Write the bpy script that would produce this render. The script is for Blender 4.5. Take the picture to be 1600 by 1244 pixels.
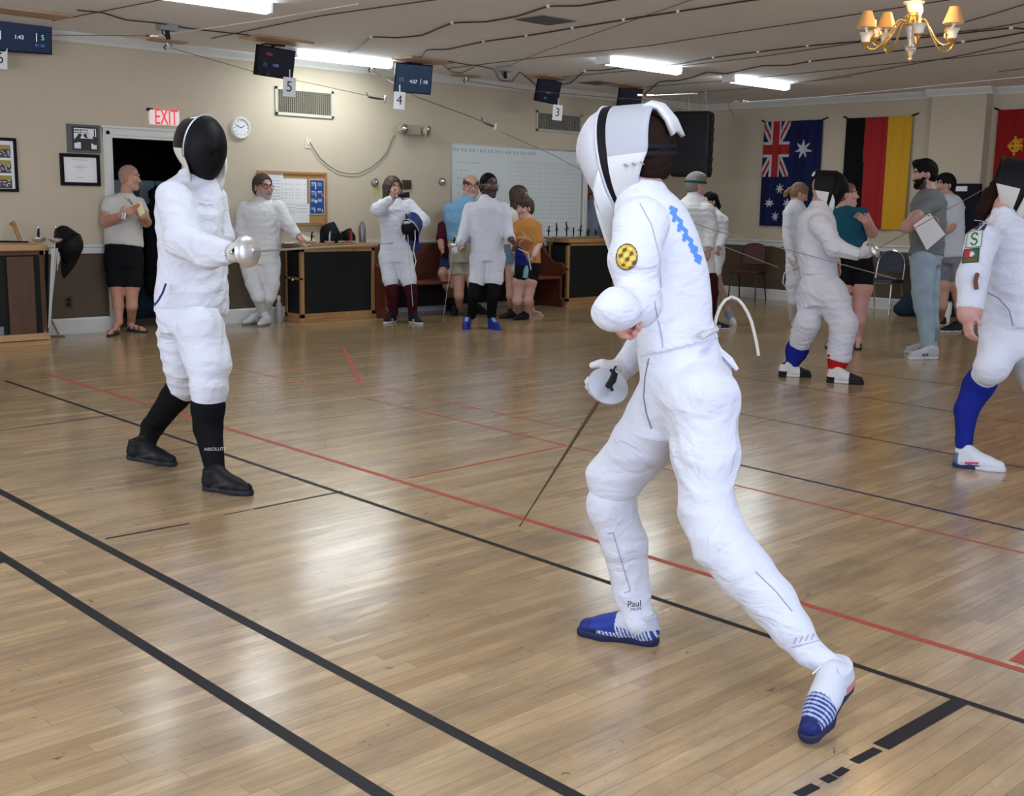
import bpy, math, random
import numpy as np
from mathutils import Vector, Matrix
random.seed(4)
for o in list(bpy.data.objects): bpy.data.objects.remove(o)
SC = bpy.context.scene
COL = SC.collection
# ---------------------------------------------------------------- camera
FPX = 1793.24
YAW, PIT, ROL, HC = 0.812391540, 0.168763427, 0.0179180411, 1.45
FW = np.array([math.cos(YAW)*math.cos(PIT), math.sin(YAW)*math.cos(PIT), -math.sin(PIT)])
_r = np.array([math.sin(YAW), -math.cos(YAW), 0.0]); _u = np.cross(_r, FW)
RT = math.cos(ROL)*_r + math.sin(ROL)*_u
UP = -math.sin(ROL)*_r + math.cos(ROL)*_u
CAM = np.array([0.0, 0.0, HC])
cd = bpy.data.cameras.new('camera'); cam = bpy.data.objects.new('camera', cd); COL.objects.link(cam)
cd.sensor_width = 36.0; cd.lens = 36.0*FPX/1600.0; cd.clip_start = 0.05; cd.clip_end = 200
cam.matrix_world = Matrix(((RT[0], UP[0], -FW[0], CAM[0]), (RT[1], UP[1], -FW[1], CAM[1]), (RT[2], UP[2], -FW[2], CAM[2]), (0, 0, 0, 1)))
SC.camera = cam
# ---------------------------------------------------------------- light and exposure
SC.view_settings.view_transform = 'Standard'; SC.view_settings.look = 'None'
SC.view_settings.gamma = 1.0; SC.view_settings.use_curve_mapping = False
SC.view_settings.exposure = 0.12
W = bpy.data.worlds.new('world'); SC.world = W; W.use_nodes = True
bg = W.node_tree.nodes['Background']; bg.inputs[0].default_value = (0.80, 0.88, 1.0, 1); bg.inputs[1].default_value = 0.62
def area(name, loc, target, sx, sy, power, col):
    l = bpy.data.lights.new(name, 'AREA'); l.shape = 'RECTANGLE'; l.size = sx; l.size_y = sy; l.energy = power; l.color = col
    o = bpy.data.objects.new(name, l); COL.objects.link(o); o.location = loc
    o.rotation_euler = (Vector(target)-Vector(loc)).to_track_quat('-Z', 'Y').to_euler()
    return o
# daylight from the windows behind and to the left of the photographer
area('window_daylight_rear', (1.0, -3.4, 1.9), (4.0, 4.0, 1.0), 6.0, 1.8, 265, (0.60, 0.70, 1.0))
area('window_daylight_side', (-2.6, 5.5, 1.9), (4.5, 5.0, 0.8), 5.0, 1.8, 190, (0.80, 0.87, 1.0))
# ---------------------------------------------------------------- pixel helpers (places measured from the photo)
def ray(px, py): return FW + (px-800)/FPX*RT + (622-py)/FPX*UP
def at(px, py, t): return CAM + t*ray(px, py)
def flz(px, py, z=0.0):
    d = ray(px, py); return CAM + (z-HC)/d[2]*d
def onY(px, py, Y): d = ray(px, py); return CAM + Y/d[1]*d
def onX(px, py, X): d = ray(px, py); return CAM + X/d[0]*d
def depth(p): return float((np.asarray(p)-CAM) @ FW)
HR = _r.copy(); HT = np.array([-math.cos(YAW), -math.sin(YAW), 0.0]); HU = np.array([0, 0, 1.0])
def cv(r, u, t): return HR*r + HU*u + HT*t          # right, up, toward the photographer
def nrm(v): v = np.asarray(v, float); return v/(np.linalg.norm(v)+1e-12)
# ---------------------------------------------------------------- materials
MATS = {}
def mat(name, col, rough=0.7, metal=0.0, bump=0.0, bscale=60, emit=None, estr=0, var=0.0, spec=None, trans=0.0, alpha=1.0, sheen=0.0, weave=False):
    if name in MATS: return MATS[name]
    m = bpy.data.materials.new(name); m.use_nodes = True; nt = m.node_tree; b = nt.nodes['Principled BSDF']
    b.inputs['Base Color'].default_value = (*col, 1); b.inputs['Roughness'].default_value = rough
    b.inputs['Metallic'].default_value = metal; b.inputs['Specular IOR Level'].default_value = spec if spec is not None else (.06 if max(col) < .03 and metal == 0 and not emit else (.12 if rough >= .75 else .5))
    if trans: b.inputs['Transmission Weight'].default_value = trans
    if sheen: b.inputs['Sheen Weight'].default_value = sheen
    if emit: b.inputs['Emission Color'].default_value = (*emit, 1); b.inputs['Emission Strength'].default_value = estr
    tc = nt.nodes.new('ShaderNodeTexCoord')
    if var > 0:
        n = nt.nodes.new('ShaderNodeTexNoise'); n.inputs['Scale'].default_value = 3.0 if not weave else 9.0; n.inputs['Detail'].default_value = 5
        r = nt.nodes.new('ShaderNodeMapRange'); r.inputs[3].default_value = 1-var; r.inputs[4].default_value = 1+var
        mx = nt.nodes.new('ShaderNodeMixRGB'); mx.blend_type = 'MULTIPLY'; mx.inputs[0].default_value = 1; mx.inputs[1].default_value = (*col, 1)
        nt.links.new(tc.outputs['Object'], n.inputs[0]); nt.links.new(n.outputs[0], r.inputs[0]); nt.links.new(r.outputs[0], mx.inputs[2]); nt.links.new(mx.outputs[0], b.inputs['Base Color'])
    if bump > 0 and weave == 'cloth':      # crumpled cloth: broad creases under a fine weave
        mp = nt.nodes.new('ShaderNodeMapping'); mp.inputs['Scale'].default_value = (1, 1, 1.5); nt.links.new(tc.outputs['Object'], mp.inputs[0]); prev = None
        for sc_, di, ds in ((bscale*.42, .034, 1.8), (bscale*1.0, .008, .8)):
            n2 = nt.nodes.new('ShaderNodeTexNoise'); n2.inputs['Scale'].default_value = sc_; n2.inputs['Detail'].default_value = 2.5; n2.inputs['Distortion'].default_value = ds
            bp = nt.nodes.new('ShaderNodeBump'); bp.inputs['Strength'].default_value = bump; bp.inputs['Distance'].default_value = di
            nt.links.new(mp.outputs[0], n2.inputs[0]); nt.links.new(n2.outputs[0], bp.inputs['Height'])
            if prev: nt.links.new(prev.outputs[0], bp.inputs['Normal'])
            prev = bp
        nt.links.new(prev.outputs[0], b.inputs['Normal'])
    elif bump > 0:
        n2 = nt.nodes.new('ShaderNodeTexNoise'); n2.inputs['Scale'].default_value = bscale; n2.inputs['Detail'].default_value = 4
        bp = nt.nodes.new('ShaderNodeBump'); bp.inputs['Strength'].default_value = bump; bp.inputs['Distance'].default_value = 0.01
        nt.links.new(tc.outputs['Object'], n2.inputs[0]); nt.links.new(n2.outputs[0], bp.inputs['Height']); nt.links.new(bp.outputs[0], b.inputs['Normal'])
    MATS[name] = m; return m
def vcmat(name, rough=0.55, bump=0.0, sss=0.0, spec=.4):
    if name in MATS: return MATS[name]
    m = bpy.data.materials.new(name); m.use_nodes = True; nt = m.node_tree; b = nt.nodes['Principled BSDF']
    a = nt.nodes.new('ShaderNodeAttribute'); a.attribute_name = 'Col'
    nt.links.new(a.outputs['Color'], b.inputs['Base Color']); b.inputs['Roughness'].default_value = rough; b.inputs['Specular IOR Level'].default_value = spec
    if sss: b.inputs['Subsurface Weight'].default_value = sss; b.inputs['Subsurface Scale'].default_value = 0.01
    MATS[name] = m; return m
def wood(name, c1, c2, axis='X', scale=1.0, rough=0.45):
    m = bpy.data.materials.new(name); m.use_nodes = True; nt = m.node_tree; b = nt.nodes['Principled BSDF']
    tc = nt.nodes.new('ShaderNodeTexCoord'); mp = nt.nodes.new('ShaderNodeMapping')
    s = {'X': (1.2, 18, 18), 'Y': (18, 1.2, 18), 'Z': (18, 18, 1.2)}[axis]; mp.inputs['Scale'].default_value = tuple(v*scale for v in s)
    n = nt.nodes.new('ShaderNodeTexNoise'); n.inputs['Scale'].default_value = 1.5; n.inputs['Detail'].default_value = 6; n.inputs['Distortion'].default_value = 0.6
    cr = nt.nodes.new('ShaderNodeValToRGB'); cr.color_ramp.elements[0].color = (*c1, 1); cr.color_ramp.elements[1].color = (*c2, 1)
    cr.color_ramp.elements[0].position = .3; cr.color_ramp.elements[1].position = .7
    nt.links.new(tc.outputs['Object'], mp.inputs[0]); nt.links.new(mp.outputs[0], n.inputs[0]); nt.links.new(n.outputs[0], cr.inputs[0]); nt.links.new(cr.outputs[0], b.inputs['Base Color'])
    b.inputs['Roughness'].default_value = rough
    MATS[name] = m; return m
# ---------------------------------------------------------------- object helpers
def tag(o, label=None, cat=None, group=None, kind=None):
    if label: o['label'] = label
    if cat: o['category'] = cat
    if group: o['group'] = group
    if kind: o['kind'] = kind
    return o
def empty(name, loc, label=None, cat=None, group=None):
    o = bpy.data.objects.new(name, None); COL.objects.link(o); o.location = Vector(loc); o.empty_display_size = 0.1
    return tag(o, label, cat, group)
def link(name, me, mats, parent=None, smooth=False):
    for m in (mats if isinstance(mats, (list, tuple)) else [mats]): me.materials.append(m)
    o = bpy.data.objects.new(name, me); COL.objects.link(o)
    if parent is not None:
        o.parent = parent; o.matrix_parent_inverse = Matrix.Translation(-wloc(parent))
    if smooth: me.polygons.foreach_set('use_smooth', [True]*len(me.polygons))
    return o
def wloc(o): return Vector(o.location) if o.type == 'EMPTY' else Vector((0, 0, 0))
class MB:
    def __init__(s): s.v = []; s.f = []; s.m = []
    def add(s, vs, fs, mi=0):
        b = len(s.v); s.v += [tuple(map(float, v)) for v in vs]; s.f += [tuple(b+i for i in f) for f in fs]; s.m += [mi]*len(fs); return s
    def box(s, a, b, mi=0):
        x0, x1 = sorted((a[0], b[0])); y0, y1 = sorted((a[1], b[1])); z0, z1 = sorted((a[2], b[2]))
        vs = [(x, y, z) for x in (x0, x1) for y in (y0, y1) for z in (z0, z1)]
        return s.add(vs, [(0, 1, 3, 2), (4, 6, 7, 5), (0, 4, 5, 1), (2, 3, 7, 6), (0, 2, 6, 4), (1, 5, 7, 3)], mi)
    def obox(s, c, ax, ay, az, mi=0):       # oriented box: centre and three half-extent vectors
        c, ax, ay, az = map(lambda q: np.asarray(q, float), (c, ax, ay, az))
        vs = [c+i*ax+j*ay+k*az for i in (-1, 1) for j in (-1, 1) for k in (-1, 1)]
        return s.add(vs, [(0, 1, 3, 2), (4, 6, 7, 5), (0, 4, 5, 1), (2, 3, 7, 6), (0, 2, 6, 4), (1, 5, 7, 3)], mi)
    def tube(s, pts, r, n=8, mi=0, closed=False):
        pts = [np.asarray(p, float) for p in pts]; N = len(pts); rs = r if isinstance(r, (list, tuple)) else [r]*N
        rings = []; prev = None
        for i, p in enumerate(pts):
            if closed: d = nrm(pts[(i+1) % N]-pts[i-1])
            else: d = nrm(pts[min(i+1, N-1)]-pts[max(i-1, 0)])
            if prev is None:
                a = np.array([0, 0, 1.0]) if abs(d[2]) < .9 else np.array([1.0, 0, 0]); e = nrm(np.cross(d, a))
            else: e = nrm(prev-d*(prev@d))
            prev = e; g = np.cross(d, e)
            rings.append([p+rs[i]*(math.cos(2*math.pi*k/n)*e+math.sin(2*math.pi*k/n)*g) for k in range(n)])
        vs = [v for R_ in rings for v in R_]; fs = []
        for i in range(N if closed else N-1):
            j = (i+1) % N
            for k in range(n): fs.append((i*n+k, i*n+(k+1) % n, j*n+(k+1) % n, j*n+k))
        if not closed: fs.append(tuple(range(n))[::-1]); fs.append(tuple((N-1)*n+k for k in range(n)))
        return s.add(vs, fs, mi)
    def lathe(s, c, axis, prof, n=24, mi=0, squash=1.0):    # prof: (radius, distance along axis)
        c = np.asarray(c, float); d = nrm(axis); a = np.array([0, 0, 1.0]) if abs(d[2]) < .9 else np.array([1.0, 0, 0]); e = nrm(np.cross(a, d)); g = np.cross(d, e)*squash
        vs = []; fs = []
        for r, h in prof:
            for k in range(n): vs.append(c+d*h+r*(math.cos(2*math.pi*k/n)*e+math.sin(2*math.pi*k/n)*g))
        for i in range(len(prof)-1):
            for k in range(n): fs.append((i*n+k, i*n+(k+1) % n, (i+1)*n+(k+1) % n, (i+1)*n+k))
        fs.append(tuple(range(n))[::-1]); fs.append(tuple((len(prof)-1)*n+k for k in range(n)))
        return s.add(vs, fs, mi)
    def build(s, name, mats, parent=None, smooth=False, bevel=0.0):
        me = bpy.data.meshes.new(name); me.from_pydata(s.v, [], s.f); me.polygons.foreach_set('material_index', s.m); me.update()
        o = link(name, me, mats, parent, smooth)
        if smooth: me.set_sharp_from_angle(angle=math.radians(45))
        if bevel:
            b = o.modifiers.new('bevel', 'BEVEL'); b.width = bevel; b.segments = 2; b.limit_method = 'ANGLE'
        return o
def raster(name, origin, U, V, nu, nv, fn, mats, parent=None, wave=None, thick=0.0, smooth=False):
    """a cloth or print: grid over origin + u*U + v*V, each face takes the material index fn(u, v)"""
    origin, U, V = map(lambda q: np.asarray(q, float), (origin, U, V)); N = nrm(np.cross(U, V))
    us = np.linspace(0, 1, nu+1); vs = np.linspace(0, 1, nv+1); verts = []
    for v in vs:
        for u in us: verts.append(tuple(origin+u*U+v*V+(N*wave(u, v) if wave else 0)))
    fs = []; mi = []
    for j in range(nv):
        for i in range(nu):
            a = j*(nu+1)+i; fs.append((a, a+1, a+nu+2, a+nu+1)); mi.append(fn((i+.5)/nu, (j+.5)/nv))
    me = bpy.data.meshes.new(name); me.from_pydata(verts, [], fs); me.polygons.foreach_set('material_index', mi); me.update()
    o = link(name, me, mats, parent, smooth)
    if thick:
        sm = o.modifiers.new('thick', 'SOLIDIFY'); sm.thickness = thick; sm.offset = 0
    return o
def text(name, s, size, M, m, parent=None, ext=0.001, align='CENTER', sx=1.0):
    cu = bpy.data.curves.new(name, 'FONT'); cu.body = s; cu.size = size; cu.align_x = align; cu.align_y = 'CENTER'; cu.extrude = ext
    t = bpy.data.objects.new(name+'_tmp', cu); COL.objects.link(t); bpy.context.view_layer.update()
    me = bpy.data.meshes.new_from_object(t.evaluated_get(bpy.context.evaluated_depsgraph_get())); me.name = name
    bpy.data.objects.remove(t); bpy.data.curves.remove(cu)
    me.transform(M @ Matrix.Diagonal((sx, 1, 1, 1))); me.materials.clear()
    return link(name, me, m, parent)
def frameM(o, x, y, z):
    return Matrix(((x[0], y[0], z[0], o[0]), (x[1], y[1], z[1], o[1]), (x[2], y[2], z[2], o[2]), (0, 0, 0, 1)))
# ---------------------------------------------------------------- signed-distance modelling for bodies and clothes
class SDF:
    def __init__(s, lo, hi, res):
        s.res = res; s.ax = [np.arange(lo[i]-3*res, hi[i]+4*res, res).astype(np.float32) for i in range(3)]
        s.F = np.full([len(a) for a in s.ax], 0.2, np.float32)
    def sub(s, lo, hi):
        sl = []
        for i in range(3):
            a = max(int((lo[i]-s.ax[i][0])/s.res), 0); b = min(int((hi[i]-s.ax[i][0])/s.res)+2, len(s.ax[i]))
            if b-a < 2: return None
            sl.append(slice(a, b))
        return tuple(sl)
    def grid(s, sl):
        return s.ax[0][sl[0]][:, None, None], s.ax[1][sl[1]][None, :, None], s.ax[2][sl[2]][None, None, :]
    def merge(s, sl, d, k, op='+'):
        f = s.F[sl]
        if op == '-': d = -d; h = np.clip(.5-.5*(f-d)/-k if False else .5+.5*(f-d)/k, 0, 1); s.F[sl] = d+(f-d)*h+k*h*(1-h); return
        if k <= 0: s.F[sl] = np.minimum(f, d); return
        h = np.clip(.5+.5*(d-f)/k, 0, 1); s.F[sl] = d+(f-d)*h-k*h*(1-h)
    def cone(s, a, b, ra, rb, k=.02, n=None, sq=1.0, fa=False, fb=False, op='+'):
        a = np.asarray(a, float); b = np.asarray(b, float); pad = max(ra, rb)*max(1, sq)+k+.02
        sl = s.sub(np.minimum(a, b)-pad, np.maximum(a, b)+pad)
        if sl is None: return
        X, Y, Z = s.grid(sl); ab = b-a; L = np.linalg.norm(ab)+1e-9; dr = ab/L
        qx, qy, qz = X-np.float32(a[0]), Y-np.float32(a[1]), Z-np.float32(a[2])
        ax_ = qx*dr[0]+qy*dr[1]+qz*dr[2]
        if n is not None:
            n = np.asarray(n, float); n = nrm(n-dr*(n@dr)); g = (qx*n[0]+qy*n[1]+qz*n[2])*(1/sq-1)
            qx, qy, qz = qx+g*n[0], qy+g*n[1], qz+g*n[2]
        h = np.clip(ax_/L, 0, 1); px, py, pz = qx-h*ab[0], qy-h*ab[1], qz-h*ab[2]
        d = np.sqrt(px*px+py*py+pz*pz)-(ra+(rb-ra)*h)
        if n is not None and sq < 1: d = d*(sq+(1-sq)*.5)
        if fa: d = np.maximum(d, -ax_)
        if fb: d = np.maximum(d, ax_-L)
        s.merge(sl, d.astype(np.float32), k, op)
    def ell(s, c, R3, r, k=.02, op='+', cut=None):     # R3: three axis vectors, r: three radii
        c = np.asarray(c, float); m = max(r)+k+.02; sl = s.sub(c-m, c+m)
        if sl is None: return
        X, Y, Z = s.grid(sl); qx, qy, qz = X-c[0], Y-c[1], Z-c[2]
        q = [(qx*e[0]+qy*e[1]+qz*e[2]) for e in R3]
        k0 = np.sqrt(sum((q[i]/r[i])**2 for i in range(3)))+1e-6; k1 = np.sqrt(sum((q[i]/(r[i]*r[i]))**2 for i in range(3)))+1e-6
        d = k0*(k0-1)/k1
        if cut is not None:
            for (nv, off) in cut: d = np.maximum(d, q[0]*nv[0]+q[1]*nv[1]+q[2]*nv[2]-off)
        s.merge(sl, d.astype(np.float32), k, op)
    def chain(s, pts, rs, k=.02, n=None, sq=1.0, fa=False, fb=False):
        for i in range(len(pts)-1): s.cone(pts[i], pts[i+1], rs[i], rs[i+1], k, n, sq, fa and i == 0, fb and i == len(pts)-2)
    def mesh(s, name, smooth_it=1, disp=None):
        F = s.F; S = F < 0; nx, ny, nz = F.shape
        cnt = np.zeros((nx-1, ny-1, nz-1), np.int8)
        for i in (0, 1):
            for j in (0, 1):
                for k in (0, 1): cnt += S[i:nx-1+i, j:ny-1+j, k:nz-1+k]
        act = (cnt > 0) & (cnt < 8); I, J, K = np.nonzero(act); M = len(I)
        vid = np.full(act.shape, -1, np.int64); vid[I, J, K] = np.arange(M)
        P = np.zeros((M, 3)); C = np.zeros(M)
        cs = [(i, j, k) for i in (0, 1) for j in (0, 1) for k in (0, 1)]; fv = {c: F[I+c[0], J+c[1], K+c[2]] for c in cs}
        for c in cs:
            for a in range(3):
                if c[a] == 0:
                    e = list(c); e[a] = 1; e = tuple(e); f0, f1 = fv[c], fv[e]; x = (f0 < 0) != (f1 < 0)
                    t = np.where(x, f0/(f0-f1+1e-12), 0)
                    q = np.zeros((M, 3)); q[:] = c; q[:, a] = t; P[x] += q[x]; C += x
        P /= np.maximum(C, 1)[:, None]
        V = np.stack([s.ax[0][I]+P[:, 0]*s.res, s.ax[1][J]+P[:, 1]*s.res, s.ax[2][K]+P[:, 2]*s.res], 1)
        Q = []
        for a in range(3):
            b, c = (a+1) % 3, (a+2) % 3
            s0 = [slice(None)]*3; s1 = [slice(None)]*3; s0[a] = slice(0, -1); s1[a] = slice(1, None)
            A, B = S[tuple(s0)], S[tuple(s1)]; e = np.argwhere(A != B)
            e = e[(e[:, b] > 0) & (e[:, c] > 0) & (e[:, b] < F.shape[b]-1) & (e[:, c] < F.shape[c]-1)]
            if len(e) == 0: continue
            ins = A[e[:, 0], e[:, 1], e[:, 2]]; o = []
            for db, dc in ((-1, -1), (0, -1), (0, 0), (-1, 0)):
                g = e.copy(); g[:, b] += db; g[:, c] += dc; o.append(vid[g[:, 0], g[:, 1], g[:, 2]])
            q = np.stack(o, 1); q[~ins] = q[~ins][:, ::-1]; Q.append(q)
        Q = np.concatenate(Q)
        for _ in range(smooth_it):
            acc = np.zeros_like(V); n_ = np.zeros(M)
            for i in range(4):
                j = (i+1) % 4
                for d in range(3):
                    acc[:, d] += np.bincount(Q[:, i], V[Q[:, j], d], M)+np.bincount(Q[:, j], V[Q[:, i], d], M)
                n_ += np.bincount(Q[:, i], minlength=M)+np.bincount(Q[:, j], minlength=M)
            V = .5*V+.5*acc/np.maximum(n_, 1)[:, None]
        if disp is not None:
            fn = np.cross(V[Q[:, 2]]-V[Q[:, 0]], V[Q[:, 3]]-V[Q[:, 1]]); N = np.zeros_like(V)
            for i in range(4):
                for d in range(3): N[:, d] += np.bincount(Q[:, i], fn[:, d], M)
            N /= np.linalg.norm(N, axis=1)[:, None]+1e-12
            V = V+N*disp(V)[:, None]
        me = bpy.data.meshes.new(name); me.vertices.add(M); me.vertices.foreach_set('co', V.astype(np.float32).ravel())
        nf = len(Q); me.loops.add(nf*4); me.loops.foreach_set('vertex_index', Q.astype(np.int32).ravel()); me.polygons.add(nf)
        me.polygons.foreach_set('loop_start', np.arange(nf, dtype=np.int32)*4)
        me.update(calc_edges=True); me.validate(); me.polygons.foreach_set('use_smooth', np.ones(len(me.polygons), bool)); me.update()
        return me, V
def setcol(me, C):
    a = me.color_attributes.new('Col', 'FLOAT_COLOR', 'POINT'); c = np.ones((len(C), 4), np.float32); c[:, :3] = C; a.data.foreach_set('color', c.ravel())
def folds(amp, freq=16.0, seed=0.0):
    def f(V):
        x, y, z = V[:, 0]*freq, V[:, 1]*freq, V[:, 2]*freq
        h = x*.7+y*.72+seed
        w = np.sin(z*1.9+1.8*np.sin(h*.55+z*.35)+1.2*np.sin(h*1.3-z*.5+seed))
        w3 = 1-2*np.abs(np.sin(z*2.3+h*1.1+2.2*np.sin(h*.9-z*.7+seed))); w4 = 1-2*np.abs(np.sin(z*3.7-h*2.1+1.9*np.sin(h*1.7+z*.4)))
        w2 = np.sin(z*1.1-h*1.6+1.5*np.sin(z*.8+h*.3+2*seed))
        msk = .5+.5*np.sin(h*.31+z*.27+seed*3)
        return amp*(w*(1-np.abs(w)*.3)*msk+.6*w2*(1-msk)+.42*w3*(1-msk)*msk*2+.34*w4*msk*msk)
    return f
# ================================================================ THE ROOM
Y0, X0, ZC = 11.963, 15.546, 3.08
WALL = mat('wall_paint', (0.545, 0.47, 0.355), .75, var=.03, bump=.05, bscale=40)
DADO = mat('dado_paint', (0.090, 0.062, 0.036), .6, var=.05)
TRIM = mat('white_trim', (0.66, 0.66, 0.63), .45)
CEIL = mat('ceiling_paint', (0.80, 0.80, 0.83), .85, var=.04, bump=.06, bscale=3)
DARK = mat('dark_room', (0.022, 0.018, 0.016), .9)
BLACK = mat('black_plastic', (0.012, 0.012, 0.014), .4)
BLKCL = mat('black_cloth', (0.012, 0.012, 0.014), .85)
STEEL = mat('steel', (0.62, 0.63, 0.64), .25, 1.0)
CHROME = mat('chrome', (0.8, 0.8, 0.8), .12, 1.0)
BRASS = mat('brass', (0.85, 0.60, 0.25), .22, 1.0)
PAPER = mat('paper', (0.80, 0.80, 0.80), .7)
INK = mat('ink', (0.03, 0.03, 0.03), .7)
GREYINK = mat('grey_ink', (0.45, 0.47, 0.50), .7)
PINE = wood('pine_wood', (0.40, 0.22, 0.09), (0.52, 0.31, 0.14))
OAK = wood('oak_wood', (0.30, 0.15, 0.05), (0.45, 0.25, 0.10))
OAKV = wood('oak_wood_upright', (0.30, 0.15, 0.05), (0.45, 0.25, 0.10), 'Z')
PLY = wood('plywood', (0.34, 0.20, 0.11), (0.48, 0.31, 0.18), 'X')
PEW = wood('mahogany', (0.060, 0.014, 0.008), (0.11, 0.025, 0.011), 'X', rough=.35)
WHT = mat('white_paint', (0.75, 0.75, 0.74), .5)

# floor ---------------------------------------------------------
def floor_material():
    m = bpy.data.materials.new('maple_floorboards'); m.use_nodes = True; nt = m.node_tree; b = nt.nodes['Principled BSDF']; N = nt.nodes.new; Lk = nt.links.new
    tc = N('ShaderNodeTexCoord'); br = N('ShaderNodeTexBrick')
    br.offset = .37; br.offset_frequency = 1; br.squash = 1
    br.inputs['Scale'].default_value = 1; br.inputs['Brick Width'].default_value = .95; br.inputs['Row Height'].default_value = .057
    br.inputs['Mortar Size'].default_value = .0011; br.inputs['Mortar Smooth'].default_value = .3; br.inputs['Bias'].default_value = 0
    br.inputs['Color1'].default_value = (0, 0, 0, 1); br.inputs['Color2'].default_value = (1, 1, 1, 1); br.inputs['Mortar'].default_value = (.5, .5, .5, 1)
    # jitter the board joints a little per row with noise
    sx = N('ShaderNodeSeparateXYZ'); Lk(tc.outputs['Object'], sx.inputs[0])
    row = N('ShaderNodeMath'); row.operation = 'DIVIDE'; row.inputs[1].default_value = .057; Lk(sx.outputs[1], row.inputs[0])
    fl_ = N('ShaderNodeMath'); fl_.operation = 'FLOOR'; Lk(row.outputs[0], fl_.inputs[0])
    wn = N('ShaderNodeTexWhiteNoise'); wn.noise_dimensions = '1D'; Lk(fl_.outputs[0], wn.inputs['W'])
    ad = N('ShaderNodeMath'); ad.operation = 'ADD'; Lk(sx.outputs[0], ad.inputs[0]); Lk(wn.outputs['Value'], ad.inputs[1])
    cx = N('ShaderNodeCombineXYZ'); Lk(ad.outputs[0], cx.inputs[0]); Lk(sx.outputs[1], cx.inputs[1]); Lk(cx.outputs[0], br.inputs['Vector'])
    ramp = N('ShaderNodeValToRGB'); e = ramp.color_ramp.elements; e[0].position = 0; e[0].color = (.37, .245, .125, 1); e[1].position = 1; e[1].color = (.51, .36, .195, 1)
    q = ramp.color_ramp.elements.new(.5); q.color = (.44, .300, .156, 1)
    Lk(br.outputs['Color'], ramp.inputs[0])
    # grain
    mp = N('ShaderNodeMapping'); mp.inputs['Scale'].default_value = (2.2, 42, 1); Lk(cx.outputs[0], mp.inputs[0])
    g = N('ShaderNodeTexNoise'); g.inputs['Scale'].default_value = 1; g.inputs['Detail'].default_value = 6; Lk(mp.outputs[0], g.inputs[0])
    gr = N('ShaderNodeMapRange'); gr.inputs[1].default_value = .3; gr.inputs[2].default_value = .7; gr.inputs[3].default_value = .86; gr.inputs[4].default_value = 1.1; Lk(g.outputs[0], gr.inputs[0])
    m1 = N('ShaderNodeMixRGB'); m1.blend_type = 'MULTIPLY'; m1.inputs[0].default_value = 1; Lk(ramp.outputs[0], m1.inputs[1]); Lk(gr.outputs[0], m1.inputs[2])
    # wear: grey-brown ingrained dirt, streaked along the boards
    mp2 = N('ShaderNodeMapping'); mp2.inputs['Scale'].default_value = (1.1, 3.6, 1); Lk(tc.outputs['Object'], mp2.inputs[0])
    d = N('ShaderNodeTexNoise'); d.inputs['Scale'].default_value = 1.5; d.inputs['Detail'].default_value = 10; d.inputs['Roughness'].default_value = .68; Lk(mp2.outputs[0], d.inputs[0])
    dr = N('ShaderNodeMapRange'); dr.inputs[1].default_value = .44; dr.inputs[2].default_value = .70; dr.inputs[3].default_value = 0; dr.inputs[4].default_value = .85; Lk(d.outputs[0], dr.inputs[0])
    m2 = N('ShaderNodeMixRGB'); m2.inputs[2].default_value = (.215, .155, .095, 1); Lk(dr.outputs[0], m2.inputs[0]); Lk(m1.outputs[0], m2.inputs[1])
    # small black heel scuffs
    mp3 = N('ShaderNodeMapping'); mp3.inputs['Scale'].default_value = (11, 26, 1); mp3.inputs['Rotation'].default_value = (0, 0, .5); Lk(tc.outputs['Object'], mp3.inputs[0])
    s_ = N('ShaderNodeTexNoise'); s_.inputs['Scale'].default_value = 1.0; s_.inputs['Detail'].default_value = 3; s_.inputs['Distortion'].default_value = 1.5; Lk(mp3.outputs[0], s_.inputs[0])
    sr = N('ShaderNodeMapRange'); sr.inputs[1].default_value = .695; sr.inputs[2].default_value = .76; sr.inputs[4].default_value = .7; Lk(s_.outputs[0], sr.inputs[0])
    m3 = N('ShaderNodeMixRGB'); m3.inputs[2].default_value = (.05, .035, .025, 1); Lk(sr.outputs[0], m3.inputs[0]); Lk(m2.outputs[0], m3.inputs[1])
    # joints between boards
    m4 = N('ShaderNodeMixRGB'); m4.inputs[2].default_value = (.11, .065, .035, 1)
    jf = N('ShaderNodeMath'); jf.operation = 'MULTIPLY'; jf.inputs[1].default_value = .5; Lk(br.outputs['Fac'], jf.inputs[0]); Lk(jf.outputs[0], m4.inputs[0]); Lk(m3.outputs[0], m4.inputs[1])
    Lk(m4.outputs[0], b.inputs['Base Color'])
    rr = N('ShaderNodeMapRange'); rr.inputs[3].default_value = .13; rr.inputs[4].default_value = .30; Lk(d.outputs[0], rr.inputs[0]); Lk(rr.outputs[0], b.inputs['Roughness'])
    mp5 = N('ShaderNodeMapping'); mp5.inputs['Scale'].default_value = (1.0, 6, 1); Lk(cx.outputs[0], mp5.inputs[0])
    wv = N('ShaderNodeTexNoise'); wv.inputs['Scale'].default_value = 2.2; wv.inputs['Detail'].default_value = 2; Lk(mp5.outputs[0], wv.inputs[0])
    bp = N('ShaderNodeBump'); bp.inputs['Strength'].default_value = .25; bp.inputs['Distance'].default_value = .01; Lk(wv.outputs[0], bp.inputs['Height'])
    bp2 = N('ShaderNodeBump'); bp2.inputs['Strength'].default_value = .3; bp2.inputs['Distance'].default_value = .001; bp2.invert = True; Lk(br.outputs['Fac'], bp2.inputs['Height']); Lk(bp.outputs[0], bp2.inputs['Normal'])
    Lk(bp2.outputs[0], b.inputs['Normal'])
    b.inputs['Specular IOR Level'].default_value = .35; b.inputs['Coat Weight'].default_value = .45; b.inputs['Coat Roughness'].default_value = .19; b.inputs['Coat IOR'].default_value = 1.5
    return m
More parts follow.
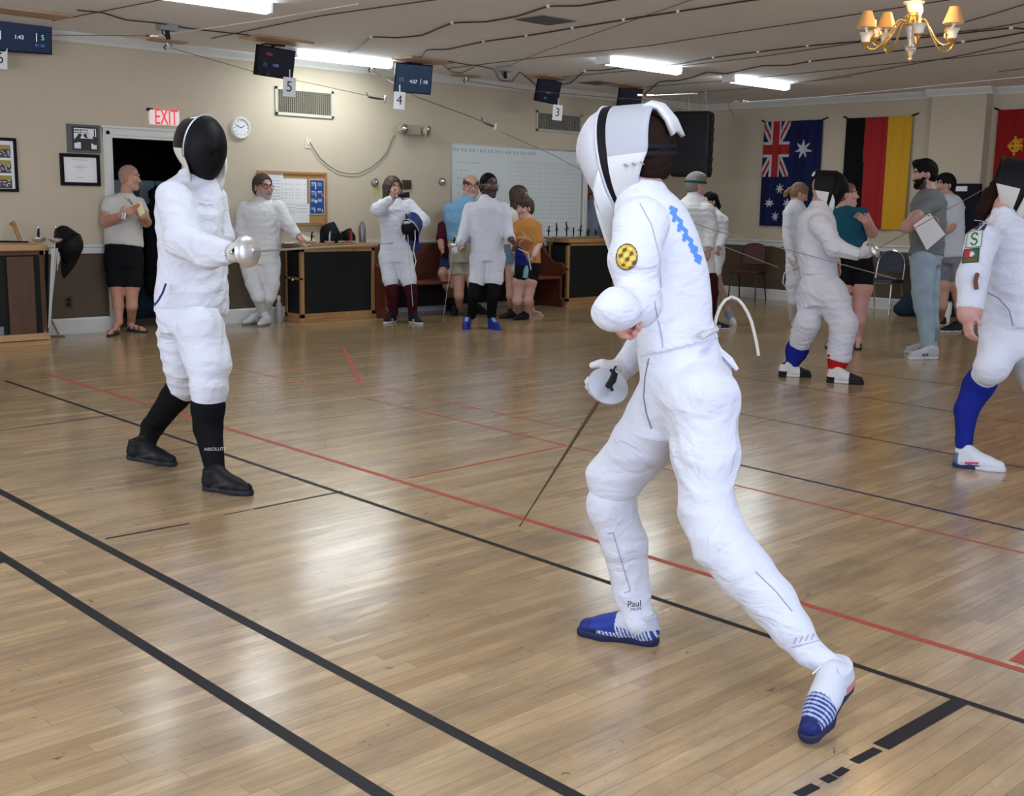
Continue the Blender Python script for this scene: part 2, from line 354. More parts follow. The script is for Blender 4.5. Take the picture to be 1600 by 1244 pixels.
def tape(name, col): return mat(name, col, .5, var=.12, spec=.10)
F = MB(); F.box((-6, -6, -.1), (X0+.3, Y0+3.2, 0))
LB, LR, LBL = 1, 2, 3
def stripe(p, q, w, mi, z=.0006):
    a, b = flz(*p), flz(*q); d = nrm(b-a)
    if q[0] > 600 and q[1] > 1230 or q[0] > 1600: b = b+d*3.5      # the line runs on past the frame
    if p[0] <= 0: a = a-d*2.5
    n = np.array([-d[1], d[0], 0])*w/2; h = np.array([0, 0, z])
    F.add([a-n+h, a+n+h, b+n+h, b-n+h], [(3, 2, 1, 0)], mi)
stripe((8, 595), (1625, 1136), .030, LB); stripe((-25, 755), (930, 1261), .042, LB); stripe((-25, 852), (640, 1270), .042, LB)
stripe((70, 583), (1640, 1061), .034, LR, .0008); stripe((369, 575), (1620, 869), .018, LR, .0007); stripe((444, 574), (1136, 722), .016, LR, .0007)
stripe((1136, 722), (1620, 833), .026, LBL); stripe((1100, 636), (1620, 735), .018, LB); stripe((1100, 580), (1620, 665), .014, LB); stripe((1256, 571), (1620, 619), .012, LB)
stripe((537, 544), (564, 600), .035, LR, .0009); stripe((639, 747), (886, 696), .018, LR, .0009)
stripe((165, 842), (296, 818), .016, LB, .0009); stripe((395, 796), (535, 768), .018, LB, .0009); stripe((0, 673), (180, 648), .010, LB, .0009); stripe((350, 805), (390, 797), .010, LB, .0009)
stripe((1376, 1167), (1500, 1096), .050, LB, .0009)
for p, q, w in (((1334, 1191), (1372, 1171), .03), ((1305, 1212), (1322, 1201), .025), ((1287, 1221), (1303, 1213), .03), ((1246, 1243), (1275, 1228), .03), ((0, 877), (6, 875), .05)): stripe(p, q, w, LB, .0009)
stripe((1588, 1036), (1612, 1018), .05, LR, .0009)
FLOOR = F.build('floor', [floor_material(), tape('black_line_paint', (.022, .021, .022)), tape('red_line_paint', (.42, .085, .06)), tape('navy_line_paint', (.03, .035, .07))]); tag(FLOOR, kind='structure')
# ceiling
c = MB().box((-6, -6, ZC), (X0+.3, Y0+.3, ZC+.1)).build('ceiling', CEIL); tag(c, kind='structure')
# back wall with its two doorways
D1, D2, DH = (5.43, 6.36), (12.80, 13.72), 2.05
w = MB(); TH = .14
for a, b in ((-6, D1[0]), (D1[1], D2[0]), (D2[1], X0+.3)):
    w.box((a, Y0, 0), (b, Y0+TH, .86), 1); w.box((a, Y0, .86), (b, Y0+TH, ZC), 0)
for a, b in (D1, D2): w.box((a, Y0, DH), (b, Y0+TH, ZC), 0)
tag(w.build('wall_back', [WALL, DADO]), kind='structure')
w = MB(); w.box((X0, -6, 0), (X0+.15, Y0+.2, .86), 1); w.box((X0, -6, .86), (X0+.15, Y0+.2, ZC), 0)
tag(w.build('wall_right', [WALL, DADO]), kind='structure')
PX0, PY = 15.36, (7.13, 7.90)
w = MB(); w.box((PX0, PY[0], 0), (X0+.02, PY[1], .86), 1); w.box((PX0, PY[0], .86), (X0+.02, PY[1], ZC), 0)
tag(w.build('wall_pier', [WALL, DADO]), kind='structure')
# left wall and the rear wall stay outside the picture; the open bays there are the window side of the hall
def profile_run(name, p, q, prof, n):
    """prof: list of (out from the wall, z) swept from p to q, n = direction out of the wall"""
    p, q, n = map(np.asarray, (p, q, n)); m_ = MB(); k = len(prof); vs = [e+n*o+np.array([0, 0, z]) for e in (p, q) for o, z in prof]
    fs = [(i, (i+1) % k, k+(i+1) % k, k+i) for i in range(k)]+[tuple(range(k)), tuple(range(k, 2*k))[::-1]]
    m_.add(vs, fs); o = m_.build(name, TRIM); tag(o, kind='structure'); return o
ny, nx_ = np.array([0, -1., 0]), np.array([-1., 0, 0])
base = [(0, 0), (.018, 0), (.018, .145), (.008, .165), (0, .165)]
rail = [(0, .835), (.02, .84), (.025, .90), (.04, .91), (.04, .935), (0, .935)]
crown = [(0, 2.99), (.02, 2.985), (.03, 3.01), (.075, 3.06), (.08, ZC), (0, ZC)]
i = 0
for a, b in ((-6, D1[0]-.1), (D1[1]+.1, D2[0]-.1), (D2[1]+.1, X0)):
    profile_run('baseboard_back', (a, Y0, 0), (b, Y0, 0), base, ny); profile_run('trim_back_rail', (a, Y0, 0), (b, Y0, 0), rail, ny)
profile_run('trim_back_crown', (-6, Y0, 0), (X0, Y0, 0), crown, ny)
for a, b, x in ((Y0, PY[1], X0), (PY[1], PY[0], PX0), (PY[0], -6, X0)):
    profile_run('baseboard_right', (x, a, 0), (x, b, 0), base, nx_); profile_run('trim_right_rail', (x, a, 0), (x, b, 0), rail, nx_); profile_run('trim_right_crown', (x, a+(.08 if x == PX0 else 0), 0), (x, b-(.08 if x == PX0 else 0), 0), crown, nx_)
for yy, s in ((PY[0], -1), (PY[1], 1)):
    for nm, pr in (('baseboard_pier', base), ('trim_pier_rail', rail), ('trim_pier_crown', crown)): profile_run(nm, (PX0-.001, yy, 0), (X0, yy, 0), pr, np.array([0, s*1., 0]))
# door casings and the dark rooms behind
def casing(n, D):
    m_ = MB()
    for x0, x1 in ((D[0]-.10, D[0]), (D[1], D[1]+.10)):
        m_.box((x0, Y0-.02, 0), (x1, Y0+TH+.01, DH+.10)); m_.box((x0+.03, Y0-.03, 0), (x1-.03, Y0-.02, DH+.07))
    m_.box((D[0]-.10, Y0-.021, DH), (D[1]+.10, Y0+TH+.01, DH+.10)); m_.box((D[0]-.12, Y0-.035, DH+.10), (D[1]+.12, Y0+.01, DH+.125)); m_.box((D[0]-.07, Y0-.03, DH+.03), (D[1]+.07, Y0-.021, DH+.07))
    tag(m_.build('door_%d' % n, TRIM, bevel=.003), kind='structure')
casing(1, D1); casing(2, D2)
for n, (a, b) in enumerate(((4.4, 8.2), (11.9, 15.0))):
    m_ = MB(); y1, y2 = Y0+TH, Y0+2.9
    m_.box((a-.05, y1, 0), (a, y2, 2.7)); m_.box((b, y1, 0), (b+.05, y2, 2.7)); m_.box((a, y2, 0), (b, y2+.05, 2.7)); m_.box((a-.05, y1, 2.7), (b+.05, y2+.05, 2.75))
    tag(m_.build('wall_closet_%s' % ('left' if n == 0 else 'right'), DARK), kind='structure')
# things seen in the left doorway
TEAL = mat('teal_box', (.55, .72, .70), .6); NAVYC = mat('navy_cloth', (.015, .03, .045), .9)
t = empty('storage_shelf', (6.2, 14.0, 0), 'dark metal storage shelf in the unlit room behind the left doorway', 'shelf')
m_ = MB()
for x in (5.5, 7.6):
    for y in (13.8, 14.3): m_.box((x, y, 0), (x+.04, y+.04, 2.2))
m_.build('post', BLACK, t)
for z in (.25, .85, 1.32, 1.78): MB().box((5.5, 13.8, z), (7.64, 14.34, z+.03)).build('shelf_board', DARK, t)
for px, py, w_, h_, lb in ((186, 275, .19, .17, 'grey green box on the shelf left of the bald man\'s head'), (232, 272, .22, .17, 'grey green box on the shelf right of the bald man\'s face'), (255, 274, .24, .17, 'pale green box on the shelf beside the fencer\'s shoulder')):
    p = onY(px, py, 13.78); tag(MB().box((p[0]-w_/2, 13.8, 1.35), (p[0]+w_/2, 14.2, 1.35+h_+.12)).build('storage_box', TEAL, bevel=.01), lb, 'box', 'boxes in the dark store room')
p = onY(238, 455, 13.2); s = SDF(p-.4, p+.4, .02); s.ell(p+[0, 0, -.05], np.eye(3), (.28, .2, .26)); s.ell(p+[-.2, 0, -.2], np.eye(3), (.2, .2, .2), .1)
me, _ = s.mesh('bag', 1, folds(.02, 9)); 
for v in me.vertices: v.co.z = max(v.co.z, 0.005)
tag(link('duffel_bag', me, NAVYC), 'dark teal bag lying on the floor of the room behind the left doorway', 'bag')
def hanging(px, py, w, h, m, lb, Y=12.9):
    p = onY(px, py, Y); s = SDF(p-[w, .3, h], p+[w, .3, h], .02); s.cone(p+[0, 0, h*.7], p-[0, 0, h*.8], w*.5, w*.8, 0, (0, 1, 0), .4)
    me, _ = s.mesh('garment', 1, folds(.02, 14)); tag(link('hanging_coat', me, m), lb, 'coat')
hanging(250, 370, .25, .7, BLKCL, 'black coat hanging inside the left doorway behind the bald man')
# ---------------------------------------------------------------- fittings on the back wall
def wall_board(name, px0, py0, px1, py1, Y=Y0, th=.03, m=WHT, frame=0, fm=None, parent=None, bevel=.002):
    a, b = onY(px0, py0, Y-th), onY(px1, py1, Y-th); x0, x1, z0, z1 = a[0], b[0], min(a[2], b[2]), max(a[2], b[2]); r = []
    if frame:
        f = MB()
        f.box((x0, Y-th, z0), (x1, Y, z0+frame)); f.box((x0, Y-th, z1-frame), (x1, Y, z1)); f.box((x0, Y-th, z0+frame), (x0+frame, Y, z1-frame)); f.box((x1-frame, Y-th, z0+frame), (x1, Y, z1-frame))
        f.build('frame', fm, parent, bevel=bevel); MB().box((x0+frame, Y-th*.5, z0+frame), (x1-frame, Y, z1-frame)).build(name, m, parent)
    else: MB().box((x0, Y-th, z0), (x1, Y, z1)).build(name, m, parent, bevel=bevel)
    return x0, x1, z0, z1
# exit sign
a, b = onY(235, 170, Y0-.05), onY(281, 197, Y0-.05)
t = empty('exit_sign', (a[0], Y0, b[2]), 'lit white exit sign with red letters above the left doorway', 'exit sign')
MB().box((a[0], Y0-.05, b[2]), (b[0], Y0, a[2]-.005)).build('housing', mat('sign_face', (.85, .78, .74), .5, emit=(1, .8, .75), estr=.25), t, bevel=.006)
text('letters', 'EXIT', .235, frameM(((a[0]+b[0])/2+.01, Y0-.052, (a[2]+b[2])/2-.004), (1, 0, 0), (0, 0, 1), (0, -1, 0)), mat('exit_red', (.75, .02, .04), .5, emit=(1, .05, .08), estr=.5), t, sx=.56, ext=.002)
MB().box((a[0]-.02, Y0-.03, a[2]-.02), (a[0]+.04, Y0, a[2]+.01)).build('bracket', BLACK, t)
# wall clock
c0 = onY(377, 200, Y0-.03); t = empty('wall_clock', (c0[0], Y0, c0[2]), 'small round white wall clock right of the exit sign', 'clock')
MB().lathe(c0+[0, .03, 0], (0, -1, 0), [(.125, 0), (.125, .025), (.115, .04), (.10, .04), (.098, .028)], 40).build('rim', WHT, t, True)
MB().lathe(c0+[0, .03, 0], (0, -1, 0), [(.1, .0), (.1, .029)], 40).build('dial', PAPER, t)
h = MB(); 
for an, L in ((1.0, .05), (-1.15, .075)): d = np.array([math.sin(an), 0, math.cos(an)]); h.obox(c0+[0, .0, 0]+d*L/2, d*L/2, np.cross(d, (0, 1, 0))*.004, (0, .001, 0))
for k in range(12): d = np.array([math.sin(k*math.pi/6), 0, math.cos(k*math.pi/6)]); h.obox(c0+d*.083, d*.007, np.cross(d, (0, 1, 0))*.003, (0, .001, 0))
h.build('hands', INK, t)
# framed things left of the door
a = onY(104, 193, Y0-.02); b = onY(158, 240, Y0-.02)
t = empty('club_sign', (a[0], Y0, b[2]), 'grey square plaque with a black and white icon of a saluting masked fencer', 'sign')
MB().box((a[0], Y0-.02, b[2]), (b[0], Y0, a[2])).build('backing', mat('plaque_grey', (.10, .10, .10), .5), t, bevel=.003)
def icon(u, v):
    x, y = u*2-1, 1-v*2
    r = max(abs(x), abs(y))
    if r > .97 or (abs(x) > .85 and abs(y) > .85): return 0
    if r > .86: return 0
    if y > .42 and x < .25: return 0 if (int(v*40) % 4 in (1, 2) and int(u*34) % 3 != 0) else 1
    if (x-.1)**2+(y-.28)**2 < .055: return 1 if (x-.17)**2+(y-.28)**2 < .022 and x > .15 else 0
    if abs(x-.72) < .035 and -.1 < y < .8: return 0
    if abs(x-.72) < .16 and abs(y-.12) < .05: return 0
    if -.95 < y < .0 and abs(x-.05) < .42+.1*(y > -.3): return 0
    for (x0, y0, x1, y1, w) in ((-.4, -.12, -.78, -.25, .15), (-.78, -.25, -.4, .28, .14), (.4, -.15, .75, -.4, .13), (.75, -.4, .72, .1, .12)):
        dx, dy = x1-x0, y1-y0; tt = min(1, max(0, ((x-x0)*dx+(y-y0)*dy)/(dx*dx+dy*dy)))
        if math.hypot(x-x0-tt*dx, y-y0-tt*dy) < w: return 0
    return 1
ia, ib = onY(112, 197, Y0-.022), onY(154, 236, Y0-.022)
raster('icon', (ia[0], Y0-.0225, ia[2]), (ib[0]-ia[0], 0, 0), (0, 0, ib[2]-ia[2]), 44, 44, icon, [INK, PAPER], t)
t = empty('framed_certificate', (5.1, Y0, 1.55), 'black framed certificate with faint lines hanging below the grey plaque', 'framed certificate')
x0, x1, z0, z1 = wall_board('paper', 94, 239, 158, 291, frame=.035, fm=BLACK, parent=t, m=PAPER)
g = MB()
for zz, w_ in ((.80, .4), (.62, .14), (.57, .36), (.50, .12), (.25, .2)): cx = (x0+x1)/2; zc = z0+(z1-z0)*zz; g.box((cx-w_*.2, Y0-.0165, zc), (cx+w_*.2, Y0-.015, zc+.006))
g.build('lettering', GREYINK, t)
t = empty('photo_collage', (4.3, Y0, 1.47), 'black framed column of three group photos at the left edge', 'framed photographs')
x0, x1, z0, z1 = wall_board('mat_board', -34, 213, 30, 300, frame=.03, fm=BLACK, parent=t, m=PAPER)
PHM = [mat('photo_yellow', (.35, .27, .05), .5), mat('photo_dark', (.03, .03, .05), .5), mat('photo_red', (.25, .08, .07), .5), mat('photo_white', (.5, .5, .5), .5)]
for k in range(3):
    rr = random.Random(k)
    def ph(u, v, rr=rr): return 0 if v < .35 else (rr.choice([1, 1, 2, 3, 1]) if v < .92 else 1)
    zt = z1-.07-k*(z1-z0-.08)/3
    raster('photograph', (x1-.16-.13, Y0-.0165, zt), (.23, 0, 0), (0, 0, -.125), 16, 9, ph, PHM, t)
# outlet, switch
p = onY(107, 472, Y0); t = empty('wall_outlet', (p[0], Y0, p[2]), 'dark brown power outlet low on the brown wall near the doorway', 'outlet')
MB().box((p[0]-.04, Y0-.008, p[2]-.06), (p[0]+.04, Y0, p[2]+.06)).build('plate', mat('brown_plastic', (.03, .018, .012), .4), t, bevel=.002)
m_ = MB(); 
for dz in (-.025, .025): m_.box((p[0]-.018, Y0-.011, p[2]+dz-.015), (p[0]+.018, Y0-.008, p[2]+dz+.015))
m_.build('socket', BLACK, t)
for px, py, lb, nm in ((354, 319, 'cream light switch plate right of the masked fencer\'s shoulder', 'light_switch'), (481, 224, 'cream wall outlet under the vent with a thin cord', 'cord_outlet')):
    p = onY(px, py, Y0); t = empty(nm, (p[0], Y0, p[2]), lb, 'light switch' if 'switch' in nm else 'outlet')
    MB().box((p[0]-.04, Y0-.008, p[2]-.06), (p[0]+.04, Y0, p[2]+.06)).build('plate', mat('cream_plastic', (.6, .55, .42), .4), t, bevel=.002)
    MB().box((p[0]-.01, Y0-.02, p[2]-.015), (p[0]+.01, Y0-.008, p[2]+.015)).build('toggle', INK if 'switch' in nm else WHT, t)
# wall vents
def vent(px0, py0, px1, py1, lb, n=26):
    a, b = onY(px0, py0, Y0-.02), onY(px1, py1, Y0-.02); z0, z1 = b[2], a[2]
    t = empty('wall_vent', (a[0], Y0, z0), lb, 'air vent', 'wall vents'); f = MB(); w_ = .035
    f.box((a[0], Y0-.02, z0), (b[0], Y0, z0+w_)); f.box((a[0], Y0-.02, z1-w_), (b[0], Y0, z1)); f.box((a[0], Y0-.02, z0), (a[0]+w_, Y0, z1)); f.box((b[0]-w_, Y0-.02, z0), (b[0], Y0, z1))
    f.build('frame', mat('vent_cream', (.48, .45, .38), .5), t, bevel=.003)
    MB().box((a[0]+w_, Y0-.004, z0+w_), (b[0]-w_, Y0-.001, z1-w_)).build('duct_opening', mat('vent_dark', (.06, .05, .035), .8), t)
    g = MB(); W_ = b[0]-a[0]-2*w_
    for k in range(n): x = a[0]+w_+W_*(k+.5)/n; g.obox((x, Y0-.011, (z0+z1)/2), (.005, .004, 0), (-.002, .003, 0), (0, 0, (z1-z0)/2-w_))
    for k in range(12): z = z0+w_+(z1-z0-2*w_)*(k+.5)/12; g.box((a[0]+w_, Y0-.008, z-.002), (b[0]-w_, Y0-.006, z+.002))
    g.build('grille', mat('vent_slat', (.28, .26, .20), .5), t)
vent(430, 134, 522, 186, 'large cream wall vent grille behind the number 5 card')
vent(839, 172, 910, 210, 'cream wall vent grille behind the number 3 card')
# emergency light with two lamps
p = onY(638, 204, Y0); t = empty('emergency_light', (p[0], Y0, p[2]), 'beige emergency light with two round lamps high on the back wall', 'emergency light')
MB().box((p[0]-.12, Y0-.09, p[2]-.06), (p[0]+.14, Y0, p[2]+.07)).build('battery_box', mat('beige_plastic', (.36, .30, .22), .5), t, bevel=.012)
for dx, ax in ((-.17, (.1, -1, -.1)), (.22, (.5, -1, -.2))):
    c_ = np.array([p[0]+dx, Y0-.11, p[2]+.0]); l = MB().lathe(c_, nrm(ax), [(.02, -.05), (.06, -.03), (.075, .02), (.078, .03)], 20).build('lamp_head', mat('lamp_shell', (.4, .34, .25), .4), t, True)
    MB().lathe(c_+nrm(ax)*.03, nrm(ax), [(.07, 0), (.05, .012), (.001, .018)], 20).build('lens', CHROME, l, True)
# thin cord from outlet to emergency light
def cable(name, pts, r, m, lb, cat='cable', group=None, parent=None, n=6):
    o = MB().tube(pts, r, n).build(name, m, parent, True)
    if lb: tag(o, lb, cat, group)
    return o
CORDB = mat('cord_brown', (.09, .07, .05), .6)
cable('lamp_cord', [onY(x, y, Y0-.02) for x, y in ((484, 222), (490, 232), (500, 247), (512, 258), (528, 268), (545, 272), (562, 271), (580, 262), (595, 250), (605, 238), (612, 220), (617, 211))], .005, CORDB, 'thin brown cord drooping across the wall to the emergency light')
# round chrome bells / thermostat / speaker grille
for px, py, lb in ((585, 285, 'small round chrome wall bell above the yellow note'), (690, 284, 'small round chrome wall bell left of the whiteboard')):
    p = onY(px, py, Y0); t = empty('wall_bell', (p[0], Y0, p[2]), lb, 'bell', 'round chrome bells'); MB().lathe(p, (0, -1, 0), [(.055, 0), (.055, .012), (.05, .02)], 24).build('ring', mat('bell_grey', (.2, .2, .19), .4), t, True)
    MB().lathe(p, (0, -1, 0), [(.04, .018), (.035, .035), (.015, .045), (.001, .047)], 24).build('dome', CHROME, t, True)
a, b = onY(630, 281, Y0-.03), onY(643, 296, Y0-.03); t = empty('wall_speaker', (a[0], Y0, b[2]), 'small dark brown grille box on the wall behind the drinking fencer', 'speaker grille')
MB().box((a[0], Y0-.03, b[2]), (b[0], Y0, a[2])).build('case', mat('dark_bronze', (.06, .05, .035), .5), t, bevel=.004); m_ = MB()
for k in range(5): z = b[2]+(a[2]-b[2])*(k+.7)/6; m_.box((a[0]+.01, Y0-.034, z), (b[0]-.01, Y0-.03, z+.006))
m_.build('slats', BLACK, t)
a = onY(579, 292, Y0-.003); b = onY(592, 302, Y0-.003)
tag(MB().box((a[0]+.05, Y0-.004, b[2]+.005), (b[0], Y0, a[2])).build('sticky_note', mat('note_yellow', (.55, .52, .2), .7)), 'pale yellow sticky note on the wall below the chrome bell', 'note')
# cork board
t = empty('cork_board', (7.6, Y0, 1.2), 'oak framed cork board covered in papers behind the leaning man', 'notice board')
x0, x1, z0, z1 = wall_board('cork', 403, 266, 512, 352, frame=.03, fm=OAK, parent=t, m=mat('cork', (.42, .24, .10), .9, var=.1), th=.03)
LINES = mat('faint_print', (.55, .58, .62), .7)
def sheet(u0, v0, u1, v1, lb, kind=0, dy=.0175):
    X_, Z_ = x0+(x1-x0)*u0, z1-(z1-z0)*v0; w_, h_ = (x1-x0)*(u1-u0), (z1-z0)*(v1-v0)
    def f(u, v):
        if kind == 0: return 1 if (int(v*h_/.012) % 3 == 1 and .08 < u < .9 and v > .05) or abs(u-.62) < .01 else 0
        if kind == 1: return 1 if int(u*14) % 2 == 0 and int(v*h_/.008) % 4 == 0 else 0
        return 0
    o = raster('pinned_sheet', (X_, Y0-dy, Z_), (w_, 0, 0), (0, 0, -h_), max(4, int(w_/.02)), max(4, int(h_/.012)), f, [PAPER, LINES], thick=.001); tag(o, lb, 'paper', 'papers on the cork board')
sheet(.03, .03, .36, .55, 'sheet of paper at the top left of the cork board'); sheet(.33, .13, .70, .60, 'wide printed sheet in the middle of the cork board', 1, .019); sheet(.38, .58, .55, .80, 'small sheet under the wide one on the cork board', 0, .0205)
sheet(.52, .60, .73, .78, 'ruled sheet beside the blue poster\'s lower corner', 0, .0225); sheet(.45, .78, .73, .99, 'lowest sheet on the cork board', 2, .0215)
PB = [mat('poster_blue', (.010, .055, .22), .5), mat('poster_print', (.55, .62, .75), .5), mat('poster_red', (.6, .08, .12), .5), PAPER]
def poster(u, v):
    if u < .03 or u > .97 or v < .02 or v > .98: return 3
    x, y = u*10, v*16
    if (x-8.8)**2+(y-7)**2 < .7: return 2
    if (x-4.3)**2+(y-10)**2 < .7: return 1
    if abs(x-4.2) < .35 and 1.2 < y < 4.5: return 1
    if 5.5 < y < 8 and abs(x-4.2) < .25: return 1
    for bx, by in ((.9, 1.3), (5.6, 1.5), (.9, 5.3), (5.6, 5), (.9, 8.8), (5.6, 8.8), (1, 12.5), (5.2, 13)):
        if bx < x < bx+2.6 and by < y < by+1.6 and int(y*3) % 2 == 0 and (int(x*4) % 5 != 0): return 1
    if abs(y-14.2) < .8 and (abs(x-3.4) < .3 or abs(x-8.6) < .3): return 1
    return 0
X_ = x0+(x1-x0)*.74; w_ = (x1-x0)*.22; hh = (z1-z0)*.66
tag(raster('blue_poster', (X_, Y0-.02, z1-(z1-z0)*.135), (w_, 0, 0), (0, 0, -hh), 40, 64, poster, PB, thick=.001), 'dark blue printed poster pinned to the right of the cork board', 'poster')
# whiteboard
t = empty('whiteboard', (11.4, Y0, .95), 'very wide wall whiteboard with handwritten rows and a score grid', 'whiteboard')
WA, WB_ = 10.14, 12.66
def wbf(u, v):
    x, z = u*2.52, v*1.22
    if x > 1.05 and v > .12 and v < .8 and (int(x/.02) % 3 == 0 and (x-int(x/.02)*.02) < .02 and (int(x/.06) % 1 == 0)) and x > 1.2: return 1 if int(x/.02) % 3 == 0 else 0
    if x > 1.05 and v > .12 and int(z/.015) % 4 == 0: return 1
    if x < .75 and int(z/.015) % 7 == 0 and .1 < v < .9 and math.sin(x*70+z*31) > -.5 and x > .06 and x < .3+.25*math.sin(z*9)**2: return 2
    if .03 < v < .06 and x < 1.6 and math.sin(x*90) > -.2: return 2
    return 0
WBM = [mat('whiteboard_face', (.66, .70, .70), .3), mat('wb_grid', (.57, .61, .62), .4), mat('wb_pen', (.40, .50, .56), .4)]
MB().box((WA, Y0-.012, .96), (WB_, Y0, 2.20)).build('panel', WBM[0], t)
raster('writing', (WA+.02, Y0-.0125, 2.19), (2.48, 0, 0), (0, 0, -1.21), 124, 80, wbf, WBM, t)
m_ = MB(); m_.box((WA-.02, Y0-.018, .94), (WA, Y0, 2.22)); m_.box((WB_, Y0-.018, .94), (WB_+.02, Y0, 2.22)); m_.box((WA, Y0-.018, 2.20), (WB_, Y0, 2.22)); m_.box((WA, Y0-.05, .94), (WB_, Y0, .96)); m_.build('frame', mat('alu', (.55, .56, .56), .35, .6), t)
# ---------------------------------------------------------------- cabinets and pew
TINT = mat('smoked_panel', (.018, .020, .018), .18)
def cabinet(x0, x1, y0, y1, h, lb, panels, open_left=True, topm=OAK, frame=OAKV):
    t = empty('display_cabinet', ((x0+x1)/2, (y0+y1)/2, 0), lb, 'cabinet')
    MB().box((x0-.03, y0-.03, h-.055), (x1+.03, y1, h)).build('worktop', topm, t, bevel=.005)
    f = MB(); s_ = .045
    for x in (x0, x1-s_):
        for y in (y0, y1-s_): f.box((x, y, .05), (x+s_, y+s_, h-.055))
    f.box((x0, y0, .05), (x1, y0+s_, .10)); f.box((x0, y0, h-.10), (x1, y0+s_, h-.055)); f.box((x0, y0, .05), (x0+s_, y1, .10)); f.box((x1-s_, y0, .05), (x1, y1, .10)); f.box((x0, y0, .50), (x0+s_*.6, y1, .53))
    f.build('frame', frame, t, bevel=.003)
    MB().box((x0-.02, y0-.02, 0), (x1+.02, y1, .05)).build('plinth', topm, t, bevel=.004)
    MB().box((x0+s_, y0+.015, .10), (x1-s_, y0+.025, h-.10)).build('front_panel', TINT, t)
    MB().box((x0+.01, y0+s_, .10), (x0+.02, y1-s_, h-.1)).build('side_panel', TINT, t); MB().box((x1-.02, y0+s_, .10), (x1-.01, y1-s_, h-.1)).build('side_panel', TINT, t)
    MB().box((x0+s_, y1-.02, .05), (x1-s_, y1-.005, h-.055)).build('back_panel', DARK, t)
    return t
cm = cabinet(7.50, 8.57, 11.56, 11.92, .93, 'oak topped cabinet with a smoked front panel beside the leaning man', 1)
k_ = MB().lathe((7.495, 11.72, .50), (-1, 0, 0), [(.012, 0), (.018, .012), (.012, .025)], 14).build('knob', CHROME, cm, True)
c2 = cabinet(11.95, 12.98, 11.50, 11.90, .95, 'oak topped cabinet holding a row of upright weapons under the whiteboard', 1)
cl = cabinet(2.6, 4.36, 11.20, 11.86, .97, 'long pine topped cabinet with dark glass panels at the left edge', 1, topm=PINE, frame=wood('dark_oak', (.06, .028, .014), (.10, .045, .02), 'Z'))
MB().box((4.0, 11.185, .1), (4.25, 11.2, .86)).build('stile', MATS['dark_oak'], cl)
MB().box((2.6, 11.16, .06), (4.36, 11.2, .12)).build('bottom_rail', PINE, cl)
MB().box((3.3, 11.214, .12), (3.95, 11.224, .2)).build('pale_inlay', mat('pale_panel', (.2, .2, .19), .4), cl)
# pew
x0, x1, yb = 8.62, 11.66, 11.86
t = empty('church_pew', (10.1, 11.6, 0), 'long reddish brown wooden pew with carved end behind the waiting fencers', 'bench')
MB().add([(x0, yb-.10, .40), (x1, yb-.10, .40), (x1, yb-.02, .90), (x0, yb-.02, .90), (x0, yb-.06, .40), (x1, yb-.06, .40), (x1, yb+.02, .90), (x0, yb+.02, .90)], [(0, 1, 2, 3), (7, 6, 5, 4), (3, 2, 6, 7), (0, 4, 5, 1), (0, 3, 7, 4), (1, 5, 6, 2)]).build('backrest', PEW, t, bevel=.004)
MB().box((x0, yb-.52, .40), (x1, yb-.06, .435)).build('seat', mat('pew_seat', (.14, .032, .016), .4), t, bevel=.008)
MB().box((x0+.1, yb-.14, .09), (x1-.1, yb-.12, .40)).build('rear_apron', DARK, t)
for x in (x0-.04, x1):
    out = [(yb+.02, 0), (yb-.54, 0), (yb-.54, .10), (yb-.50, .14), (yb-.50, .42), (yb-.56, .50), (yb-.56, .58), (yb-.50, .63), (yb-.36, .63), (yb-.22, .72), (yb-.10, .90), (yb-.04, .95), (yb+.02, .95)]
    k = len(out); vs = [(x, y, z) for y, z in out]+[(x+.045, y, z) for y, z in out]
    MB().add(vs, [tuple(range(k)), tuple(range(k, 2*k))[::-1]]+[(i, k+i, k+(i+1) % k, (i+1) % k) for i in range(k)]).build('pew_end', PEW, t, bevel=.006)
# ---------------------------------------------------------------- fluorescent fittings
TUBE = mat('lit_diffuser', (.9, .95, .95), .4, emit=(.86, .97, 1.0), estr=17.0)
def fluorescent(x0, x1, y, lb, w=.15):
    t = empty('fluorescent_light', ((x0+x1)/2, y, ZC), lb, 'ceiling light', 'fluorescent ceiling lights')
    MB().box((x0, y-w*.28, ZC-.035), (x1, y+w*.28, ZC)).build('base_plate', WHT, t)
    n = 12; vs = []; 
    for x in (x0+.03, x1-.03):
        for k in range(n+1): a = math.pi*k/n; vs.append((x, y+math.cos(a)*w*.46, ZC-.035-math.sin(a)*.055))
    k = n+1; m_ = MB().add(vs, [(i, i+1, k+i+1, k+i) for i in range(n)]+[tuple(range(k))[::-1], tuple(range(k, 2*k))])
    m_.build('diffuser', TUBE, t)
    MB().box((x0-.06, y-w/2, ZC-.09), (x0+.03, y+w/2, ZC)).build('end_cap', WHT, t, bevel=.006); MB().box((x1-.03, y-w/2+.01, ZC-.085), (x1, y+w/2-.01, ZC)).build('end_cap', WHT, t, bevel=.006)
    area('tube_light', ((x0+x1)/2, y, ZC-.12), ((x0+x1)/2, y, 0), x1-x0, w, 15, (.90, .97, 1.0)); return t
fluorescent(7.25, 8.62, 11.30, 'lit fluorescent ceiling light behind the number 5 monitor')
fluorescent(9.85, 11.18, 9.00, 'lit fluorescent ceiling light above the near fencer\'s mask')
fluorescent(12.22, 13.50, 9.02, 'lit fluorescent ceiling light furthest right, above the speaker')
fluorescent(4.12, 5.46, 8.85, 'lit fluorescent ceiling light cut by the top edge of the picture')
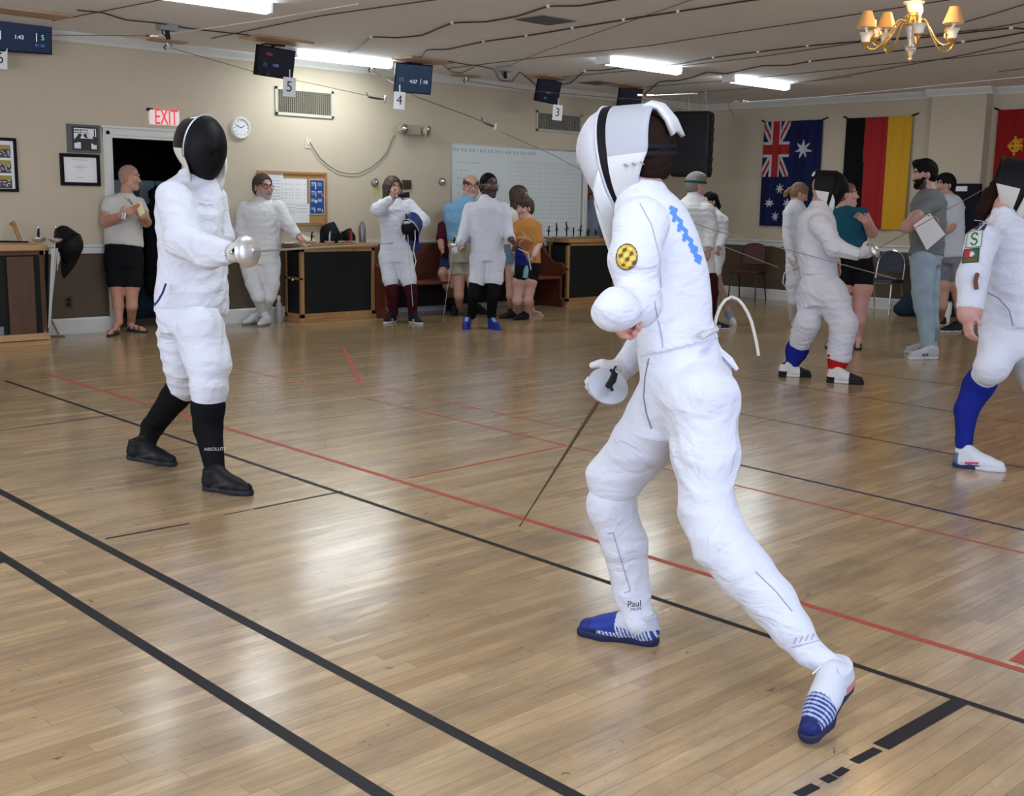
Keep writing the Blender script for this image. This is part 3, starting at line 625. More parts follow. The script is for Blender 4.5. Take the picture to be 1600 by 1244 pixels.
for x, y, w_ in ((3.0, 5.0, 'over the tall fencer'), (1.0, 1.5, 'over the photographer'), (6.5, .6, 'over the right foreground'), (11.5, 4.2, 'over the right wall side')):   # further rows of the same fittings, above the frame
    fluorescent(x, x+1.33, y, 'lit fluorescent ceiling light beyond the picture\'s top edge, '+w_)
# ---------------------------------------------------------------- ceiling vents
for x0_, y0_, x1_, y1_, lb in ((7.36, 7.47, 7.80, 7.83, 'square ceiling vent in the middle of the ceiling'), (11.67, 10.75, 12.08, 11.15, 'square ceiling vent beside the number 3 monitor')):
    t = empty('ceiling_vent', (x0_, y0_, ZC), lb, 'air vent', 'ceiling vents'); m_ = MB()
    MB().box((x0_, y0_, ZC-.008), (x1_, y1_, ZC)).build('plate', mat('vent_grey', (.30, .28, .26), .6), t)
    for k in range(22): y = y0_+.02+(y1_-y0_-.04)*k/21; m_.obox(((x0_+x1_)/2, y, ZC-.012), ((x1_-x0_)/2-.02, 0, 0), (0, .004, .003), (0, -.001, .001))
    m_.build('louvres', mat('vent_louvre', (.16, .15, .14), .6), t)
# ---------------------------------------------------------------- monitors with plywood plates and number cards
NAVYS = mat('screen_navy', (.004, .008, .02), .15, emit=(.003, .008, .028), estr=1.0)
SBLK = mat('screen_black', (.004, .004, .006), .12, emit=(.004, .004, .01), estr=1.0)
DIGW = mat('digit_white', (.5, .55, .6), .5, emit=(.5, .6, .7), estr=.8); DIGG = mat('digit_green', (.05, .5, .15), .5, emit=(.05, .6, .2), estr=1.0)
DIGD = mat('digit_dim', (.1, .12, .2), .5, emit=(.08, .12, .25), estr=1.0); DIGR = mat('digit_red', (.3, .02, .03), .5, emit=(.14, .01, .02), estr=1.0)
def monitor(pxc, pyc, t_, w, h, yaw, roll, plate, lb, scr, digits, card, plate_rot=0, tilt=.16):
    C_ = at(pxc, pyc, t_)
    t = empty('monitor', C_, lb, 'monitor', 'scoring monitors hung from the ceiling')
    z = nrm((math.sin(yaw), -math.cos(yaw), -tilt)); x = nrm(np.cross((0, 0, 1), z)); y = np.cross(z, x)
    x, y = x*math.cos(roll)+y*math.sin(roll), -x*math.sin(roll)+y*math.cos(roll)
    MB().obox(C_-z*.02, x*w/2, y*h/2, z*.022).build('casing', BLACK, t, bevel=.004)
    MB().obox(C_+z*.003, x*(w/2-.012), y*(h/2-.014), z*.001).build('screen', scr, t)
    for s_, dx, dy, sz, m_ in digits: text('readout', s_, sz, frameM(C_+z*.006+x*dx*w+y*dy*h, x, y, z), m_, t, ext=.0005)
    top = np.array([C_[0], C_[1], ZC-.02])-z*.04
    q = C_-z*.05
    MB().tube([q-y*.05, q+y*.10, (top+q)/2+[0, 0, .06], top], .022, 8).build('mount_arm', BLACK, t, True)
    MB().obox(q, x*.07, y*.07, z*.012).build('mount_bracket', BLACK, t); MB().obox(top+[0, 0, -.015], (.12, 0, 0), (0, .05, 0), (0, 0, .008)).build('ceiling_bracket', BLACK, t)
    cx, cy, hx, hy = plate
    c_, s2 = math.cos(plate_rot), math.sin(plate_rot)
    tag(MB().obox((cx, cy, ZC-.012), (hx*c_, hx*s2, 0), (-hy*s2, hy*c_, 0), (0, 0, .012)).build('plywood_plate', PLY, bevel=.002), 'plywood plate on the ceiling over the '+lb, 'plywood plate', 'plywood ceiling plates')
    if card:
        num, cxp, cyp = card; P_ = at(cxp, cyp, t_-.03); z2 = nrm((math.sin(-.5), -math.cos(-.5), 0)); x2 = nrm(np.cross((0, 0, 1), z2)); x2 = x2*.998+np.array([0, 0, -.06]); y2 = np.cross(z2, x2)
        k = empty('number_card', P_, {'6': 'white card cut by the left edge under the top left monitor', '5': 'white paper card reading 5 in front of the large wall vent', '4': 'white paper card reading 4 hanging above the emergency light', '3': 'white paper card reading 3 in front of the smaller wall vent'}[num], 'number card', 'numbered cards under the monitors')
        MB().obox(P_, x2*.066, y2*.10, z2*.001).build('card', PAPER, k); text('numeral', num, .155, frameM(P_+z2*.002, x2, y2, z2), INK, k, ext=.0004, sx=.9)
        MB().tube([P_+y2*.10, P_+y2*.13+[0, 0, .05]], .006, 6).build('tape_tab', WHT, k)
monitor(27, 52, 11.15, .68, .36, .02, .03, (4.15, 10.95, .42, .17), 'navy scoring monitor in the top left corner', NAVYS, [('1:43', .02, -.1, .055, DIGW), ('|', -.24, -.06, .09, DIGW), ('|', .27, -.05, .09, DIGW), ('5', .36, -.07, .07, DIGG), ('P1  R2', .32, -.28, .035, DIGD)], ('6', 0, 91))
monitor(431, 98, 12.2, .50, .31, .12, -.03, (6.70, 10.72, .36, .16), 'black scoring monitor above the number 5 card', SBLK, [('0:00', 0, -.1, .045, DIGD), ('( )', -.28, -.1, .05, DIGD), ('###', -.2, .25, .05, DIGR)], ('5', 452, 136), .1)
monitor(646, 123, 13.6, .46, .34, -.35, -.02, (8.75, 10.85, .34, .17), 'blue scoring monitor above the number 4 card', mat('screen_blue', (.01, .02, .04), .15, emit=(.007, .018, .040), estr=1), [('4:27', 0, -.1, .055, DIGW), ('|', .2, -.06, .07, DIGW), ('10', .32, -.09, .06, DIGW), ('(5)', -.32, -.05, .055, DIGD)], ('4', 624, 157), .1)
monitor(857, 143, 15.2, .37, .30, -.2, -.10, (10.95, 10.95, .30, .15), 'small black scoring monitor above the number 3 card', SBLK, [('0:00', 0, -.05, .04, DIGD), ('3 3', -.1, -.3, .035, DIGD)], ('3', 871, 176), .1)
monitor(985, 153, 16.2, .38, .28, -.3, -.05, (12.30, 10.85, .30, .15), 'black scoring monitor partly behind the near fencer\'s mask', SBLK, [], None, .1)
# reel hooks on small plates
def hook(px, py, lb, yc=11.72):
    p = flz(px, py, ZC); p = np.array([p[0]*yc/p[1], yc, ZC]); t = empty('ceiling_hook', p, lb, 'hook', 'cable hooks on small plywood plates')
    MB().box((p[0]-.20, p[1]-.08, ZC-.018), (p[0]+.20, p[1]+.08, ZC)).build('plate', PLY, t, bevel=.002)
    MB().tube([p+[0, 0, -.018], p+[0, 0, -.05], p+[.03, -.01, -.075], p+[.05, 0, -.05], p+[.03, 0, -.03]], .009, 6).build('hook', STEEL, t, True)
    MB().tube([p+[-.02, 0, -.05], p+[-.05, -.01, -.08], p+[-.02, 0, -.095]], .007, 6).build('clip', BLACK, t, True)
    return p+np.array([.01, 0, -.07])
h1 = hook(262, 72, 'cable hook on a small plywood plate above the doorway'); h2 = hook(580, 109, 'cable hook on a small plywood plate left of the number 4 card'); h3 = hook(728, 127, 'cable hook on a small plywood plate right of the number 4 card')
# grey junction boxes
for px, py, lb in ((261, 43, 'small grey junction box on the ceiling above the doorway'), (789, 108, 'small grey junction box on the ceiling left of the number 3 monitor')):
    p = flz(px, py, ZC-.03); t = empty('junction_box', p, lb, 'junction box', 'ceiling junction boxes')
    MB().box(p+[-.09, -.06, -.03], p+[.09, .06, .03]).build('box', mat('box_grey', (.25, .26, .27), .5), t, bevel=.006)
    MB().tube([p+[0, 0, -.03], p+[.01, 0, -.11]], .022, 8).build('plug', BLACK, t, True)
    MB().tube([p+[.0, 0, -.09], p+[-.05, 0, -.06], p+[-.04, .02, 0]], .006, 6).build('cord', BLACK, t, True)
# ---------------------------------------------------------------- cables along the ceiling
CAB = mat('cable_brown', (.035, .022, .018), .6)
WC = [([(120, 16), (160, 20), (196, 31), (245, 36), (300, 45), (390, 55)], .009, 'thick brown cable on the ceiling from the top left plate to the number 5 monitor'),
 ([(82, 33), (240, 2), (260, -4)], .006, 'straight thin wire over the top left monitor'),
 ([(330, 60), (500, 25), (720, -6)], .007, 'straight wire rising from the number 5 monitor to the top edge'),
 ([(545, 83), (560, 75), (580, 58), (620, 59), (660, 55), (707, 36), (760, 34), (810, 25), (857, 10), (905, 9), (970, -2)], .010, 'sagging cable clipped across the middle of the ceiling, uppermost'),
 ([(655, 92), (668, 78), (700, 77), (756, 65), (823, 56), (895, 44), (975, 31), (1060, 18), (1157, 3), (1200, -3)], .010, 'sagging clipped cable passing below the square ceiling vent'),
 ([(700, 107), (850, 89), (1010, 72), (1100, 58), (1334, 23), (1500, -3)], .006, 'straight wire passing left of the chandelier shade'),
 ([(700, 96), (730, 101), (748, 103), (772, 109), (780, 125), (800, 127), (812, 113), (825, 123), (838, 138)], .008, 'looping cable from the junction box to the number 3 monitor'),
 ([(690, 99), (705, 112), (722, 114), (742, 104)], .006, 'short drooping cable right of the number 4 plywood plate'),
 ([(878, 132), (893, 129), (914, 111), (940, 110), (978, 105), (1010, 106), (1062, 100), (1115, 90), (1185, 81), (1262, 72), (1350, 64), (1440, 59), (1520, 50), (1580, 44), (1620, 47)], .010, 'long clipped cable running past the two right hand lights'),
 ([(880, 120), (1065, 103), (1200, 87), (1345, 66), (1540, 45), (1620, 31)], .006, 'straight wire close beside the long clipped cable'),
 ([(1007, 148), (1030, 128), (1060, 126), (1085, 120), (1105, 113), (1135, 115), (1190, 103), (1232, 102), (1266, 96), (1345, 87), (1400, 80), (1505, 66), (1560, 58), (1620, 47)], .010, 'clipped cable crossing behind the chandelier\'s glass drop'),
 ([(1010, 136), (1130, 126), (1230, 117), (1380, 101), (1500, 90), (1620, 74)], .006, 'straight wire crossing below the chandelier'),
 ([(1236, 131), (1330, 117), (1500, 87), (1560, 74), (1620, 60)], .007, 'wire from the far right light to the right edge'),
 ([(1090, 145), (1200, 135), (1330, 120)], .004, 'faint wire above the hanging speaker'),
 ([(1480, 42), (1545, 24), (1620, 1)], .006, 'thin wire right of the chandelier'),
 ([(790, 105), (850, 80), (1080, 0), (1100, -8)], .004, 'thin taut cord crossing the ceiling diagonally'),
 ([(1560, 112), (1620, 105)], .005, 'short wire along the crown at the right edge')]
for pts, r, lb in WC:
    P_ = [flz(x, y, ZC-.012) for x, y in pts]
    P_ = [p if p[1] < Y0-.1 else p*np.array([(Y0-.1)/p[1], (Y0-.1)/p[1], 1]) for p in P_]
    Q_ = []
    for i in range(len(P_)-1):
        p0, p1, p2, p3 = P_[max(i-1, 0)], P_[i], P_[i+1], P_[min(i+2, len(P_)-1)]
        for s_ in (0, .25, .5, .75): Q_.append(p1+(p2-p1)*s_+.35*(.5*((2*p1)+(-p0+p2)*s_+(2*p0-5*p1+4*p2-p3)*s_*s_+(-p0+3*p1-3*p2+p3)*s_**3)-(p1+(p2-p1)*s_)))
    P_ = Q_+[P_[-1]]
    cable('ceiling_cable', P_, r*.72, CAB, lb, 'cable', 'cables along the ceiling')
clip_n = {}
for nm_, xs_ in (('uppermost sagging cable', (580, 707, 857)), ('cable just below the square ceiling vent', (756, 823, 895, 975, 1060)), ('long cable passing the two right hand lights', (914, 978, 1115, 1185, 1262, 1580)), ('cable behind the chandelier\'s glass drop', (1266, 1505))):
    for k_, x_ in enumerate(xs_): clip_n[x_] = (k_, nm_)
for px, py in ((580, 58), (707, 36), (857, 10), (756, 65), (823, 56), (895, 44), (975, 31), (1060, 18), (914, 111), (978, 105), (1115, 90), (1185, 81), (1262, 72), (1266, 96), (1580, 44), (1505, 65)):
    p = flz(px, py, ZC-.012); tag(MB().box(p-[.012, .014, .010], p+[.012, .014, .012]).build('cable_clip', WHT), 'white clip, %s on the %s' % (['leftmost', 'second from left', 'third from left', 'fourth from left', 'fifth from left', 'sixth from left'][clip_n.get(px, (0, ''))[0]], clip_n[px][1]), 'clip', 'white cable clips')
# taut reel wires that come down from the hooks, with connectors
WIR = mat('steel_wire', (.16, .14, .12), .45, .3); CLR = mat('clear_cord', (.75, .75, .78), .3)
e1 = at(600, 155, 13.4); cable('reel_wire', [h1, at(400, 113, 12.6), at(480, 129, 12.9), e1], .004, WIR, 'taut grey wire from the hook above the doorway to the first connector', 'wire')
e2 = at(772, 198, 14.0); cable('reel_wire', [h2, at(650, 151, 13.6), at(740, 184, 13.9), e2], .006, WIR, 'taut brown wire from the hook by the number 4 card to the second connector', 'wire')
cable('reel_wire', [h3, at(820, 141, 14.9), at(960, 153, 15.6), at(1010, 156, 15.9)], .005, WIR, 'taut wire from the hook right of the number 4 card towards the right', 'wire')
cable('reel_wire', [at(780, 205, 14.0), at(860, 240, 13.2), at(935, 280, 12.6)], .003, WIR, 'thin wire running on from the second connector across the whiteboard', 'wire')
for (p, q, lb) in ((e1, at(576, 152, 13.4), 'small connector with white disc left of the number 4 card'), (e2, at(755, 191, 14.0), 'small connector with white disc above the whiteboard corner')):
    t = empty('reel_connector', p, lb, 'connector', 'body wire connectors'); d = nrm(p-q)
    MB().tube([q, q*.4+p*.6, p], [.008, .014, .010], 8).build('socket', BLACK, t, True); MB().lathe(p, d, [(.012, 0), (.045, .005), (.045, .02), (.012, .03)], 16).build('disc', WHT, t, True)
    MB().tube([q, q+HU*.05-d*.03], .005, 6).build('tail', BLACK, t, True)
cw = at(235, 56, 11.6)
cable('reel_wire', [at(82, 55, 11.2), cw], .004, WIR, 'straight dark wire left of the bright connector', 'wire')
t = empty('reel_connector', cw, 'bright metal connector on the double clear cord near the top left', 'connector', 'body wire connectors'); MB().tube([cw-HR*.05, cw+HR*.02], [.012, .01], 8).build('red_end', mat('red_plastic', (.35, .03, .02), .4), t, True); MB().tube([cw+HR*.0, cw+HR*.09], [.016, .012], 8).build('metal_body', mat('bright_metal', (.9, .85, .8), .2, .7), t, True)
cable('clear_cord', [at(246, 55, 11.6), at(400, 21, 10.6), at(480, -2, 10.1)], .004, CLR, 'upper of the two clear cords stretching from the bright connector', 'cord')
cable('clear_cord', [at(246, 56, 11.6), at(400, 33, 10.6), at(560, 6, 9.6)], .004, CLR, 'lower of the two clear cords stretching from the bright connector', 'cord')
for px, lb in ((1000, 'lit orange tipped connector beside the half hidden monitor'), (1150, 'lit connector in front of the right wall above the speaker')):
    c_ = at(px, 149 if px == 1000 else 159, 13.5 if px == 1000 else 14.0); t = empty('reel_connector', c_, lb, 'connector', 'body wire connectors')
    MB().tube([c_-HR*.03, c_+HR*.03], .012, 8).build('orange_ring', mat('orange_plastic', (.75, .3, .12), .4), t, True); MB().tube([c_+HR*.08, c_+HR*.16], [.016, .01], 8).build('metal_body', MATS['bright_metal'], t, True)
    if px == 1000: cable('clear_cord', [c_+HR*.12, at(1090, 146, 13.2)], .005, CLR, 'short pale cord right of the orange tipped connector', 'cord')
    else: cable('clear_cord', [c_+HR*.12, at(1300, 150, 13.0), at(1620, 118, 11.5)], .004, CLR, 'pale cord running along the crown of the right wall', 'cord'); cable('reel_tail', [c_-HR*.1, c_-HR*.09+HU*-.05, c_-HR*.02-HU*.16], .004, BLACK, 'short dangling dark cord above the hanging speaker', 'cord')
# ---------------------------------------------------------------- hanging loudspeaker
sp = at(1082, 226, 16.6); sx, sy, sz = nrm(HR*.93+HT*.36), nrm(HT*.93-HR*.36), HU
t = empty('loudspeaker', sp, 'large black loudspeaker hanging by chains near the room corner', 'loudspeaker')
s_ = SDF(sp-.7, sp+.7, .02)
MB().obox(sp, sx*.27, sy*.17, sz*.46).build('cabinet', mat('speaker_black', (.006, .006, .007), .6, spec=.2), t, bevel=.03)
MB().obox(sp+sy*.172, sx*.235, sy*.006, sz*.42).build('grille', mat('speaker_grille', (.008, .008, .009), .6, spec=.2, bump=.6, bscale=200), t, bevel=.01)
m_ = MB()
for k in range(6): m_.obox(sp+sx*.275+sz*(.35-.14*k), sx*.012, sy*.10, sz*.03)
m_.build('cooling_ribs', BLACK, t, bevel=.004)
MB().lathe(sp-sx*.27-sz*.10, -sx, [(.16, 0), (.13, .06), (.10, .09), (.001, .09)], 20).build('driver_back', BLACK, t, True)
for dx in (-.10, .16):
    a_ = sp+sx*dx+sz*.46; b_ = np.array([a_[0], a_[1], ZC]); MB().tube([a_-sx*.04, b_], .005, 5).tube([a_+sx*.04, b_], .005, 5).build('hanging_chain', STEEL, t, True)
t = empty('corner_pipe', (15.2, 11.85, 0), 'white pipes running up and along the wall behind the speaker', 'pipe')
p = onY(1012, 300, 11.9); MB().tube([(p[0], 11.9, .0), (p[0], 11.9, 2.95)], .03, 10).build('riser', WHT, t, True)
a_, b_ = onY(1012, 206, 11.85), onY(1062, 192, 11.85); MB().tube([a_, b_], .055, 12).build('branch', WHT, t, True)
b_ = at(1048, 272, 16.8); MB().obox(b_, HR*.14, HT*.08, HU*.02).build('bracket_shelf', mat('blue_grey', (.08, .12, .22), .6), t)
# ---------------------------------------------------------------- flags on the right wall
FB = [mat('flag_navy', (.010, .014, .060), .8), mat('flag_white', (.50, .50, .52), .8), mat('flag_red', (.34, .022, .025), .8), mat('flag_black', (.008, .008, .010), .8), mat('flag_gold', (.62, .33, .025), .8), mat('flag_deep_red', (.24, .010, .010), .8)]
def star(u, v, cu, cv_, r, n=7, ar=1.6):
    dx, dy = (u-cu), (v-cv_)*ar; d = math.hypot(dx, dy)
    if d > r: return False
    a = math.atan2(dx, -dy); k = (a/(2*math.pi)*n) % 1; k = abs(k-.5)*2
    return d < r*(.42+.58*max(0, (k-.25)/.75)**1.2)
def aus(u, v):
    U_, V_ = .47, .53
    if u < U_ and v < V_:
        x, y = (u/U_-.46), (v/V_-.5)
        if abs(x) < .11: return 2
        if abs(y) < .085: return 2
        if abs(x) < .19: return 1
        if abs(y) < .14: return 1
        d1, d2 = abs(x*1.05-y)*.72, abs(x*1.05+y)*.72
        d = min(d1, d2)
        if d < .035: return 2
        if d < .10: return 1
        return 0
    for cu, cv_, r in ((.70, .27, .15), (.33, .64, .085), (.16, .78, .075), (.27, .91, .08), (.48, .78, .075)):
        if star(u, v, cu, cv_, r): return 1
    if star(u, v, .44, .86, .04, 5): return 1
    return 0
def ger(u, v): return 3 if u < .30+.02*v else (2 if u < .655 else 4)
def spa(u, v):
    x, y = u-.26, (v-.30)*1.6
    r = math.hypot(x, y)
    if .06 < r < .085 and x < .05: return 4
    if abs(y) < .012 and abs(x) < .10: return 4
    if abs(x) < .012 and abs(y) < .13: return 4
    if -.02 < x < .1 and -.1 < y < .06 and int((x+y)*60) % 2 == 0: return 4
    if u > .45: return 4 if math.hypot(x-.33, y) < .2 and int(v*70) % 3 == 0 else 5
    return 5
def flag(corner, y1, z0, z1, fn, nu, nv, lb, ph, fx=X0):
    ya = corner
    t = empty('flag', (fx, (ya+y1)/2, z1), lb, 'flag')
    raster('cloth', (fx-.05, ya, z1), (0, y1-ya, 0), (0, 0, z0-z1), nu, nv, fn, FB, t, wave=lambda u, v: -.012*math.sin(u*19+ph)*(.35+v)-.006*math.sin(u*41+v*3+ph)-.012*(1-abs(2*u-1))**.5*(1-v), smooth=True)
    m_ = MB()
    for y, s_ in ((ya, 1), (y1, -1)): m_.tube([(fx-.02, y+s_*.07, z1+.03), (fx-.05, y-s_*.02, z1-.005)], .012, 6)
    m_.build('tie', BLACK, t, True)
    return t
flag(10.72, 9.68, 1.16, 2.76, aus, 96, 150, 'navy Australian flag hung vertically on the right wall', 0)
flag(9.28, 8.24, 1.16, 2.76, ger, 60, 20, 'black red and gold German flag hung vertically on the right wall', 1.2)
flag(7.02, 6.0, 1.2, 2.78, spa, 70, 100, 'dark red flag with a gold emblem at the right edge', 2.1)
# black notice board leaning on the pier
t = empty('black_board', (15.2, 7.4, 0), 'tall black board with a white label beside the pier', 'board'); XB = PX0-.06
a, b = onX(1482, 287, XB), onX(1517, 480, XB)
MB().box((XB-.02, b[1], 0.0), (XB+.04, a[1], a[2])).build('panel', mat('black_board', (.010, .012, .018), .5), t, bevel=.006)
a1, b1 = onX(1494, 291, XB-.02), onX(1511, 299, XB-.02)
MB().box((XB-.024, b1[1], b1[2]), (XB-.02, a1[1], a1[2])).build('label', PAPER, t)
m_ = MB()
for py in (325, 356): p = onX(1503, py, XB-.02); m_.lathe(p, (-1, 0, 0), [(.05, 0), (.05, .02), (.03, .03)], 16)
m_.build('round_magnet', WHT, t, True)
# ---------------------------------------------------------------- chairs
def chair(cx, cy, ang, lb, fab, metal, arch):
    t = empty('stacking_chair', (cx, cy, 0), lb, 'chair')
    f = np.array([math.cos(ang), math.sin(ang), 0]); r = np.array([math.sin(ang), -math.cos(ang), 0]); c_ = np.array([cx, cy, 0.])
    MB().obox(c_+HU*.45, f*.20, r*.22, HU*.025).build('seat', fab, t, bevel=.02)
    MB().obox(c_+HU*.425, f*.21, r*.23, HU*.008).build('seat_rim', metal, t)
    for s in (-1, 1):
        MB().tube([c_+f*.19+r*s*.20+HU*.43, c_+f*.24+r*s*.22], .011, 8).build('leg', metal, t, True)
        MB().tube([c_-f*.15+r*s*.20+HU*.43, c_-f*.26+r*s*.22], .011, 8).build('leg', metal, t, True)
    pts = []
    for k in range(17):
        a = math.pi*k/16
        if arch: x, z = -math.cos(a)*.20, .62+math.sin(a)**.8*.25
        else: x, z = -math.cos(a)*.20, .68+math.sin(a)**.45*.20
        pts.append(c_-f*(.20+.10*(z-.43))+r*x+HU*z)
    pts = [c_-f*.18+r*-.205+HU*.43]+pts+[c_-f*.18+r*.205+HU*.43]
    MB().tube(pts, .012, 8).build('back_frame', metal, t, True)
    m_ = MB(); k = len(pts)-2; ring = pts[1:-1]; cen = sum(ring)/len(ring)
    lo = [c_-f*.205+r*x+HU*.56 for x in (.18, -.18)]
    out = [cen+(p-cen)*.93 for p in ring]+lo; n = len(out)
    m_.add([p+f*.015 for p in out]+[p-f*.012 for p in out], [tuple(range(n)), tuple(range(n, 2*n))[::-1]]+[(i, n+i, n+(i+1) % n, (i+1) % n) for i in range(n)])
    m_.build('backrest', fab, t, bevel=.006); return t
MAROON = mat('maroon_vinyl', (.075, .010, .012), .5); NAVYV = mat('navy_vinyl', (.012, .018, .04), .5); DKM = mat('dark_metal', (.04, .035, .03), .4, .6)
chair(15.02, 10.55, math.radians(195), 'maroon padded chair with dark legs against the right wall', MAROON, DKM, False)
chair(15.02, 8.25, math.radians(185), 'navy padded chair with arched chrome frame beside the man in jeans', NAVYV, CHROME, True)
# ---------------------------------------------------------------- chandelier
t = empty('chandelier', at(1423, 40, 7.6), 'brass chandelier with crystal drop, candle lights and gold paper shades', 'chandelier')
c_ = at(1424, 60, 7.6); c_ = np.array([c_[0], c_[1], 0]); zb = at(1424, 97, 7.6)[2]
GLASS = mat('crystal', (.95, .96, 1), .05, trans=.9, spec=.6); CREAM = mat('candle_cream', (.85, .78, .62), .5); SHADE = mat('gold_shade', (.55, .30, .10), .6); SHIN = mat('shade_lining', (.75, .68, .65), .7)
MB().tube([c_+HU*(zb+.30), c_+HU*ZC], .010, 8).build('stem', BRASS, t, True)
MB().lathe(c_+HU*zb, HU, [(.004, 0), (.016, .012), (.016, .035), (.010, .045)], 16).build('finial', BRASS, t, True)
MB().lathe(c_+HU*(zb+.045), HU, [(.012, 0), (.028, .02), (.040, .055), (.046, .062), (.020, .07), (.026, .12), (.034, .18), (.034, .19), (.010, .20)], 16).build('crystal_drop', GLASS, t, False)
MB().lathe(c_+HU*(zb+.235), HU, [(.02, 0), (.045, .01), (.05, .03), (.035, .045), (.05, .06), (.03, .08)], 20).build('hub', BRASS, t, True)
MB().lathe(c_+HU*(zb+.315), HU, [(.02, 0), (.035, .01), (.05, .05), (.058, .06), (.07, .062), (.068, .07), (.012, .072)], 20).build('crystal_cup', CREAM, t, True)
LITB = mat('lit_bulb', (1, .9, .7), .4, emit=(1, .72, .38), estr=30)
specs = []   # arm angle, reach, shade?, lit?, height of the cup
def arm(ax, r_, zc_, shade, lit, cupm, back=False):
    d = ax; z0_ = zb+.25
    pts = [c_+HU*z0_+d*.03]
    prof_ = [(.10, .02), (.16, -.07), (.22, -.155), (.28, -.19), (.335, -.165), (.355, -.10), (.33, -.05), (.29, -.05), (.275, -.085), (.30, -.105)]
    for x, z in prof_: pts.append(c_+HU*(z0_+z*r_/.33)+d*x*r_/.33)
    # smooth the arm curve
    P2 = []
    for i in range(len(pts)-1):
        p0, p1, p2, p3 = pts[max(i-1, 0)], pts[i], pts[i+1], pts[min(i+2, len(pts)-1)]
        for s in (0, .25, .5, .75): P2.append(.5*((2*p1)+(-p0+p2)*s+(2*p0-5*p1+4*p2-p3)*s*s+(-p0+3*p1-3*p2+p3)*s**3))
    P2.append(pts[-1]); a_ = MB().tube(P2, .0075, 8).build('arm', BRASS, t, True)
    q = c_+d*(.335*r_/.33)+HU*zc_
    MB().lathe(q, HU, [(.006, -.035), (.012, -.02), (.03, -.006), (.032, 0), (.01, .004)], 16).build('socket', BRASS, a_, True)
    MB().lathe(q, HU, [(.018, 0), (.027, .006), (.030, .035), (.045, .062), (.048, .063), (.030, .05), (.02, .03)], 20).build('glass_cup', cupm, a_, True)
    MB().lathe(q+HU*.03, HU, [(.010, 0), (.010, .085), (.004, .09)], 12).build('candle', CREAM, a_, True)
    if lit:
        MB().lathe(q+HU*.12, HU, [(.006, 0), (.016, .02), (.013, .04), (.003, .065)], 12).build('bulb', LITB, a_, True)
        l = bpy.data.lights.new('candle_light', 'POINT'); l.energy = 7; l.color = (1, .68, .36); l.shadow_soft_size = .03; lo_ = bpy.data.objects.new('candle_light', l); COL.objects.link(lo_); lo_.location = Vector(q+HU*.20)
    if shade:
        m_ = MB(); n = 24; pr = [(.068, .095), (.056, .125), (.030, .20), (.027, .20), (.053, .124), (.064, .096)]
        m_.lathe(q, HU, pr, n); m_.f = m_.f[:-2]; m_.m = m_.m[:-2]
        for i, f in enumerate(m_.f):
            if i >= 3*n-n: m_.m[i] = 1
        m_.build('shade', [SHADE, SHIN], a_, True)
for i, (ang, rr_, zz, sh, lt) in enumerate(((15, .30, .16, False, False), (-42, .27, .13, True, False), (-100, .30, .14, False, True), (-178, .30, .12, True, False), (150, .24, .17, False, False), (70, .28, .17, False, True), (108, .28, .16, True, False))):
    a = math.radians(ang); d = HR*math.cos(a)-HT*math.sin(a); arm(d, rr_, zb+zz, sh, lt, CREAM)
# ---------------------------------------------------------------- weapons
BLADE = mat('blade_steel', (.45, .45, .46), .3, .9); GRIP = mat('grip_dark', (.02, .02, .022), .5); GUARD = mat('guard_steel', (.74, .75, .74), .36, .85)
def epee(g, tip, lb, bend=0.0, gr=.0675, up=None, grip=True, bladem=None, group=None, cuff=None, gm=None, name='epee', bw=1.0):
    g, tip = np.asarray(g, float), np.asarray(tip, float); d = nrm(tip-g); t = empty(name, g, lb, 'fencing sword', group)
    L = np.linalg.norm(tip-g); sd = HU-d*(HU@d)
    pts = [g+d*L*s+sd*bend*math.sin(math.pi*s) for s in np.linspace(0, 1, 9)]
    MB().tube(pts, [(.0055-.0036*s)*bw for s in np.linspace(0, 1, 9)], 6).tube([tip-d*.015, tip], .004, 6).build('blade', bladem or BLADE, t, True)
    MB().lathe(g-d*.035, d, [(gr, 0), (gr*.97, .012), (gr*.8, .027), (gr*.5, .037), (.012, .041), (.006, .05)], 28).build('bell_guard', gm or GUARD, t, True)
    if grip:
        e = nrm(np.cross(d, HU)) if abs(d@HU) < .95 else HR; f = np.cross(d, e)
        MB().tube([g-d*.02, g-d*.08+f*.004, g-d*.13-f*.012], [.010, .013, .009], 8).tube([g-d*.05, g-d*.055+f*.03], .006, 6).tube([g-d*.10, g-d*.085-f*.03], .006, 6).build('pistol_grip', GRIP, t, True)
        MB().lathe(g-d*.13, -d, [(.009, 0), (.011, .008), (.008, .02)], 10).build('pommel', STEEL, t, True)
    return t
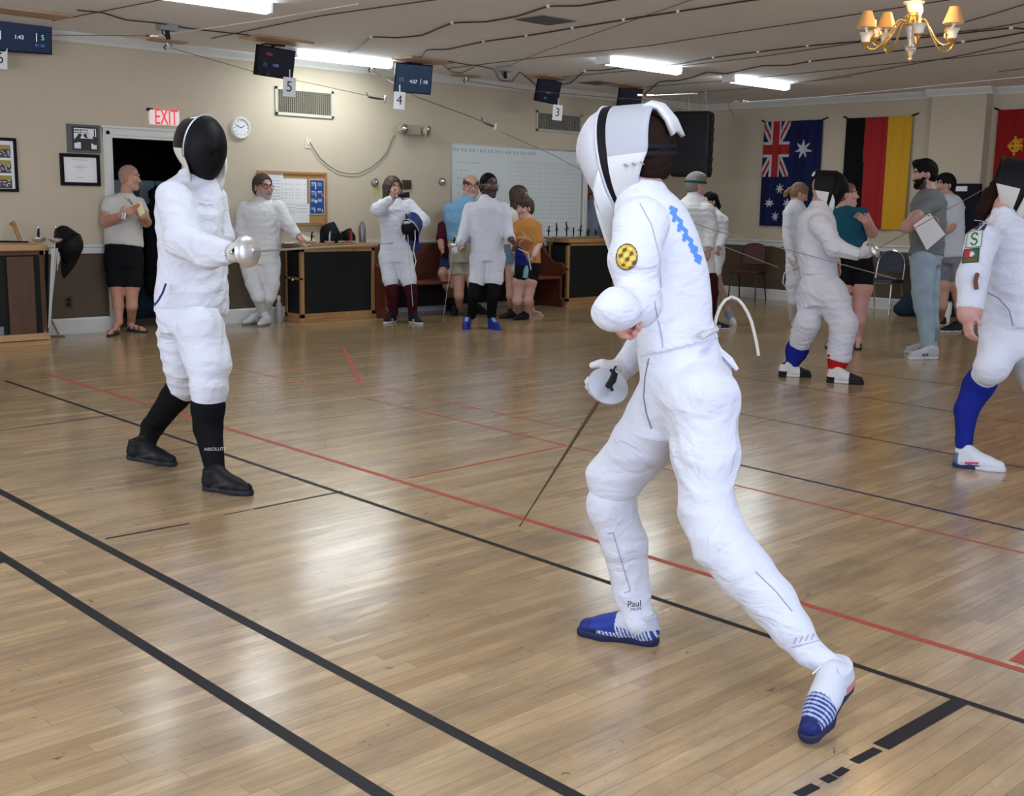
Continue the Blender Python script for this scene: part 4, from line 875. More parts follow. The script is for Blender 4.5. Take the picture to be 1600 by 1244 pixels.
# upright rack weapons on the right cabinet: guards resting on the worktop, grips up
for k, (px, hh) in enumerate(((857, .16), (871, .20), (884, .22), (896, .14), (908, .17), (918, .12), (931, .11))):
    p = onY(px, 367, 11.66); g = np.array([p[0], 11.66+.02*math.sin(k*2.1), .952]); lbs = ['leftmost', 'second from the left', 'third from the left', 'fourth from the left', 'third from the right', 'second from the right', 'rightmost'][k]
    t = empty('resting_epee', g, 'upright sword grip, %s in the row on the right cabinet' % lbs, 'fencing sword', 'swords standing on the right cabinet')
    MB().lathe(g, HU, [(.012, 0), (.055, .004), (.066, .02), (.068, .026), (.03, .02), (.006, .03)], 20).build('bell_guard', GUARD, t, True)
    a = k*1.3; e = np.array([math.cos(a), math.sin(a), 0])
    MB().tube([g+HU*.02, g+HU*(.02+hh*.6), g+HU*(.02+hh)+e*.015], [.008, .012, .008], 8).tube([g+HU*(.03+hh*.35), g+HU*(.05+hh*.4)+e*.035], .006, 6).tube([g+HU*(.03+hh*.6), g+HU*(.02+hh*.5)-e*.04], .006, 6).build('pistol_grip', GRIP, t, True)
# ================================================================ PEOPLE
WHITE = mat('fencing_white', (.66, .675, .74), .75, bump=.5, bscale=14, sheen=.2, weave='cloth')
WHITE2 = mat('fencing_white_cream', (.66, .66, .66), .8, bump=.5, bscale=18, weave='cloth')
SKINM = vcmat('skin', .5, sss=.08); SHOEM = vcmat('shoe_leather', .5, spec=.2); CLOTHM = vcmat('printed_cloth', .85, spec=.12)
def vm(n, c, **k): return mat(n, c, k.pop('rough', .85), bump=.25, bscale=18, weave='cloth', **k)
def frame_from(fwd, roll=0.0):
    f = nrm(fwd); u = nrm(HU-f*(HU@f)); r = np.cross(f, u)
    if roll: r, u = r*math.cos(roll)+u*math.sin(roll), u*math.cos(roll)-r*math.sin(roll)
    return [r, f, u]
def loc(c, R3, x, y, z, k=1.0): return c+k*(R3[0]*x+R3[1]*y+R3[2]*z)
def add_head(s, c, R3, H, jaw=1.0, nose=1.0):
    k = H/.235; L = lambda x, y, z: loc(c, R3, x, y, z, k)
    s.ell(L(0, -.012, .030), R3, [.074*k, .093*k, .088*k], .01)
    s.ell(L(0, .022, -.030), R3, [.060*k*jaw, .066*k, .080*k], .02*k)
    s.ell(L(0, .062, -.092), R3, [.026*k*jaw, .022*k, .020*k], .02*k)
    s.cone(L(-.045*jaw, .01, -.062), L(0, .062, -.09), .024*k, .020*k, .025*k); s.cone(L(.045*jaw, .01, -.062), L(0, .062, -.09), .024*k, .020*k, .025*k)
    for e in (-1, 1):
        s.ell(L(e*.030, .096, .010), R3, [.017*k, .016*k, .012*k], .010*k, '-')
        s.ell(L(e*.040, .062, -.022), R3, [.024*k, .022*k, .020*k], .012*k)
        s.ell(L(e*.030, .070, .010), R3, [.0125*k]*3, .002)
        s.ell(L(e*.078, -.006, -.006), [nrm(R3[0]*e-R3[1]*.35), R3[1], R3[2]], [.009*k, .019*k, .031*k], .006*k)
        s.cone(L(e*.010, .088, .031), L(e*.042, .076, .033), .008*k, .006*k, .010*k)
    s.cone(L(0, .080, .018), L(0, .104*nose, -.026), .008*k, .0125*k, .010*k); s.ell(L(.010, .092, -.030), R3, [.009*k]*3, .006*k); s.ell(L(-.010, .092, -.030), R3, [.009*k]*3, .006*k)
    s.cone(L(-.017, .078, -.052), L(.017, .078, -.052), .0075*k, .0075*k, .007*k); s.cone(L(-.014, .078, -.062), L(.014, .078, -.062), .0075*k, .0075*k, .007*k)
def head_colors(V, C, c, R3, H, brow, lip, beard=None, stub=0.0, eye=(.02, .015, .012)):
    k = H/.235; q = (V-c)/k; x, y, z = q@R3[0], q@R3[1], q@R3[2]; ax = np.abs(x)
    near = (ax < .1) & (np.abs(z) < .14) & (np.abs(y) < .13)
    if beard is not None:
        m = near & (y > .012) & (z < -.036+.25*(ax-.02).clip(0)) & ~((ax < .02) & (np.abs(z+.057) < .008)); C[m] = C[m]*(1-stub)+np.array(beard)*stub
    C[near & (ax > .011) & (ax < .047) & (np.abs(z-.034+.15*(ax-.03)**2*20) < .0055) & (y > .06)] = brow
    C[near & (ax < .021) & (np.abs(z+.057) < .0085) & (y > .072)] = lip
    e = ((ax-.030)/.0125)**2+((z-.010)/.0062)**2 < 1; C[near & e & (y > .06)] = (.62, .60, .58); C[near & e & ((ax-.030)**2+(z-.010)**2 < .0052**2) & (y > .06)] = eye
    m = near & (np.abs(z+.02) < .02) & (ax > .025) & (ax < .055) & (y > .04); C[m] = C[m]*np.array([1.06, .9, .9])
def hair(parent, c, R3, H, style, m, res=.006):
    k = H/.235; L = lambda x, y, z: loc(c, R3, x, y, z, k)
    s = SDF(c-.22*k-[0, 0, .18*(style == 'long')], c+.22*k, res)
    g = {'buzz': .003, 'short': .010, 'full': .016, 'long': .014, 'pony': .010, 'bald_ring': .006, 'boy': .014, 'quiff': .011}[style]
    s.ell(L(0, -.014, .032), R3, [(.074+g)*k, (.095+g)*k, (.088+g*1.1)*k], .01)
    s.ell(L(0, -.045, -.015), R3, [(.066+g)*k, (.055+g)*k, (.070)*k], .02)
    if style == 'quiff': s.cone(L(-.035, .062, .110), L(.035, .062, .110), .022*k, .022*k, .03); s.ell(L(0, .01, .095), R3, [.070*k, .08*k, .042*k], .02)
    if style in ('full', 'boy'): s.ell(L(0, .01, .085), R3, [.085*k, .09*k, .055*k], .02)
    if style == 'long':
        for e in (-1, 1): s.cone(L(e*.07, -.01, .03), L(e*.085, -.01, -.13), .032*k, .026*k, .03, R3[1], 1.7)
        s.cone(L(0, -.06, .02), L(0, -.075, -.16), .06*k, .075*k, .03, R3[1], .5)
    if style == 'pony': s.ell(L(0, -.115, .0), R3, [.03*k]*3, .01); s.chain([L(0, -.12, .0), L(0, -.14, -.06), L(.01, -.12, -.15)], [.022*k, .026*k, .008*k], .01)
    top = {'short': .096, 'buzz': .098, 'full': .076, 'long': .080, 'pony': .088, 'bald_ring': .06, 'boy': .056, 'quiff': .078}[style]
    # open the face, the ears and the nape
    s.ell(L(0, .115, top-.118), R3, [.078*k, .092*k, .118*k], .008, '-')
    if style in ('short', 'buzz', 'full', 'boy', 'quiff', 'bald_ring', 'pony'):
        s.ell(L(0, .07, -.085), R3, [.12*k, .085*k, .085*k], .01, '-'); s.ell(L(0, -.03, -.145), R3, [.12*k, .12*k, .075*k], .01, '-')
    if style in ('short', 'buzz', 'full', 'quiff', 'bald_ring', 'pony', 'boy'):
        for e in (-1, 1): s.ell(L(e*.088, .004, -.020), R3, [.034*k, .030*k, .044*k], .006, '-'); s.ell(L(e*.085, .045, -.02), R3, [.040*k, .034*k, .060*k], .006, '-')
    if style == 'bald_ring': s.ell(L(0, .02, .12), R3, [.085*k, .13*k, .085*k], .01, '-')
    me, V = s.mesh('hair', 1, folds(.0025 if style != 'buzz' else .0005, 90)); return link('hair', me, m, parent)
def beard(parent, c, R3, H, m, res=.005):
    k = H/.235; L = lambda x, y, z: loc(c, R3, x, y, z, k); s = SDF(c-.16*k, c+.16*k, res)
    s.ell(L(0, .022, -.038), R3, [.067*k, .073*k, .083*k], .01); s.ell(L(0, .066, -.094), R3, [.034*k, .030*k, .028*k], .02)
    s.ell(L(0, .09, .030), R3, [.060*k, .08*k, .066*k], .006, '-'); s.ell(L(0, -.06, -.03), R3, [.1*k, .075*k, .13*k], .008, '-'); s.ell(L(0, .0, .07), R3, [.1*k, .1*k, .075*k], .008, '-')
    s.ell(L(0, .10, -.057), R3, [.020*k, .03*k, .007*k], .004, '-')
    me, V = s.mesh('beard', 1, folds(.002, 110)); return link('beard', me, m, parent)
def glasses(parent, c, R3, H, m, sun=False):
    k = H/.235; L = lambda x, y, z: loc(c, R3, x, y, z, k); g = MB()
    for e in (-1, 1):
        g.tube([L(e*(.033+.023*math.cos(a)), .098-.010*abs(math.cos(a)), .008+.017*math.sin(a)) for a in np.linspace(0, 2*math.pi, 13)[:-1]], .0022*k, 5, closed=True)
        g.tube([L(e*.056, .088, .012), L(e*.082, .04, .014), L(e*.084, -.01, .008)], .0022*k, 5)
    g.tube([L(-.010, .099, .012), L(.010, .099, .012)], .0022*k, 5); return g.build('glasses', m, parent, True)
def add_hand(s, w, d, th, curl=.5, k=1.0, flip=1, fat=1.0, spread=.0):
    d = nrm(d); th = nrm(np.asarray(th)-d*(np.asarray(th)@d)); n = np.cross(d, th)*flip
    s.cone(w-d*.015*k, w+d*.02*k, .026*k*fat, .028*k*fat, .012, n, .75)
    s.ell(w+d*.052*k, [d, th, n], [.050*k, .041*k*fat, .017*k*fat], .012)
    for i, (off, ln) in enumerate(((.030, .070), (.010, .080), (-.011, .074), (-.030, .058))):
        p = w+(d*.088+th*off*.95)*k; a = 0.0; dd = d+th*spread*(1.5-i); r = .0095*k*fat; s.cone(w+(d*.05+th*off*.7)*k, p, .012*k*fat, r, .008)
        for sg, ca in ((.46, .75), (.30, 1.15), (.24, .8)):
            a += curl*ca; v = nrm(dd)*math.cos(a)+n*math.sin(a); q = p+v*ln*sg*k; s.cone(p, q, r, r*.92, .004); p = q; r *= .92
    p = w+(d*.020+th*.028)*k; q = p+nrm(d*.62+th*.75+n*.25)*.042*k; s.cone(w+d*.03*k, p, .018*k*fat, .015*k*fat, .01); s.cone(p, q, .0145*k*fat, .0115*k*fat, .008)
    q2 = q+nrm(d*.8+th*.15+n*(.3+curl*.6))*.032*k; s.cone(q, q2, .0112*k*fat, .0095*k*fat, .005)
def shoe(parent, heel, d, L, pal, pitch=0.0, name='shoe', wide=1.0, sandal=False, laces=None):
    """heel: floor point under the back of the shoe; d: horizontal pointing direction; pal: function(x along 0-1, z 0-1, side) -> colour; (upper, sole colours)"""
    d = nrm([d[0], d[1], 0]); fx = nrm(d*math.cos(pitch)-HU*math.sin(pitch)); sy = np.cross(HU, d); fz = np.cross(fx, sy); k = L/.285; R3 = [fx, sy, fz]
    Q = lambda x, y, z: heel+k*(fx*x+sy*y*wide+fz*z); c_ = Q(.14, 0, .06); res = .0036 if depth(heel) < 7 else .006
    s = SDF(c_-.21*k, c_+.21*k, res)
    if not sandal:
        s.chain([Q(.040, 0, .044), Q(.12, 0, .046), Q(.185, .002, .036), Q(.245, .004, .030)], [.034*k, .036*k, .040*k, .030*k], .02, sy, wide)
        s.cone(Q(.048, 0, .05), Q(.054, 0, .102), .043*k, .047*k, .03, fa=False, fb=True); s.cone(Q(.14, 0, .056), Q(.078, 0, .098), .034*k, .033*k, .035)
    else:
        for x in (.06, .13, .19): s.chain([Q(x, -.036, .02), Q(x, -.03, .055), Q(x, .0, .068-.1*(x-.06)), Q(x, .03, .055), Q(x, .036, .02)], [.008*k]*5, .004)
        s.chain([Q(.05, -.036, .03), Q(.012, 0, .055), Q(.05, .036, .03)], [.006*k]*3, .004)
    X, Y, Z = s.grid((slice(None),)*3); pl = (X-heel[0])*fz[0]+(Y-heel[1])*fz[1]+(Z-heel[2])*fz[2]; s.F = np.maximum(s.F, .010*k-pl).astype(np.float32)
    me, V = s.mesh(name, 2 if not sandal else 1); q = (V-heel)/k; xx, yy, zz = (q@fx)/.285, q@sy, (q@fz)/.11
    C = np.array([pal(a, b, e) for a, b, e in zip(xx, zz, yy)], np.float32); setcol(me, C); up_ = link(name, me, SHOEM, parent)
    if laces:
        m_ = MB()
        for i in range(5):
            x = .095+.018*i; z = .103-.30*(x-.09); m_.tube([Q(x, -.022, z-.016), Q(x+.004, -.010, z-.004), Q(x+.008, .010, z-.004), Q(x+.010, .022, z-.016)], .0028, 5)
        m_.tube([Q(.092, 0, .10), Q(.085, .02, .125), Q(.10, .035, .118), Q(.095, .005, .10)], .0024, 5); m_.tube([Q(.092, 0, .10), Q(.10, -.025, .12), Q(.12, -.04, .105)], .0024, 5); m_.build('laces', laces, up_, True)
    s = SDF(c_-.21*k, c_+.21*k, res)
    s.chain([Q(.036, 0, .014), Q(.12, 0, .014), Q(.19, .002, .014), Q(.25, .004, .014)], [.038*k, .033*k, .045*k, .033*k], .01, sy, wide)
    s.F = np.maximum(s.F, np.maximum(-pl, pl-(.026 if not sandal else .02)*k)).astype(np.float32)
    me, V = s.mesh('sole', 1); q = (V-heel)/k; C = np.array([pal(a, -1, e) for a, e in zip((q@fx)/.285, q@sy)], np.float32); setcol(me, C); link('sole', me, SHOEM, up_)
    return up_
def grid_mesh(name, P, m, parent, midx=None, th=.004, closed_u=False):
    nu, nv = len(P), len(P[0]); vs = [tuple(p) for row in P for p in row]; fs = []; mi = []
    for i in range(nu if closed_u else nu-1):
        for j in range(nv-1):
            i2 = (i+1) % nu; fs.append((i*nv+j, i2*nv+j, i2*nv+j+1, i*nv+j+1)); mi.append(midx(i, j) if midx else 0)
    me = bpy.data.meshes.new(name); me.from_pydata(vs, [], fs); me.polygons.foreach_set('material_index', mi); me.update(); o = link(name, me, m, parent, True)
    so = o.modifiers.new('thick', 'SOLIDIFY'); so.thickness = th; so.offset = 0; return o
def mask(parent, c, R3, k, mesh_m, band_m, upper_m, lower_m, bib_m, band=.2, tongue=None, wide=1.0, bib=True, split=-.1, trim=None, dome=.115):
    L = lambda x, y, z: loc(c, R3, x, y, z, k); n = 48
    def out(a, u):     # rim outline at depth u (0 front rim .. 1 back edge)
        sa, ca = math.sin(a), math.cos(a); w_ = .100*(1-.30*max(0, -sa)**2.2)*wide
        zt = .150 if sa > 0 else .168
        y = .050-.150*u*(.55+.45*min(1, max(0, (sa+.85)/.9)))
        sh = 1-.10*u
        return ca*w_*sh*(1+.05*math.sin(u*math.pi)), y+.018*sa*(1-u), sa*zt*(1-.08*u if sa > 0 else 1-.25*u)
    nv = 11
    rows = []
    for i in range(n):
        a = 2*math.pi*i/n; rows.append([L(*out(a, j/(nv-1))) for j in range(nv)])
    def mi(i, j):
        if (j+.5)/(nv-1) < band: return 0
        return 1 if math.sin(2*math.pi*(i+.5)/n) > split else 2
    hull = grid_mesh('mask', rows, [band_m, upper_m, lower_m], parent, mi, .006*k, True)
    rows = []
    for i in range(n):
        a = 2*math.pi*i/n; x, y, z = out(a, 0); row = []
        for j in range(10):
            s = 1-j/9.0; row.append(L(x*s, y+dome*(1-s*s)**.62-.0, z*s))
        rows.append(row)
    grid_mesh('face_mesh', rows, mesh_m, hull, None, .003*k, True)
    MB().tube([L(*(np.array(out(2*math.pi*i/n, 0))*[1.015, 1, 1.015])) for i in range(n)], .0045*k, 6, closed=True).build('trim', trim or band_m, hull, True)
    if bib:
        rows = []
        for i in range(17):
            a = math.pi*(1.06+.88*i/16); x, y, z = out(a, .05); row = []
            for j in range(7):
                u = j/6.0; row.append(L(x*(1.02-.20*u)*1.04, y+.010+.022*u+.016*math.sin(u*3), z-(.15-.05*abs(math.cos(a)))*u*1.05))
            rows.append(row)
        grid_mesh('bib', rows, bib_m, hull, None, .010*k)
    if tongue:
        rows = []
        for i in range(7):
            e = (i-3)/3.0; row = []
            for y, z in tongue: row.append(L(e*.042*(1-.15*abs(e)), y, z-.012*e*e))
            rows.append(row)
        grid_mesh('back_tongue', rows, lower_m, hull, None, .014*k)
    return hull
def interp_st(st, y):
    ys = [q[1] for q in st]; return [float(np.interp(y, ys, [q[i] for q in st])) for i in (0, 2, 3)]
def loft(s, pts, rs, n, sq, k=.03, p=2.2):
    """elliptic-section trunk through pts with half-widths rs; thin axis n scaled by sq"""
    pts = np.array(pts); rs = np.array(rs); ax = nrm(pts[-1]-pts[0]); S = (pts-pts[0])@ax; n = nrm(np.asarray(n)-ax*(np.asarray(n)@ax)); e = np.cross(ax, n)
    # refine with a smooth curve
    ss = np.linspace(S[0], S[-1], 60); ce = np.interp(ss, S, (pts-pts[0])@e); cn = np.interp(ss, S, (pts-pts[0])@n); rr = np.interp(ss, S, rs)
    ker = np.array([1, 3, 5, 3, 1.])/13
    for _ in range(2):
        for arr in (ce, cn, rr): q = np.pad(arr, 2, 'edge'); arr[1:-1] = np.convolve(q, ker, 'valid')[1:-1]
    m = max(rs)*max(1, sq)+k+.03; lo, hi = pts.min(0)-m, pts.max(0)+m; sl = s.sub(lo, hi); X, Y, Z = s.grid(sl); qx, qy, qz = X-pts[0][0], Y-pts[0][1], Z-pts[0][2]
    a = qx*ax[0]+qy*ax[1]+qz*ax[2]; b = qx*e[0]+qy*e[1]+qz*e[2]-np.interp(a, ss, ce); c_ = (qx*n[0]+qy*n[1]+qz*n[2]-np.interp(a, ss, cn))/sq
    d = (np.abs(b)**p+np.abs(c_)**p)**(1/p)-np.interp(a, ss, rr); d = d*(sq+(1-sq)*.5 if sq < 1 else 1); d = np.maximum(d, np.maximum(-a, a-ss[-1]))
    s.merge(sl, d.astype(np.float32), k)
def person(label, t0, head, hh, fwd, torso, arms, legs, skin=(.50, .27, .19), top=None, bottom=None, hr=None, brow=(.06, .035, .02), lip=(.36, .13, .11), ratio=.72,
           front=None, neck=None, res=.0075, gres=.011, beard_c=None, stub=0, extra=None, roll=0.0, jaw=1.0, collar=True, fold=.006, seed=0.0, p=2.2, cat='person', neck_r=.055, hidden_head=False):
    P = lambda x, y, dt=0: at(x, y, t0-dt); M = lambda r, dt=0: r*(t0-dt)/FPX
    front = HT if front is None else nrm(cv(*front))
    foot = legs[0].get('foot'); base = flz(*foot[0]) if foot else np.array([*P(torso[-1][0], torso[-1][1])[:2], 0])
    root = empty('person', (base[0], base[1], 0), label, cat)
    hc = P(*head); H = M(hh); R3 = frame_from(cv(*fwd), roll); hk = H/.235
    tp = [P(x, y, dt) for x, y, dt, w in torso]; tr = [M(w, dt) for x, y, dt, w in torso]
    A = []
    for a in arms: A.append(dict(pts=[P(x, y, dt) for x, y, dt, r in a['p']], r=[M(r, dt) for x, y, dt, r in a['p']], **{k_: v for k_, v in a.items() if k_ != 'p'}))
    G = []
    for l in legs:
        g = dict(l); q = l['p']; ft = l.get('foot')
        if ft:
            (fx, fy), fd, L, *rest = ft; lift = rest[0] if rest else 0; pitch = rest[1] if len(rest) > 1 else 0
            hp = flz(fx, fy, lift); td = depth(hp); dtf = t0-td; d = nrm(HR*fd[0]+HT*fd[1]); g['heel'] = hp; g['dir'] = d; g['L'] = L; g['pitch'] = pitch
            fxp = d*math.cos(pitch)-HU*math.sin(pitch); fzp = np.cross(fxp, np.cross(HU, d)); g['ank'] = hp+fxp*.055*L/.285+fzp*.085*L/.285
        else: dtf = q[-1][2]
        pts = [P(x, y, dt if dt is not None else dtf) for x, y, dt, r in q]; rs = [M(r, dt if dt is not None else dtf) for x, y, dt, r in q]
        if ft: pts.append(g['ank']); rs.append(rs[-1]*.92 if l.get('cover', 9) > 3.6 and not l.get('sock') else min(rs[-1]*.88, .037))
        g['pts'], g['r'] = pts, rs; G.append(g)
    allp = tp+[hc]+[q for a in A for q in a['pts']]+[q for g in G for q in g['pts']]+[g['heel']+g['dir']*.25 for g in G if 'heel' in g]
    lo, hi = np.min(allp, 0)-.26, np.max(allp, 0)+.26; lo[2] = min(lo[2], -.02)
    # body: one continuous surface
    s = SDF(lo, hi, res)
    loft(s, tp[:-1]+[tp[-1]*.6+tp[-2]*.4], [r*.86 for r in tr[:-1]]+[tr[-1]*.6], front, ratio*.95, .03, p)
    nb = neck and P(*neck) or (tp[0]+(hc-tp[0])*.0)
    s.cone(tp[0]-[0, 0, .03], loc(hc, R3, 0, -.022, -.05, hk), neck_r*1.12*hk, neck_r*hk, .03)
    add_head(s, hc, R3, H, jaw)
    def subchain(pts, rs, a, b):
        o, r = [], []; n = len(pts)-1; b = min(b, n)
        ks = [a]+[i for i in range(1, n+1) if a < i < b]+[b]
        for u in ks: i = min(int(u), n-1); f = u-i; o.append(pts[i]*(1-f)+pts[i+1]*f); r.append(rs[i]*(1-f)+rs[i+1]*f)
        return o, r
    for a in A:
        cov = a.get('sleeve', 9); n = len(a['pts'])-1
        if cov > 0: o, r = subchain(a['pts'], a['r'], 0, min(cov+.08, n)); s.chain(o, [q*.80 for q in r[:-1]]+[min(r[-1]*.8, .030*hk+.02*(cov < 1.2))], .02)
        if cov < n: o, r = subchain(a['pts'], a['r'], max(cov-.05, 0), n); s.chain(o, r, .02)
        if a.get('hand'):
            (hx, hy, hdt), th, curl, *rest = a['hand']; flip = rest[0] if rest else 1; hs = rest[1] if len(rest) > 1 else hk
            a['hd'] = P(hx, hy, hdt)-a['pts'][-1]; a['th'] = cv(*th); add_hand(s, a['pts'][-1], a['hd'], a['th'], curl, hs, flip); a['hs'] = hs; a['curl'] = curl; a['flip'] = flip
    for g in G:
        cov = g.get('cover', 9); n = len(g['pts'])-1
        o, r = subchain(g['pts'], g['r'], 0, min(cov+.08, n)) if cov > 0 else ([], [])
        if len(o) > 1: s.chain(o, [q*.82 for q in r], .03)
        if cov < n: o, r = subchain(g['pts'], g['r'], max(cov-.05, 0), n); r = [min(q, .042) for q in r] if cov > 3.6 else r; s.chain(o, [q*(.93 if g.get('sock') else 1) for q in r], .02)
        if 'heel' in g:
            k = g['L']/.285; d = g['dir']; fx = d*math.cos(g['pitch'])-HU*math.sin(g['pitch']); fz = np.cross(fx, np.cross(HU, d)); Q = lambda x, z: g['heel']+k*(fx*x+fz*z)
            s.chain([Q(.045, .048), Q(.12, .050), Q(.19, .036), Q(.235, .030)], [.026*k, .026*k, .027*k, .020*k], .02)
    me, V = s.mesh('body', 1); C = np.tile(np.array(skin, np.float32), (len(V), 1)); head_colors(V, C, hc, R3, H, brow, lip, beard_c, stub); setcol(me, C); me.name = 'body'; link('body', me, SKINM, root)
    # clothes
    if top:
        s = SDF(lo, hi, gres); hem = top['hem']; st = [q for q in torso if q[1] < hem]; x, dt, w = interp_st(torso, hem); st = st+[(x, hem, dt, w)]
        if 'hem_w' in top: st[-1] = (st[-1][0], hem, st[-1][2], top['hem_w'])
        loft(s, [P(a_, b_, c_) for a_, b_, c_, d_ in st], [M(d_, c_) for a_, b_, c_, d_ in st], front, ratio*1.05, .03, p)
        if top.get('point'): x1, y1 = top['point']; s.cone(P(*st[-1][:2], st[-1][2]), P(x1, y1, st[-1][2]), M(st[-1][3]*.8), M(2), .03, front, ratio*1.1)
        for a in A:
            cov = min(a.get('sleeve', 9), len(a['pts'])-1)
            if cov > 0: o, r = subchain(a['pts'], a['r'], 0, cov); ex = top.get('flare', 1.0); r = r[:-1]+[r[-1]*ex]; s.chain(o, r, .035, fb=not a.get('round'))
        if top.get('collar'):
            q0, q1 = tp[0]-[0, 0, .03], loc(hc, R3, 0, -.022, -.05, hk); d_ = nrm(q1-q0); s.cone(q0, q0+d_*top['collar'], neck_r*hk*1.35, neck_r*hk*1.22, .03, fb=True)
        if top.get('vneck'): s.ell(tp[0]+front*0+cv(*fwd)*0+nrm(R3[1]*[1, 1, 0])*.07+HU*.0, R3, [.055, .06, .075], .01, '-')
        me, V = s.mesh(top['name'], 2, folds(fold, 11, seed)); m_ = top['mat']
        if 'color' in top: C = top['color'](V, P, M, R3); setcol(me, C)
        tg = link(top['name'], me, m_, root)
        if top.get('label'): tg['label'] = top['label']
    if bottom:
        s = SDF(lo, hi, gres); y0 = bottom['waist']; st = [q for q in torso if q[1] > y0]; x, dt, w = interp_st(torso, y0); st = [(x, y0, dt, w)]+st
        loft(s, [P(a_, b_, c_) for a_, b_, c_, d_ in st], [M(d_, c_)*.975 for a_, b_, c_, d_ in st], front, ratio, .03, p)
        for g in G: o, r = subchain(g['pts'], g['r'], 0, g.get('cover', 9)); s.chain(o, r[:-1]+[r[-1]*bottom.get('flare', 1.0)], .03, fb=True)
        if bottom.get('skirt'):
            x1, y1, w1 = bottom['skirt']; a_ = st[-1]; s.cone(P(a_[0], a_[1], a_[2]), P(x1, y1, a_[2]), M(a_[3]), M(w1), .03, front, ratio, fb=True)
        me, V = s.mesh(bottom['name'], 2, folds(fold*bottom.get('fold', 1.0), 11, seed+2)); 
        if 'color' in bottom: C = bottom['color'](V, P, M, R3); setcol(me, C)
        link(bottom['name'], me, bottom['mat'], root)
    for g in G:
        if g.get('sock'):
            o, r = subchain(g['pts'], g['r'], max(g['cover']-.12, 0), len(g['pts'])-1); s = SDF(np.min(o, 0)-.12, np.max(o, 0)+.12, min(gres, .009)); s.chain(o, [q*1.06 for q in r], .02); me, V = s.mesh('sock', 2); link('sock', me, g['sock'], root)
        if 'heel' in g and g.get('pal'): shoe(root, g['heel'], g['dir'], g['L'], g['pal'], g['pitch'], g.get('shoe', 'shoe'), sandal=g.get('sandal', False), laces=g.get('laces'))
    for a in A:
        if a.get('glove'):
            w, d = a['pts'][-1], nrm(a['hd']); bk = nrm(a['pts'][-2]-w); s = SDF(w-.3, w+.3, .006); add_hand(s, w, a['hd'], a['th'], a['curl'], a['hs']*1.06, a['flip'], 1.22)
            s.cone(w+d*.01, w+bk*.11, .036*hk, .052*hk, .02, fb=True); me, V = s.mesh('glove', 1, folds(.002, 40)); link('glove', me, a['glove'], root)
    if hr: hair(root, hc, R3, H, hr[0], hr[1])
    root['_'] = 0; del root['_']
    return root, hc, R3, hk, P, A, G
def solid(c): return lambda x, z, y: c
def fencer_clothes(hem, waist, m=WHITE, collar=.065, **k):
    t_ = dict(name='fencing_jacket', mat=m, hem=hem, collar=collar, **k); b_ = dict(name='fencing_breeches', mat=m, waist=waist, flare=.86); return t_, b_
HB = vm('hair_brown', (.045, .022, .012), rough=.6); HBK = vm('hair_black', (.008, .007, .007), rough=.6); HG = vm('hair_grey', (.20, .18, .16), rough=.7); HRD = vm('hair_auburn', (.20, .075, .035), rough=.6); HDB = vm('hair_dark_blond', (.18, .10, .045), rough=.6)
# ---------------------------------------------------------------- the bald man with a snack at the doorway
def sandal_pal(x, z, y): return (.03, .02, .02) if z >= 0 else (.02, .016, .016)
CREAMC = vm('cream_jersey', (.58, .55, .52)); SHORTB = vm('black_shorts_cloth', (.010, .010, .012))
r_, hc, R3, hk, P, A, G = person('bald man in a cream t-shirt and black shorts holding a snack at the doorway', 12.2, (203, 278, 0), 38, (1, -.05, .12),
 [(197, 303, 0, 12), (195, 311, 0, 22), (193, 325, 0, 29), (192, 350, 0, 30), (193, 378, 0, 30), (194, 405, 0, 30), (194, 420, 0, 28)],
 [dict(p=[(173, 318, .08, 13), (166, 347, .1, 9.5), (190, 338, .32, 6.5)], sleeve=.55, hand=((206, 329, .36), (0, .9, .3), .75, -1)),
  dict(p=[(216, 318, -.1, 11), (228, 347, .0, 8), (222, 338, .2, 6)], sleeve=.55, hand=((212, 326, .30), (0, .9, .2), .8, 1))],
 [dict(p=[(180, 405, .02, 17), (183, 440, .02, 15), (184, 458, .02, 9.5), (185, 478, .02, 8.5), (186, 503, None, 5.5)], cover=1.35, foot=((184, 522), (-.05, 1), .27), pal=sandal_pal, sandal=True, shoe='sandal'),
  dict(p=[(208, 405, -.02, 17), (207, 440, .0, 15), (206, 458, .0, 9.5), (206, 478, 0, 8.5), (205, 503, None, 5.5)], cover=1.35, foot=((198, 518), (.93, .35), .28), pal=lambda x, z, y: (.02, .025, .05), sandal=True, shoe='sandal')],
 skin=(.50, .25, .17), top=dict(name='t_shirt', mat=CREAMC, hem=385, flare=1.12), bottom=dict(name='shorts', mat=SHORTB, waist=378, flare=1.0), brow=(.25, .16, .11), beard_c=(.45, .33, .28), stub=.5, jaw=1.08, hr=('buzz', mat('grey_stubble', (.36, .22, .17), .8)))
MB().tube([P(194, 308, .2), P(202, 316, .24), P(205, 318, .25)], .004, 5).tube([P(201, 311, .25), P(206, 319, .27)], .014, 6).build('hanging_sunglasses', mat('sunglass_silver', (.4, .42, .4), .2, .5), r_, True)
MB().tube([P(192, 333, .37), P(192, 343, .37)], .022, 8).tube([P(196, 333, .38), P(194, 342, .38)], .02, 8).build('wristwatch', mat('watch_steel', (.45, .42, .4), .3, .8), r_, True)
c = P(219, 326, .42); t = empty('wrapped_snack', c, 'pale paper wrapped snack in the bald man\'s hands', 'food')
MB().obox(c, HR*.030+HU*.02, HU*.065-HR*.02, HT*.018+HR*.01).build('wrapper', mat('wax_paper', (.72, .62, .38), .6), t, bevel=.012); MB().tube([c-HR*.045+HU*.01+HT*.02, c+HR*.0+HU*.045+HT*.02], [.02, .014], 8).build('filling', mat('snack_brown', (.45, .20, .05), .7), t, True)
